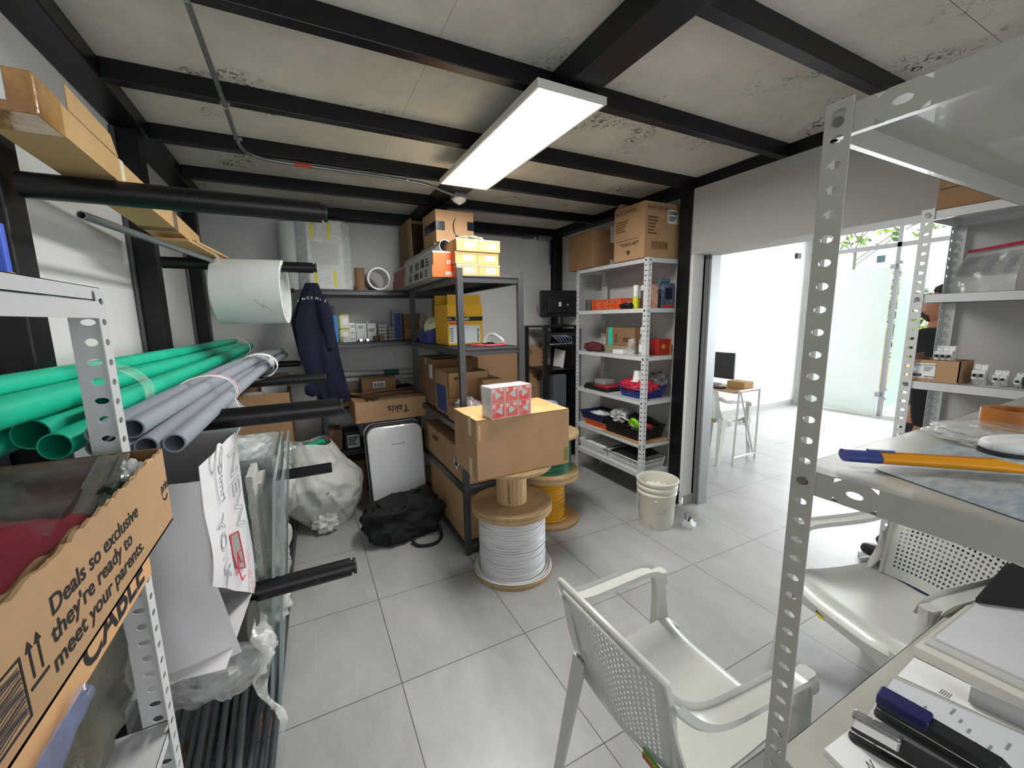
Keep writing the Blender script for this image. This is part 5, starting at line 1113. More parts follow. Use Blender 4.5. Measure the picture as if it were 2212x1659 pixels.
# ---- steel rods and conduits on the floor
R = random.Random(5)
ord_ = ['first', 'second', 'third', 'fourth', 'fifth', 'sixth', 'seventh', 'eighth', 'ninth']
for k in range(7):
    x = -.475-.033*k; a = (x, -.35+.05*(k % 3), .045+(.0 if k % 2 else .012)); b = (x+.06+.01*R.random(), 1.9-.06*(k % 4), .045)
    t = thing('steel_rod', 'dark steel tube on the floor, %s from the open tiles' % ord_[k], 'tube', a, group='dark steel tubes on the floor'); part(t, 'tube', MB().cyl(a, b, .0125, 14), W['rod'], smooth=True, world=True)
for k in range(8):
    x = -.53-.030*k; a = (x-.02, -.42+.04*(k % 3), .085+(.0 if k % 2 else .01)); b = (x-.10+.01*R.random(), 1.2-.06*(k % 4), .075)
    t = thing('steel_rod', 'lighter grey steel tube in the upper layer, %s from the open tiles' % ord_[k], 'tube', a, group='grey steel tubes, upper layer'); part(t, 'tube', MB().cyl(a, b, .0115, 14), W['emt'], smooth=True, world=True)
for y in (.05, 1.1):
    solo('wood_batten', MB().box(-.93, -.46, y, y+.05, 0, .03), W['wood'], ['wooden batten under the near ends of the floor tubes', 'wooden batten under the far ends of the floor tubes'][int(y > 1)], 'batten')
t = thing('ribbed_cloth', 'pale ribbed cloth bag on the floor tubes beside the white post', 'cloth', (-.60, -.34, .105)); part(t, 'cloth', blob(MB(), (0, 0, 0), (.07, .10, .06), 66, .2, 3, 40, 24, fold=.05), K['white'], smooth=True)

# ============================================================ moulded plastic chairs
def chair(lbl, loc, rz, grp='white moulded plastic armchairs'):
    t = thing('plastic_armchair', lbl, 'chair', loc, rz, grp); C_ = K['chair']; hw = .228
    def seat(u, v):
        x = -.205+.435*u; y = (v-.5)*2*(hw-.012-.03*(1-u)*(abs(v-.5)*2)**3*.0)
        e = max(0, u-.86)/.14; z = .425+.028*(abs(v-.5)*2)**4-.012*math.sin(PI*min(1, u*1.05))-.04*e*e+.012*u
        return (x, y, z)
    part(t, 'seat', MB().grid(seat, 26, 22, .005), C_, smooth=True)
    def apron(u, v):
        s = (u-.5)*2; x = .231-.012*s*s; return (x-.006*v, s*(hw-.012), .398-(.035+.014*s*s)*v+.0*s)
    part(t, 'front_apron', MB().grid(apron, 20, 3, .004), C_, smooth=True)
    for s in (-1, 1):
        part(t, 'side_apron', MB().grid(lambda u, v, s=s: (-.20+.42*u, s*(hw-.008+.006*v), .44-.012*u-(.045+.02*abs(u-.5))*v), 14, 3, .004), C_, smooth=True)
    def leg(x0, y0, z0, x1, y1, w0, w1, sx, sy):
        mb = MB(); n = 8; rows = []
        for i in range(n+1):
            u = i/n; x = x0+(x1-x0)*u; y = y0+(y1-y0)*u; z = z0*(1-u); w_ = w0+(w1-w0)*u; th = .005
            # L shaped section
            rows.append([(x, y, z), (x-sx*w_, y, z), (x-sx*w_, y-sy*th, z), (x-sx*th, y-sy*th, z), (x-sx*th, y-sy*w_*.8, z), (x, y-sy*w_*.8, z)])
        vs = [p for r_ in rows for p in r_]; fs = []
        for i in range(n):
            for k in range(6): l = (k+1) % 6; fs.append((i*6+k, i*6+l, i*6+6+l, i*6+6+k))
        fs += [(5, 4, 3, 2, 1, 0), tuple(n*6+k for k in range(6))]
        mb.add(vs, fs); part(t, 'leg', mb, C_, smooth=True)
    for s in (-1, 1):
        leg(.228, s*(hw+.004), .43, .245, s*(hw+.028), .062, .04, 1, s)
        leg(-.205, s*(hw-.002), .47, -.275, s*(hw+.018), .068, .04, -1, s)
    for s in (-1, 1):
        pts = smooth_path([(.185, s*(hw+.014), .585), (.172, s*(hw+.016), .615), (.14, s*(hw+.018), .634), (.09, s*(hw+.018), .642), (-.03, s*(hw+.012), .645), (-.15, s*(hw+.004), .652), (-.215, s*(hw-.010), .675), (-.26, s*(hw-.032), .715)], 5)
        N = len(pts); mb = MB(); rows = []
        for i, p in enumerate(pts):
            d = (pts[min(i+1, N-1)]-pts[max(i-1, 0)]).normalized(); side = Vector((0, 1, 0)); nn = d.cross(side).normalized(); w_ = .029; h_ = .010
            rows.append([p+side*w_+nn*h_*.3, p+side*w_*.75+nn*h_, p-side*w_*.75+nn*h_, p-side*w_+nn*h_*.3, p-side*w_-nn*h_*1.5, p-side*w_*.8-nn*h_*.2, p+side*w_*.8-nn*h_*.2, p+side*w_-nn*h_*1.5])
        vs = [q for r_ in rows for q in r_]; fs = [(i*8+k, i*8+(k+1) % 8, i*8+8+(k+1) % 8, i*8+8+k) for i in range(N-1) for k in range(8)]+[tuple(range(7, -1, -1)), tuple((N-1)*8+k for k in range(8))]
        mb.add(vs, fs); part(t, 'armrest', mb, C_, smooth=True)
        mb = MB(); rows = []
        for i in range(11):
            v = i/10; z = .395+.232*v; a_ = .020+.018*(1-v)**2+.010*max(0, v-.8)*5; b_ = .019+.004*(1-v); cx = .188-.012*v; cy = s*(hw+.006+.008*v)
            rows.append([(cx+a_, cy+b_*.6, z), (cx+a_*.7, cy+b_, z), (cx-a_*.7, cy+b_, z), (cx-a_, cy+b_*.6, z), (cx-a_, cy-b_*.6, z), (cx-a_*.7, cy-b_, z), (cx+a_*.7, cy-b_, z), (cx+a_, cy-b_*.6, z)])
        vs = [q for r_ in rows for q in r_]; fs = [(i*8+k, i*8+(k+1) % 8, i*8+8+(k+1) % 8, i*8+8+k) for i in range(10) for k in range(8)]+[tuple(range(7, -1, -1)), tuple(80+k for k in range(8))]
        part(t, 'arm_post', mb.add(vs, fs), C_, smooth=True)
        # strap joining seat side and back
        pts = smooth_path([(-.16, s*(hw-.006), .43), (-.195, s*(hw-.01), .47), (-.222, s*(hw-.016), .54), (-.245, s*(hw-.024), .62), (-.262, s*(hw-.028), .70)], 4)
        mb = MB()
        for i in range(len(pts)-1):
            pass
        mb.grid(lambda u, v: (pts[int(round(u*(len(pts)-1)))].x+.004, pts[int(round(u*(len(pts)-1)))].y-s*.034*v, pts[int(round(u*(len(pts)-1)))].z+.01*v), len(pts)-1, 2, .006)
        part(t, 'side_strap', mb, C_, smooth=True)
    nu, nv = 24, 20
    def back(U, V):
        u = (U/nu-.5)*2; v = V/nv
        hwid = .165+.045*v-.02*max(0, v-.8)*5*.5
        return (-.208-.092*v+.028*u*u, u*hwid, .435+.365*v-.035*u*u*v+.0)
    def hole(i, j):
        if j < 2 or j > nv-3 or i < 2 or i > nu-3: return None
        return (.24, .24, .5+(.0), .5, True)
    part(t, 'backrest', MB().perf(back, nu, nv, hole, .0035, 8), C_)
    rim = [back(nu*(.5+.5*math.sin(a)) if False else 0, 0)]
    P = [back(0, nv*k/8) for k in range(9)]+[back(nu*k/12, nv) for k in range(1, 12)]+[back(nu, nv*(1-k/8)) for k in range(9)]
    part(t, 'back_rim', MB().tube([(p[0], p[1], p[2]) for p in P], .0085, 8), C_, smooth=True)
    mb = MB().tube([(p[0]-.012, p[1]*.97, p[2]-.012) for p in [back(nu*(.12+.76*k/12), nv) for k in range(13)]], .005, 6); part(t, 'top_lip', mb, C_, smooth=True)
    return t
c1 = chair('white plastic armchair nearest the camera, seen from behind, empty seat facing the doorway', (.64, -.86, 0), 0)
c2 = chair('white plastic armchair facing the camera between the two right-hand shelving units', (1.655, -.972, 0), math.radians(163))
part(c1, 'brand_sticker', MB().box(-.2125, -.2115, -.155, -.09, .437, .462, Matrix.Rotation(0, 4, 'Z')).xf(Matrix.Translation((-.004, 0, 0))), mat('green_sticker', '4e8a2c', .4)); part(c1, 'red_sticker_band', MB().box(-.2175, -.2165, -.155, -.09, .432, .442), mat('red_sticker', 'b03a2a', .4)); part(c1, 'barcode_sticker', MB().box(-.2175, -.2165, -.195+.015, -.158, .434, .454), K['label'])
text(c1, 'Vanyplas', (-.2178, -.092, .446), (0, -1, 0), (0, 0, 1), .0155, mat('yellow_print', 'e6cf3c', .5), world=False, off=.0004)
mb = MB().cyl((.2285, -.06, .378), (.2305, -.06, .378), .02, 20); part(c2, 'yellow_sticker', mb, MATS['yellow_print']); part(c2, 'sticker_band', MB().box(.2305, .231, -.078, -.042, .374, .382), K['ink'])

# ============================================================ near right shelf: things on the mid board (z 1.258)
Z = 1.259
t = thing('utility_knife', 'yellow utility knife with blue end lying on the middle board close to the camera', 'knife', (.68, -1.29, Z), 0)
A = Vector((.607, -1.222, 0)); B = Vector((.800, -1.405, 0)); d = (B-A).normalized(); nx = Vector((-d.y, d.x, 0)); L = (B-A).length
Mk = Matrix(((d.x, nx.x, 0, A.x), (d.y, nx.y, 0, A.y), (0, 0, 1, Z+.008), (0, 0, 0, 1)))
def kfn(a, b, w0=.019, h=.021):
    mb = MB(); rows = []
    for i in range(13):
        u = a+(b-a)*i/12; k = u/L; w_ = w0*(1 if k < .85 else 1-.45*(k-.85)/.15)*(.92+.08*math.sin(k*9)); hh = h*(1 if k < .8 else 1-.5*(k-.8)/.2)
        rows.append([(u, w_*math.cos(q), hh*.5+hh*.5*math.sin(q)) for q in [2*PI*j/12 for j in range(12)]])
    vs = [p for r_ in rows for p in r_]; fs = [(i*12+k, i*12+(k+1) % 12, i*12+12+(k+1) % 12, i*12+12+k) for i in range(12) for k in range(12)]+[tuple(range(11, -1, -1)), tuple(144+k for k in range(12))]
    return mb.add(vs, fs).xf(Mk)
part(t, 'handle', kfn(.052, L), mat('yellow_rubber', 'e79a0c', .45), smooth=True, world=True)
part(t, 'blue_end', kfn(0, .052, .0198, .0218), mat('knife_blue', '3d4a8c', .3), smooth=True, world=True)
part(t, 'groove', MB().box(.06, L*.8, -.003, .003, .0205, .0216).xf(Mk), mat('dark_yellow', 'b06f0a', .5), world=True); part(t, 'thumb_slide', MB().box(.035, .075, -.004, .004, .021, .0245).xf(Mk), MATS['knife_blue'], bev=.001, world=True)
pic = mat('picture_print', 'bcc4c8', .3, var=1, vs=22, col2='7590a2', stretch=(1, 3.5, 1))
t = thing('printed_sheet', 'curling glossy sheet with blue sea picture under the knife', 'sheet', (.75, -1.35, Z))
part(t, 'sheet', MB().prism([(.628, -1.262, Z+.0005), (.92, -1.262, Z+.0005), (.955, -1.50, Z+.0005), (.56, -1.47, Z+.0005)], (0, 0, .0012)), pic, world=True)
t = thing('eyeglass_case', 'white rounded hard case with dark underside on the middle board', 'case', (.98, -1.385, Z+.0015), -.75)
part(t, 'lid', blob(MB(), (0, 0, .0), (.10, .035, .020), 2, 0, 1, 36, 20, 2.6), K['wplast'], smooth=True); part(t, 'dark_base', MB().rbox(-.098, .098, -.034, .034, 0, .006, .03, 6), K['ink'])
t = thing('adhesive_tape_roll', 'roll of brown packing tape standing on the middle board at the right edge', 'tape', (1.20, -1.29, Z)); part(t, 'roll', MB().pipe((0, 0, .0), (0, 0, .048), .052, .038, 36), mat('brown_tape_roll', 'a8682e', .3), smooth=True)
t = thing('plastic_bag', 'flat clear plastic bag on the middle board beside the tape roll', 'bag', (1.06, -1.30, Z+.001)); part(t, 'bag', blob(MB(), (0, 0, 0), (.12, .10, .012), 14, .35, 3), K['film'], smooth=True)

# lower board (z .62)
Z = .621
t = thing('document_sheet', 'white printed receipt sheet under the two staplers', 'paper', (.93, -1.30, Z)); part(t, 'sheet', MB().prism([(.80, -1.235, Z), (1.0, -1.215, Z), (1.08, -1.45, Z), (.80, -1.46, Z)], (0, 0, .0015)), mat('receipt_paper', 'c9ccd2', .7), world=True)
R = random.Random(4); mb = MB()
for k in range(9): a = R.uniform(.93, 1.0); b = -1.27-.017*k; mb.box(a, a+R.uniform(.012, .03), b, b+.004, Z+.0016, Z+.0022)
part(t, 'printed_text', mb, MATS['grey_print'], world=True, kind='stuff')
t = thing('document_sheet', 'white sheet with a small stamp mark beside the stapled books', 'paper', (1.06, -1.30, Z)); part(t, 'sheet', MB().prism([(1.02, -1.215, Z), (1.13, -1.21, Z), (1.16, -1.45, Z), (1.085, -1.45, Z)], (0, 0, .001)), K['white'], world=True)
mb = MB()
for k in range(5): mb.box(1.045, 1.066, -1.285-.004*k, -1.2832-.004*k, Z+.0011, Z+.0016)
part(t, 'stamp_mark', mb, MATS['grey_print'], world=True)
t = thing('card_stack', 'stack of white cards with a black zigzag logo under the chrome stapler', 'cards', (.70, -1.27, Z)); part(t, 'stack', MB().prism([(.645, -1.232, Z), (.755, -1.236, Z), (.735, -1.335, Z), (.625, -1.335, Z)], (0, 0, .014)), K['white'], world=True)
mb = MB()
for k in range(4): mb.prism([(.658, -1.3365, Z+.002+.003*k), (.72, -1.3365, Z+.002+.003*k), (.72, -1.3365, Z+.0028+.003*k), (.658, -1.3365, Z+.0028+.003*k)], (0, .001, 0))
part(t, 'zigzag_logo', MB().tube([(.678, -1.300, Z+.0148), (.690, -1.285, Z+.0148), (.688, -1.301, Z+.0148), (.701, -1.287, Z+.0148)], .0011, 5), K['ink'], world=True)
for k in range(5): mb = MB().box(.664+.0035*k, .6655+.0035*k, -1.297+.002*k, -1.293+.002*k, Z+.0142, Z+.0149)
text(t, 'N', (.676, -1.305, Z+.0142), (.9, .4, 0), (-.4, .9, 0), .014, K['ink'])
def stapler(lbl, A, B, top, base, w_=.018, chrome=False):
    A = Vector(A); B = Vector(B); d = (B-A).normalized(); n_ = Vector((-d.y, d.x, 0)); L = (B-A).length
    M = Matrix(((d.x, n_.x, 0, A.x), (d.y, n_.y, 0, A.y), (0, 0, 1, A.z), (0, 0, 0, 1)))
    t = thing('stapler', lbl, 'stapler', tuple((A+B)/2))
    part(t, 'base', MB().rbox(-.004, L, -w_*.9, w_*.9, 0, .010, .012, M=M), K[base] if isinstance(base, str) else base, bev=.002, world=True)
    part(t, 'magazine', MB().box(.0, L*.95, -w_*.45, w_*.45, .017, .028, M).box(L*.86, L*.95, -w_*.5, w_*.5, .01, .018, M), K['chrome'], bev=.001, world=True)
    m = MB(); rows = []
    for x, z0, z1, ww in ((0, .026, .040, .8), (.012, .026, .052, 1), (L*.35, .028, .057, 1), (L*.36, .028, .054, .98), (L*.9, .026, .052, .9), (L, .024, .040, .7)): rows.append([(x, -w_*ww, z0), (x, -w_*ww, z1*.9), (x, -w_*ww*.7, z1), (x, w_*ww*.7, z1), (x, w_*ww, z1*.9), (x, w_*ww, z0)])
    vs = [p for r_ in rows for p in r_]; fs = [(i*6+k, i*6+(k+1) % 6, i*6+6+(k+1) % 6, i*6+6+k) for i in range(5) for k in range(6)]+[(5, 4, 3, 2, 1, 0), tuple(30+k for k in range(6))]
    a = part(t, 'arm', m.add(vs, fs).xf(M), K[base] if isinstance(base, str) else base, bev=.002, world=True)
    part(t, 'cap', MB().rbox(-.002, L*.42, -w_*1.05, w_*1.05, .036, .060, .006, M=M), top, bev=.003, world=True)
    if chrome: part(t, 'chrome_window', MB().rbox(L*.16, L*.4, -w_*.7, w_*.7, .060, .063, .004, M=M), K['chrome'], bev=.001, world=True)
    return t
stapler('black stapler with a dark blue cap, the larger one on the papers', (.835, -1.245, Z+.016), (.86, -1.44, Z+.016), mat('stapler_blue', '1a1c52', .3), 'bplast', .020)
stapler('black stapler with chrome front, lying left of the blue-capped one', (.72, -1.245, Z+.016), (.765, -1.42, Z+.016), K['chrome'], 'bplast', .014, True)
bk_ = [('printed booklet with warm grey page edges, lower book beside the sheets', .030, 'd3d0c6'), ('thin booklet stacked on the thicker one', .008, 'bdbdb8'), ('top booklet with a glossy clear cover on the book stack', .008, 'cfd2d4')]
z = Z
for k, (l, h, c) in enumerate(bk_):
    t = thing('booklet', l, 'book', (1.35, -1.35, z), 0, 'booklets on the lower board'); o = .03*k
    part(t, 'pages', MB().prism([(1.135+o, -1.205-.01*k, z), (1.62, -1.21-.01*k, z), (1.62, -1.56, z), (1.165+o, -1.56, z)], (0, 0, h)), mat('book_%d' % k, c, .6, var=.1), bev=.001, world=True); z += h+.0005
t = thing('rolled_catalogue', 'rolled grey catalogue lying in front of the booklets', 'catalogue', (1.085, -1.39, Z)); part(t, 'roll', MB().pipe((1.075, -1.325, Z+.022), (1.12, -1.55, Z+.022), .018, .014, 20), mat('catalogue_grey', '8e908f', .3), smooth=True, world=True)
t = thing('laptop_sleeve', 'black fabric sleeve lying at the back of the lower board', 'sleeve', (1.72, -1.36, Z+.05)); part(t, 'sleeve', MB().prism([(1.47, -1.225, z+.002), (1.95, -1.2, z+.002), (1.97, -1.5, z+.002), (1.72, -1.45, z+.002)], (0, 0, .02)), K['bfab'], bev=.004, world=True)
t = thing('black_bag', 'black bag on the low board behind the right-hand plastic chair', 'bag', (2.19, -1.29, .562)); part(t, 'bag', MB().rbox(-.13, .13, -.3, .3, 0, .27, .05), K['bfab'], bev=.02)

# ============================================================ right edge shelving unit with breakers
zz = 1.251
t = carton('open_carton', 'open cardboard tray with a white maker label holding a breaker row, right shelving unit', 2.035, 2.17, -.965, -.815, zz, 1.338, 'card', open_=[('B', .02, .1)])
part(t, 'maker_label', MB().box(-.0685, -.0675, -.005, .070, .012, .074), K['label'])
xbars(t, .035, .066, -.0685, .017, .03, 14, K['ink']); xbars(t, -.0, .03, -.0685, .04, .06, 4, MATS['grey_print'], rows=True)
text(t, '12 Salty 2200 PATM', (2.1025-.069, -.89+.066, zz+.063), (0, -1, 0), (0, 0, 1), .009, K['ink']); text(t, 'legrand', (2.1025-.069, -.89+.028, zz+.016), (0, -1, 0), (0, 0, 1), .012, K['ink'])
def brk(lbl, x, y, z, n, m='wplast', h=.078, lever='bplast', grp='circuit breakers on the right shelving unit'):
    t = breaker('circuit_breaker', lbl, (x, y, z), PI/2, n, m, h, grp, lever); return t
brk('three-module breaker row standing in the cardboard tray', 2.10, -.905, 1.318, 3)
mb_ = brk('pale two-module breaker standing right of the cardboard tray', 2.10, -1.01, zz, 2)
brk('white single breaker with dark clip, second right of the cardboard tray', 2.10, -1.065, zz, 2, h=.06)
brk('white breaker in clear wrap, third right of the cardboard tray', 2.10, -1.11, zz, 1, h=.055)
t = thing('contactor', 'dark grey wrapped contactor beside the white breakers', 'contactor', (2.10, -1.15, zz)); part(t, 'body', MB().box(-.04, .03, -.026, .026, 0, .075), mat('grey_device', '5a5d62', .4), bev=.004); part(t, 'top_block', MB().box(-.03, .02, -.02, .02, .075, .09), K['bplast'], bev=.003)
t = thing('contactor', 'tall dark relay block at the right end of the breaker row', 'contactor', (2.12, -1.215, zz)); part(t, 'base', MB().box(-.05, .04, -.032, .032, 0, .06), K['wplast'], bev=.003); part(t, 'block', MB().box(-.045, .035, -.034, .034, .06, .128), mat('slate_device', '3c4048', .4), bev=.004)
mb = MB()
for k in range(5): mb.box(-.0465, -.045, -.028+.012*k, -.022+.012*k, .1, .12)
part(t, 'terminal_slots', mb, K['ink'])
t = thing('plastic_bag', 'clear bag of papers with a red top edge and grey fine print', 'bag', (2.15, -.97, 1.607))
bgf = lambda x: lambda u, v: (x+.05*(v)+.006*nz((u*4, v*4, 1), 1.2, 2), .085-.17*u-.015*v+.01*math.sin(v*4), .001+.185*v-.02*(1-u)*v)
part(t, 'bag', MB().grid(bgf(-.04), 16, 16, .012), mat('pouch_plastic', 'c4c6c2', .2, alpha=.8, bump=.5, bs=14), smooth=True)
part(t, 'red_edge', MB().grid(lambda u, v: (bgf(-.0535)(u, .93+.07*v)), 12, 2, .001), mat('pouch_red', 'a82838', .4), smooth=True)
R = random.Random(2)
for a, b in ((.06, .34), (.38, .66), (.70, .95)):
    mb = MB()
    for k in range(16):
        v = .38+.028*k; q = a+(b-a)*(.75+.25*R.random()); mb.grid(lambda u, w_, v=v, a=a, q=q: bgf(-.0535)(a+(q-a)*u, v+.013*w_), 3, 1, .0005)
    part(t, 'fine_print', mb, MATS['grey_print'])
t = thing('plastic_bag', 'crumpled white bag with red STECK lettering on the board below the breakers', 'bag', (2.12, -.90, .917))
part(t, 'bag', blob(MB(), (0, -.02, 0), (.08, .10, .055), 44, .45, 3, fold=.04), mat('clear_white_bag', 'cfd1ce', .25, alpha=.92, bump=.4, bs=20), smooth=True)
part(t, 'card_header', MB().grid(lambda u, v: (-.085+.03*v, -.02-.11*u-.0*v, .06+.055*u+.07*v-.02*u*v), 4, 4, .002), K['label'], smooth=True)
text(t, 'STECK', (2.12-.078, -.90-.03, .917+.088), (0, -.894, .447), (.3, .4, .85), .028, mat('steck_red', 'c8202c', .5), bold=.001)
t = carton('cardboard_box', 'brown sealed carton on top of the right shelving unit', 2.03, 2.34, -1.4, -.83, 1.931, 2.06, 'card2', bev=.003); part(t, 'seam', MB().box(-.1555, -.155, -.28, .28, .075, .078), K['ink'])
carton('cardboard_box', 'second brown carton stacked on the sealed one on the right shelving unit', 2.03, 2.34, -1.4, -.85, 2.061, 2.20, 'card2')
t = carton('product_box', 'navy box with white picture label low on the right shelving unit', 2.04, 2.2, -.90, -.82, .561, .625, 'blue'); part(t, 'label', MB().box(-.0808, -.08, -.03, .038, .008, .056), K['label']); xbars(t, .015, .032, -.0808, .015, .05, 4, MATS['grey_print'], rows=True)
t = thing('open_basket', 'dark blue perforated basket low on the right shelving unit holding a clear bag', 'basket', (2.17, -.90, .312))
def basket(t, a, b, h, fl, m, cw, ch, hole, th=.002, rim=True):
    A = [(-a, -b), (a, -b), (a, b), (-a, b)]
    for k in range(4):
        p, q = A[k], A[(k+1) % 4]; L = math.dist(p, q); nu = max(3, int(L/cw)); nv = max(2, int(h/ch))
        def fn(U, V, p=p, q=q, nu=nu, nv=nv):
            u = U/nu; v = V/nv; s = 1+fl*v; return ((p[0]+(q[0]-p[0])*u)*s, (p[1]+(q[1]-p[1])*u)*s, h*v)
        part(t, 'wall', MB().perf(fn, nu, nv, lambda i, j: hole if (0 < i < nu-1 and 0 <= j < nv) else None, th, 8), m)
    part(t, 'bottom', MB().box(-a, a, -b, b, 0, .003), m)
    s = 1+fl; P = [(-a*s, -b*s, h), (a*s, -b*s, h), (a*s, b*s, h), (-a*s, b*s, h)]
    part(t, 'rim', MB().tube(P, .0045, 6, closed=True), m)
basket(t, .09, .07, .13, .25, K['blue'], .018, .022, (.25, .25, .5, .5, False))
t = thing('plastic_bag', 'bulging clear bag sitting in the dark blue basket', 'bag', (2.17, -.90, .32)); part(t, 'bag', blob(MB(), (0, 0, 0), (.075, .07, .11), 33, .3, 3), K['film2'], smooth=True)

# ============================================================ white shelving unit beside the doorway
t = carton('cardboard_box', 'large open-flapped cardboard carton printed with maker panels, right one on top of the white unit', 2.085, 2.45, .80, 1.135, 1.976, 2.385, 'card', rz=0)
Lx, Ly, Lz = 2.085, .80, 1.976
text(t, 'BLACK+DECKER', (Lx, 1.115, 2.335), (0, -1, 0), (0, 0, 1), .030, K['ink'], bold=.0006); text(t, 'BLACK+DECKER', (2.115, Ly, 2.335), (1, 0, 0), (0, 0, 1), .030, K['ink'], bold=.0006)
def frame_(t, pts, m, r=.0012): part(t, 'printed_frame', MB().tube(pts, r, 4, closed=True), m, world=True)
frame_(t, [(Lx, 1.12, 2.325), (Lx, .875, 2.325), (Lx, .875, 2.366), (Lx, 1.12, 2.366)], K['ink']); frame_(t, [(2.108, Ly, 2.325), (2.36, Ly, 2.325), (2.36, Ly, 2.366), (2.108, Ly, 2.366)], K['ink'])
xbars(t, .0, .15, -.1825, .22, .31, 5, MATS['brown_print'], rows=True); xbars(t, -.12, .15, -.1825, .15, .16, 1, MATS['brown_print'], rows=True)
text(t, '"V2 B+D ART"', (Lx, 1.06, 2.085), (0, -1, 0), (0, 0, 1), .034, K['ink'], bold=.001)
mb = MB().prism([(0, -.967+(.026 if k % 2 == 0 else .011)*math.sin(2*PI*k/10)+.967*2, 2.035+(.026 if k % 2 == 0 else .011)*math.cos(2*PI*k/10)) for k in range(10)], (-.0008, 0, 0)); mb.xf(Matrix.Translation((Lx, 0, 0))); part(t, 'star_print', mb, K['ink'], world=True)
bars(t, -.15, -.04, -.1675, .17, .31, 6, MATS['brown_print'], rows=True, seed=6); part(t, 'shipping_label', MB().box(.055, .16, -.1688, -.1675, .265, .365), K['label']); bars(t, .065, .15, -.1690, .33, .355, 14, K['ink']); bars(t, .065, .15, -.169, .28, .32, 4, K['ink'], rows=True)
bars(t, -.10, .06, -.1675, .075, .12, 20, MATS['brown_print']); frame_(t, [(2.155, Ly, 2.045), (2.34, Ly, 2.045), (2.34, Ly, 2.10), (2.155, Ly, 2.10)], K['ink'])
part(t, 'top_flap', MB().prism([(-.18, .16, .41), (.18, .16, .41), (.18, .10, .44), (-.18, .10, .44)], (0, 0, .003)), K['card'])
t = carton('cardboard_box', 'large plain cardboard carton with loose tape, left one on top of the white unit', 2.085, 2.42, 1.40, 1.78, 1.976, 2.30, 'card2'); part(t, 'tape', MB().box(.02, .065, -.1925, -.19, .22, .36), K['label']); part(t, 'tape', MB().box(.02, .055, -.1925, -.19, .0, .07), K['label']); xbars(t, .05, .15, -.168, .03, .035, 1, MATS['brown_print'])
# shelf z 1.60
t = thing('open_crate', 'orange slatted plastic basket on the second board of the white unit', 'basket', (2.27, 1.27, 1.601))
basket(t, .14, .19, .085, .06, K['orange'], .016, .042, (.3, .36, .5, .5, True))
def can(name, lbl, x, y, z, r, h, body, cap, cat='can', hc=.04):
    t = thing(name, lbl, cat, (x, y, z)); part(t, 'body', MB().lathe([(0, 0), (r, 0), (r, h-hc-.006), (r*.8, h-hc), (0, h-hc)], 24), body, smooth=True); part(t, 'cap', MB().lathe([(r*.86, h-hc), (r*.86, h-.004), (r*.75, h), (0, h)], 24), cap, smooth=True); return t
can('spray_can', 'spray can with a yellow body and white cap beside the orange basket', 2.17, .955, 1.601, .026, .185, mat('yellow_green_can', 'c8cf2c', .35), K['wplast'], hc=.09)
can('spray_can', 'thin black and white spray can beside the yellow one', 2.19, .905, 1.601, .014, .18, K['bplast'], K['wplast'])
t = carton('product_box', 'tall red and white patterned bag between the spray cans and the corner post', 2.16, 2.24, .79, .865, 1.601, 1.775, mat('red_print', 'b8203c', .5, var=.9, vs=40, col2='e8d8b0'), cat='package')
t = carton('product_box', 'navy and white printed pack at the doorway end of the second board', 2.30, 2.43, .80, .90, 1.601, 1.795, mat('navy_pack', '20345e', .4, var=.9, vs=30, col2='7e8a98'), cat='package', label=[(.2, .8, .35, .8, mat('ink_navy', '141a34', .5)), (.05, .95, .02, .12, 'redc')])
t = thing('tin', 'small grey tin with a teal lid on top of the navy pack', 'tin', (2.36, .85, 1.796)); part(t, 'tin', MB().cyl((-.05, 0, .02), (.05, 0, .02), .02, 20), mat('teal_tin', '5d7f86', .3), smooth=True)
t = thing('black_cable', 'small heap of black cable in front of the spray cans', 'cable', (2.14, 1.02, 1.601)); part(t, 'heap', blob(MB(), (0, 0, 0), (.03, .07, .025), 8, .5, 4), K['bplast'], smooth=True)
solo('metal_can', MB().cyl((2.2, 1.60, 1.601), (2.2, 1.60, 1.70), .035, 24), mat('dark_olive', '4b5148', .5), 'small dark tin at the left end of the second board', 'tin', smooth=True)
# shelf z 1.225
S = 1.226
t = carton('cardboard_box', 'brown carton with a turquoise tape strip and prime print on the third board', 2.24, 2.38, 1.03, 1.40, 1.29, 1.445, 'card2'); part(t, 'turquoise_tape', MB().box(-.0712, -.070, .095, .15, .0, .156), mat('turquoise_tape', '38c4b0', .4)); xbars(t, .03, .06, -.0702, .02, .10, 8, K['ink'], rows=True); xbars(t, -.15, -.04, -.0702, .03, .07, 4, K['ink'], rows=True)
carton('product_box', 'flat beige carton under the turquoise-taped one', 2.20, 2.40, 1.02, 1.42, S, 1.289, mat('beige_box', '8c8270', .6), cat='box')
t = thing('plastic_parts', 'flat tray of red and black packaged parts at the left of the third board', 'parts', (2.16, 1.47, S)); part(t, 'tray', blob(MB(), (0, 0, 0), (.05, .12, .045), 6, .3, 4), mat('red_black_packs', '7a2830', .4, var=1, vs=40, col2='33302e'), smooth=True)
solo('led_driver', MB().rbox(2.12, 2.20, 1.05, 1.17, S, 1.262, .012), K['wplast'], 'white oblong plastic driver on the third board', 'device', bev=.004)
t = can('plastic_cup', 'clear plastic measuring cup on the third board', 2.18, 1.0, S, .035, .13, W['film'], W['film'])
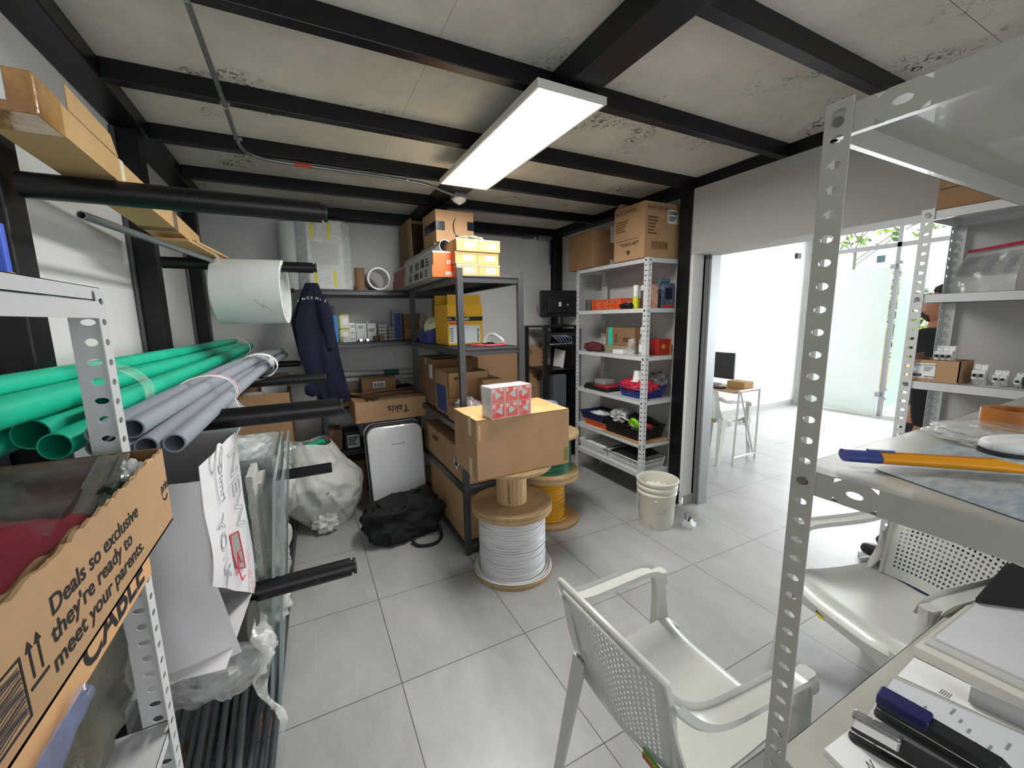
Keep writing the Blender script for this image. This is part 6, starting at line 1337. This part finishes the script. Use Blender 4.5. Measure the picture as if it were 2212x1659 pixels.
t = thing('spray_bottle', 'clear trigger spray bottle with white label behind the corner post', 'bottle', (2.19, .87, S)); part(t, 'bottle', MB().lathe([(0, 0), (.038, .0), (.04, .01), (.04, .11), (.03, .15), (.013, .175), (.013, .19), (0, .19)], 28), film('bottle_clear', (.85, .88, .9), .35, .55, .05, 4, .1), smooth=True); part(t, 'label', MB().lathe([(.0405, .03), (.0405, .09)], 28), K['label'], smooth=True); part(t, 'trigger', MB().box(-.035, .03, -.01, .01, .20, .228).box(-.012, .012, -.01, .01, .185, .2).box(-.04, -.03, -.006, .006, .17, .21), K['wplast'], bev=.003)
t = carton('product_box', 'small red box with yellow edge at the doorway end of the third board', 2.28, 2.42, .80, .90, S, 1.355, mat('deep_red_box', 'a3241f', .5), cat='box'); part(t, 'round_print', MB().cyl((-.02, -.0505, .07), (-.02, -.0515, .07), .02, 18), mat('gold_print', 'c8922c', .5)); part(t, 'yellow_edge', MB().box(.055, .0705, -.0512, -.05, 0, .13), MATS['gold_print'])
# shelf z .87
S = .871
t = thing('tool_case', 'flat black and red tool case on the fourth board', 'case', (2.24, 1.40, S)); part(t, 'base', MB().rbox(-.12, .12, -.17, .17, 0, .03, .01), K['bplast'], bev=.004); part(t, 'red_lid', MB().rbox(-.11, .11, -.16, .02, .03, .05, .01), mat('case_red', '9a2430', .4), bev=.004); part(t, 'black_lid', MB().rbox(-.11, .11, .025, .16, .03, .05, .01), K['bplast'], bev=.004)
solo('grey_box', MB().rbox(2.17, 2.30, 1.33, 1.47, .922, .962, .01), mat('mid_grey_plastic', '8f9092', .4), 'small grey device lying on the black and red tool case', 'device', bev=.004)
t = thing('open_basket', 'dark blue basket on the fourth board with a red cushioned bag in it', 'basket', (2.27, .96, S)); basket(t, .11, .12, .09, .2, K['blue'], .016, .02, (.28, .28, .5, .5, True))
t = thing('red_bag', 'red quilted bag heaped in the dark blue basket', 'bag', (2.25, .97, S+.045)); part(t, 'bag', blob(MB(), (0, 0, 0), (.12, .17, .055), 23, .25, 3, fold=.05), mat('red_quilt', 'b0243c', .55), smooth=True)
t = thing('clear_bag', 'grey plastic bag beside the corner post on the fourth board', 'bag', (2.35, .86, S+.09)); part(t, 'bag', blob(MB(), (0, 0, 0), (.08, .07, .06), 24, .4, 3), mat('smoky_bag', '6f6c70', .2, alpha=.85), smooth=True)
t = thing('paper_cup', 'upturned white paper cup standing on a white disc on the red bag', 'cup', (2.20, .945, 1.012)); part(t, 'cup', MB().lathe([(.036, 0), (.036, .003), (.026, .08), (0, .08)], 28), K['white'], smooth=True); part(t, 'disc', MB().cyl((0, 0, -.008), (0, 0, 0), .055, 28), K['white'])
# shelf z .515
S = .516
t = thing('orange_basket', 'orange slatted basket under the blue tray on the fifth board', 'basket', (2.27, 1.42, S)); basket(t, .12, .15, .05, .06, K['orange'], .02, .045, (.3, .35, .5, .5, True))
t = thing('blue_tray', 'navy blue tray of white plugs stacked on the orange basket', 'tray', (2.26, 1.45, S+.055)); basket(t, .12, .15, .07, .15, mat('navy_plastic', '1b2350', .4), .03, .07, None)
part(t, 'liner', MB().box(-.11, .11, -.14, .14, .0, .01), MATS['navy_plastic']); 
t = thing('white_plugs', 'heap of white plugs in the navy blue tray', 'plugs', (2.26, 1.45, S+.066)); part(t, 'heap', blob(MB(), (0, 0, 0), (.09, .12, .03), 51, .6, 6), K['wplast'], smooth=True)
t = thing('open_basket', 'black perforated basket full of cables on the fifth board', 'basket', (2.27, 1.045, S+.004)); basket(t, .13, .20, .11, .12, K['bplast'], .018, .02, (.3, .3, .5, .5, True))
t = thing('cardboard_mat', 'flat piece of pale cardboard under the black basket', 'cardboard', (2.27, .99, S)); part(t, 'sheet', MB().box(-.17, .15, -.22, .28, 0, .0035), K['card3'])
t = thing('lime_disc_tool', 'lime green round tool case sticking out of the black basket', 'tool', (2.19, .96, S+.08)); part(t, 'disc', MB().cyl((-.005, 0, .03), (.02, 0, .04), .055, 28), mat('lime_plastic', '8fd12c', .35), smooth=True); part(t, 'white_frame', MB().tube([(-.008, -.01, .0), (-.008, .02, .05), (-.008, -.03, .05)], .004, 6, closed=True), K['wplast'])
t = thing('clear_bag', 'clear bag of white parts piled at the left end of the black basket', 'bag', (2.24, 1.16, S+.10)); part(t, 'bag', blob(MB(), (0, 0, 0), (.08, .09, .06), 25, .4, 3), K['film2'], smooth=True)
t = thing('black_cable', 'coil of black and white cables in the black basket', 'cable', (2.30, 1.03, S+.09)); part(t, 'coil', blob(MB(), (0, 0, 0), (.09, .16, .045), 27, .4, 3.5), K['bplast'], smooth=True); part(t, 'white_cable', MB().tube(smooth_path([(-.12, .12, .06), (-.13, .06, .07), (-.12, -.02, .05), (-.10, -.05, .03)]), .006, 8), K['wplast'], smooth=True)
t = thing('red_parts', 'small red parts at the doorway end of the black basket', 'parts', (2.24, .85, S+.10)); part(t, 'parts', blob(MB(), (0, 0, 0), (.03, .04, .02), 28, .5, 4), MATS['deep_red_box'], smooth=True)
# shelf z .265
S = .266
for k, (y, l) in enumerate(((1.43, 'white slatted basket at the left of the lowest board'), (1.01, 'white slatted basket at the right of the lowest board'))):
    t = thing('open_basket', l, 'basket', (2.27, y, S), 0, 'white slatted baskets'); basket(t, .13, .185, .085, .12, K['wplast'], .016, .08, (.3, .36, .5, .5, True))
t = thing('black_sheet', 'black plastic sheet lying over the two white baskets', 'sheet', (2.27, 1.1, S+.09)); part(t, 'sheet', MB().grid(lambda u, v: (-.15+.28*u, -.24+.40*v, .008+.02*math.sin(v*5)+.008*u), 10, 12, .004), K['bplast'], smooth=True)
t = thing('white_paper_pack', 'white papers lying in the left white basket', 'paper', (2.26, 1.44, S+.01)); part(t, 'papers', MB().grid(lambda u, v: (-.11+.22*u, -.14+.28*v, .055+.02*u+.008*nz((u*3, v*3, 0), 1)), 8, 10, .03), K['white'], smooth=True)

# ============================================================ next room: desk, computer, chair
t = thing('desk', 'small desk with white folding A-frame legs and wooden top in the next room', 'desk', (3.86, 1.5, 0))
part(t, 'desktop', MB().box(3.66, 4.06, 1.06, 2.1, .735, .755), mat('desk_wood', 'b08d6c', .5), bev=.003, world=True)
wl = K['wplast']
for y in (1.045, 2.08):
    m = MB(); 
    for a, b in (((3.70, y, .77), (3.67, y, .0)), ((4.04, y, .77), (4.04, y, .0)), ((3.70, y, .76), (4.04, y, .76)), ((3.675, y, .05), (4.04, y, .05)), ((3.72, y, .76), (4.0, y, .06))):
        part(t, 'leg_bar', MB().tube([a, b], .012, 4), wl, world=True)
t = thing('monitor', 'black computer monitor standing on the desk in the next room', 'monitor', (3.90, 1.62, .756), .0)
part(t, 'screen', MB().rbox(-.01, .015, -.37, .14, .085, .375, .01, axis='x'), K['bplast'], bev=.003); part(t, 'neck', MB().box(.0, .03, -.10, -.04, .0, .2), K['bplast']); part(t, 'foot', MB().rbox(-.08, .1, -.17, .03, 0, .012, .03), K['bplast'])
solo('keyboard', MB().rbox(3.69, 3.79, 1.25, 1.62, .756, .775, .01), K['bplast'], 'black keyboard on the desk in the next room', 'keyboard', bev=.003)
carton('cardboard_box', 'small cardboard carton beside the monitor on the desk', 3.86, 4.02, 1.10, 1.30, .756, .83, 'card3')
t = thing('desk_cable', 'thin grey cables hanging below the desk in the next room', 'cable', (3.95, 1.6, .3)); part(t, 'cable', MB().tube(smooth_path([(.0, 0, .43), (-.04, .03, .3), (.0, .02, .18), (-.02, .05, .0)]), .004, 6), MATS['grey_print'], smooth=True); part(t, 'cable', MB().tube(smooth_path([(.08, 0, .43), (.09, .03, .3), (.03, .02, .18), (.03, .05, .02)]), .004, 6), MATS['grey_print'], smooth=True)
c3 = None
def clone_tree(o, loc, rz, label):
    c = o.copy(); COL.objects.link(c); c.location = loc; c.rotation_euler = (0, 0, rz); c['label'] = label
    for ch in [x for x in bpy.data.objects if x.parent == o]:
        d = ch.copy(); COL.objects.link(d); d.parent = c
    return c
c3 = clone_tree(c1, (3.73, 1.31, 0), 0, 'white plastic armchair in the next room pushed up to the desk')
solo('wall_outlet', MB().rbox(4.62, 4.70, 2.39, 2.4, .92, 1.04, .006, axis='y'), K['wplast'], 'white outlet plate on the wall behind the desk', 'outlet')
solo('wall_outlet', MB().rbox(6.9, 7.0, 2.36, 2.4, 2.42, 2.5, .006, axis='y'), K['bplast'], 'small black sensor high on the wall of the next room', 'sensor')
t = thing('blind_cord', 'grey blind cord with a loop hanging at the corner of the glass front', 'cord', (7.3, 2.35, .4)); part(t, 'cord', MB().tube([(7.25, 2.36, 2.7), (7.24, 2.36, 1.6), (7.22, 2.35, 1.5), (7.25, 2.33, 1.42), (7.28, 2.35, 1.5), (7.24, 2.36, 1.6), (7.2, 2.36, .45), (7.22, 2.36, .4), (7.26, 2.36, .45), (7.25, 2.36, 1.4)], .006, 5), MATS['lamp_grey'], world=True)
# frosted door and its fittings
t = thing('glass_door', 'frosted glass door leaf in the bright front of the next room', 'door', (7.36, 1.8, .0))
part(t, 'frosted_leaf', MB().box(7.35, 7.36, 1.30, 2.31, .15, 2.2), W['frost'], world=True); part(t, 'clear_foot', MB().box(7.35, 7.36, 1.30, 2.31, .02, .148), mat('pale_glass', 'dfe8e6', .1, alpha=.5), world=True)
part(t, 'hinge', MB().box(7.33, 7.37, 1.27, 1.33, .3, .36), K['alu'], world=True); part(t, 'hinge', MB().box(7.33, 7.37, 1.27, 1.33, 2.16, 2.22), K['alu'], world=True)
for z in (.28, .42, 2.1, 2.24): part(t, 'spider_fitting', MB().cyl((7.33, 1.22, z), (7.37, 1.22, z), .025, 12), K['alu'], smooth=True, world=True)
for i, ch in enumerate('UP'): text(t, ch, (7.345, 2.17+.09*i, 1.33), (0, 1, 0), (0, 0, 1), .12, K['alu'])
t = thing('glass_door', 'second clear glass leaf standing open at the right of the frosted one', 'door', (7.6, 1.2, 0)); part(t, 'leaf', MB().box(7.40, 8.1, 1.21, 1.22, .05, 2.2), W['glass'], world=True); part(t, 'frosted_strip', MB().box(7.40, 7.9, 1.221, 1.223, .15, 2.2), W['frost'], world=True)
solo('door_sign', MB().box(7.33, 7.335, 1.40, 1.50, 2.26, 2.36), mat('teal_sign', '5f7a80', .5), 'small teal square sign on the glass above the frosted door', 'sign')
solo('door_mat', MB().rbox(5.0, 5.8, -.2, .35, 0, .01, .02), mat('dark_mat', '55555a', .9), 'dark door mat on the bright floor of the next room', 'mat')

# ============================================================ outside
lm = [mat('leaf_light', 'a6b83c', .5), mat('leaf_mid', '6f8f33', .5), mat('leaf_dark', '42632a', .5)]
def leaves(mb, c, r, n, s, seed):
    R = random.Random(seed)
    for k in range(n):
        while True:
            p = Vector((R.uniform(-1, 1), R.uniform(-1, 1), R.uniform(-1, 1)))
            if .35 < p.length < 1: break
        p = Vector((c[0]+p.x*r[0], c[1]+p.y*r[1], c[2]+p.z*r[2])); d = Vector((R.uniform(-1, 1), R.uniform(-1, 1), R.uniform(-1, .6))).normalized(); u = d.orthogonal().normalized(); q = s*R.uniform(.6, 1.4)
        mb.m = R.randint(0, 2); mb.add([p-u*q*.25, p+d*q*.5, p+u*q*.25, p-d*q*.5], [(0, 1, 2, 3)])
for k, (c, r, l) in enumerate((((12.6, 1.3, 1.2), (.9, 1.0, 1.3), 'bright green hedge shrub beyond the open glass leaf'), ((12.8, 3.6, 1.3), (.9, 1.1, 1.4), 'bright green hedge shrub behind the frosted door'), ((12.6, -1.2, 1.2), (.9, 1.2, 1.3), 'green hedge shrub hidden behind the right shelving unit'))):
    t = thing('hedge_shrub', l, 'shrub', (c[0], c[1], 0)); mb = MB(); leaves(mb, (0, 0, c[2]), r, 2600, .16, k); part(t, 'foliage', mb, lm); part(t, 'stem', MB().cyl((0, 0, -.01), (0, 0, 1.2), .05, 8), K['card2'])
t = thing('garden_tree', 'thin-branched tree seen through the high window band', 'tree', (11.0, 3.4, 0)); part(t, 'trunk', MB().cyl((0, 0, -.01), (0, 0, 3.0), .03, 10), mat('grey_bark', '77706a', .8))
mb = MB(); leaves(mb, (0, 0, 3.9), (1.4, 2.2, .9), 900, .2, 9); part(t, 'foliage', mb, lm); R = random.Random(6)
for k in range(7): a = R.uniform(0, 6.28); part(t, 'branch', MB().tube([(0, 0, 2.6+.1*k), (.5*math.cos(a), .9*math.sin(a), 3.3+.1*k), (1.0*math.cos(a), 1.8*math.sin(a), 3.6+.15*k)], .012, 5), MATS['grey_bark'])
t = thing('planter', 'tan rectangular planter of striped upright leaves outside the glass front', 'planter', (10.6, 2.2, -.01)); part(t, 'trough', MB().box(-.25, .25, -.9, .6, 0, .55), mat('tan_planter', 'c9a97c', .7), bev=.01); part(t, 'soil', MB().box(-.22, .22, -.87, .57, .55, .56), K['card2'])
t = thing('snake_plants', 'tall yellow-green sword-shaped leaves growing in the tan planter', 'plants', (10.6, 2.2, .55)); R = random.Random(12)
for k in range(26):
    x = R.uniform(-.18, .18); y = R.uniform(-.85, .52); h = R.uniform(.6, 1.1); a = R.uniform(-.3, .3); w_ = .045
    part(t, 'leaf', MB().grid(lambda u, v: (x+.03*math.sin(v*3+a)+w_*(u-.5)*a, y+a*.4*v+w_*2*(u-.5)*(1-v)**.6, h*v), 2, 8, .004), mat('sword_leaf', 'b3bf4a', .5, var=.6, vs=30, col2='4d6e2e', stretch=(1, 1, 3)), smooth=True)

# ============================================================ person in the doorway
t = thing('person', 'bearded person in dark clothes, face in profile between the posts of the right shelving unit', 'person', (2.95, -.615, 0))
skin = mat('skin', 'b07a5e', .5, var=.1, vs=12)
def skinmesh(name, V_, E_, m, lvl=2, root=0):
    me = bpy.data.meshes.new(name); me.from_pydata([v[:3] for v in V_], E_, []); me.materials.append(m); o = bpy.data.objects.new(name, me); COL.objects.link(o); o.parent = t
    md = o.modifiers.new('skin', 'SKIN'); md.use_smooth_shade = True
    for i, v in enumerate(V_): me.skin_vertices[0].data[i].radius = (v[3], v[4] if len(v) > 4 else v[3]); me.skin_vertices[0].data[i].use_root = (i == root)
    s = o.modifiers.new('sub', 'SUBSURF'); s.levels = lvl; s.render_levels = lvl
    dg = bpy.context.evaluated_depsgraph_get(); dg.update(); mm = bpy.data.meshes.new_from_object(o.evaluated_get(dg)); bpy.data.objects.remove(o); return mm
def body_verts(g=0.):
    B = .11 if g else .085; V_ = [(0, 0, .92, B), (0, .0, 1.08, B*.95), (0, .0, 1.25, B), (0, -.01, 1.38, B*.95), (0, .0, 1.45, .055+g), (0, .02, 1.50, .050+g)]; E_ = [(0, 1), (1, 2), (2, 3), (3, 4), (4, 5)]
    def chain(start, pts):
        p = start
        for q in pts: V_.append(q); E_.append((p, len(V_)-1)); p = len(V_)-1
        return p
    for s in (-1, 1):
        e = chain(3, [(s*.17, -.01, 1.40, .058+g), (s*.21, -.03, 1.12, .042+g), (s*.19, -.04, .90, .030+g), (s*.185, -.03, .85, .026+g, .036+g)])
        for k in range(4): chain(e, [(s*.185+(-.024+.016*k), .01-.0, .79-.003*abs(k-1.5), .0085), (s*.185+(-.024+.016*k), .02, .755, .0075)])
        chain(e, [(s*.155, .0, .83, .010), (s*.145, .02, .805, .0085)])
        k_ = chain(0, [(s*.09, .0, .84, .072+g), (s*.10, .02, .50, .058+g), (s*.10, -.02, .10, .038+g)])
        chain(k_, [(s*.10, .02, .045, .036), (s*.10, .15, .03, .030)])
    return V_, E_
V_, E_ = body_verts(); me = skinmesh('body', V_, E_, skin)
# head in the same mesh, facing +y
def headfn(u, v):
    p = head0(u, v); c, s_ = math.cos(.52), math.sin(.52); y, z = p[1], p[2]-1.53
    return (p[0], c*y-s_*z+.0, s_*y+c*z+1.49)
def head0(u, v):
    a = 2*PI*u; th = PI*v; z = math.cos(th); s = math.sin(th); ry = .098; rx = .076; x = rx*s*math.cos(a); y = ry*s*math.sin(a); zz = .118*z
    fr = max(0, math.sin(a))
    if fr > 0:
        w_ = max(0, 1-(abs(math.cos(a))/.34)**2)
        prof = .030*math.exp(-((zz+.018)/.020)**2)*(w_)+.012*math.exp(-((zz+.002)/.022)**2)*w_
        prof += -.010*math.exp(-((zz-.022)/.012)**2)*w_+.007*math.exp(-((zz-.042)/.012)**2)*w_
        prof += .014*math.exp(-((zz+.052)/.009)**2)*w_+.012*math.exp(-((zz+.070)/.008)**2)*w_-.004*math.exp(-((zz+.061)/.004)**2)*w_+.022*math.exp(-((zz+.098)/.022)**2)*w_
        ex = math.exp(-((abs(x)-.032)/.013)**2-((zz-.018)/.012)**2); y += prof-.010*ex
    if zz < -.05: x *= 1-.25*(-.05-zz)/.07
    return (x, y+.025, zz+1.615)
hb = MB().grid(headfn, 48, 44)
for s in (-1, 1): blob(hb, (s*.078, .0, 1.60), (.012, .022, .032), 4, .1, 3, 12, 10, 2, flat=False)
hm = hb.mesh('h', [skin], True); bm = bmesh.new(); bm.from_mesh(me); bm.from_mesh(hm); bm.to_mesh(me); bm.free(); me.name = 'body'
b = bpy.data.objects.new('body', me); COL.objects.link(b); b.parent = t
hr = mat('dark_hair', '1c1613', .8, bump=.5, bs=200)
part(t, 'hair', MB().grid(lambda u, v: tuple(Vector(headfn(.02+u*.96+.25+.0, v*.42))+Vector((0, -.004, .008))+(Vector(headfn(.02+u*.96+.25, v*.42))-Vector((0, .02, 1.615)))*.05), 30, 12, .004), hr, smooth=True)
part(t, 'beard', MB().grid(lambda u, v: tuple(Vector(headfn(.06+.38*u, .76+.2*v))+(Vector(headfn(.06+.38*u, .76+.2*v))-Vector((0, .02, 1.615))).normalized()*.004), 20, 8, .003), hr, smooth=True)
Mh = Matrix.Translation((0, .0, 1.49)) @ Matrix.Rotation(.52, 4, 'X') @ Matrix.Translation((0, 0, -1.53))
part(t, 'teeth', MB().rbox(-.018, .018, .108, .124, 1.550, 1.558, .003, M=Mh), K['white'])
for s in (-1, 1):
    e = part(t, 'eye', blob(MB(), (s*.032, .098, 1.632), (.012, .012, .010), 1, 0, 1, 14, 10, 2, flat=False).xf(Mh), K['white'], smooth=True); part(e, 'iris', MB().cyl((s*.032, .1095, 1.632), (s*.032, .1108, 1.632), .0055, 14).xf(Mh), K['ink'])
    part(t, 'eyebrow', MB().tube([(s*.018, .117, 1.652), (s*.032, .116, 1.656), (s*.05, .100, 1.650)], .004, 6).xf(Mh), hr)
V2, E2 = body_verts(.016); keep = [i for i, v in enumerate(V2)]
def sub(idx, extra=0):
    mp_ = {i: k for k, i in enumerate(idx)}; return [V2[i] for i in idx], [(mp_[a], mp_[b]) for a, b in E2 if a in mp_ and b in mp_]
n0 = 6; armL = [6, 7, 8]; per = 4+8+2
idxs = [0, 1, 2, 3]; off = 6
arms = []; legs = []
for s in (0, 1):
    base = 6+s*(4+8+2+3+2); arms += [base, base+1, base+2]; legs += [base+14, base+15, base+16]
Vs, Es = sub([0, 1, 2, 3]+arms); sm = skinmesh('shirt', Vs, Es, mat('black_jersey', '17181c', .85)); sm.name = 'jacket'; o = bpy.data.objects.new('jacket', sm); COL.objects.link(o); o.parent = t
Vs, Es = sub([0]+legs); sm = skinmesh('tr', Vs, Es, mat('dark_trousers', '23252c', .85)); sm.name = 'trousers'; o = bpy.data.objects.new('trousers', sm); COL.objects.link(o); o.parent = t
for s in (-1, 1):
    sh = part(t, 'shoe', blob(MB(), (s*.10, .055, .012), (.048, .14, .045), 3, .04, 2, 24, 16, 2.6), K['bplast'], smooth=True); part(sh, 'sole', MB().rbox(s*.10-.05, s*.10+.05, -.09, .20, 0, .022, .045, 6), K['wplast'])
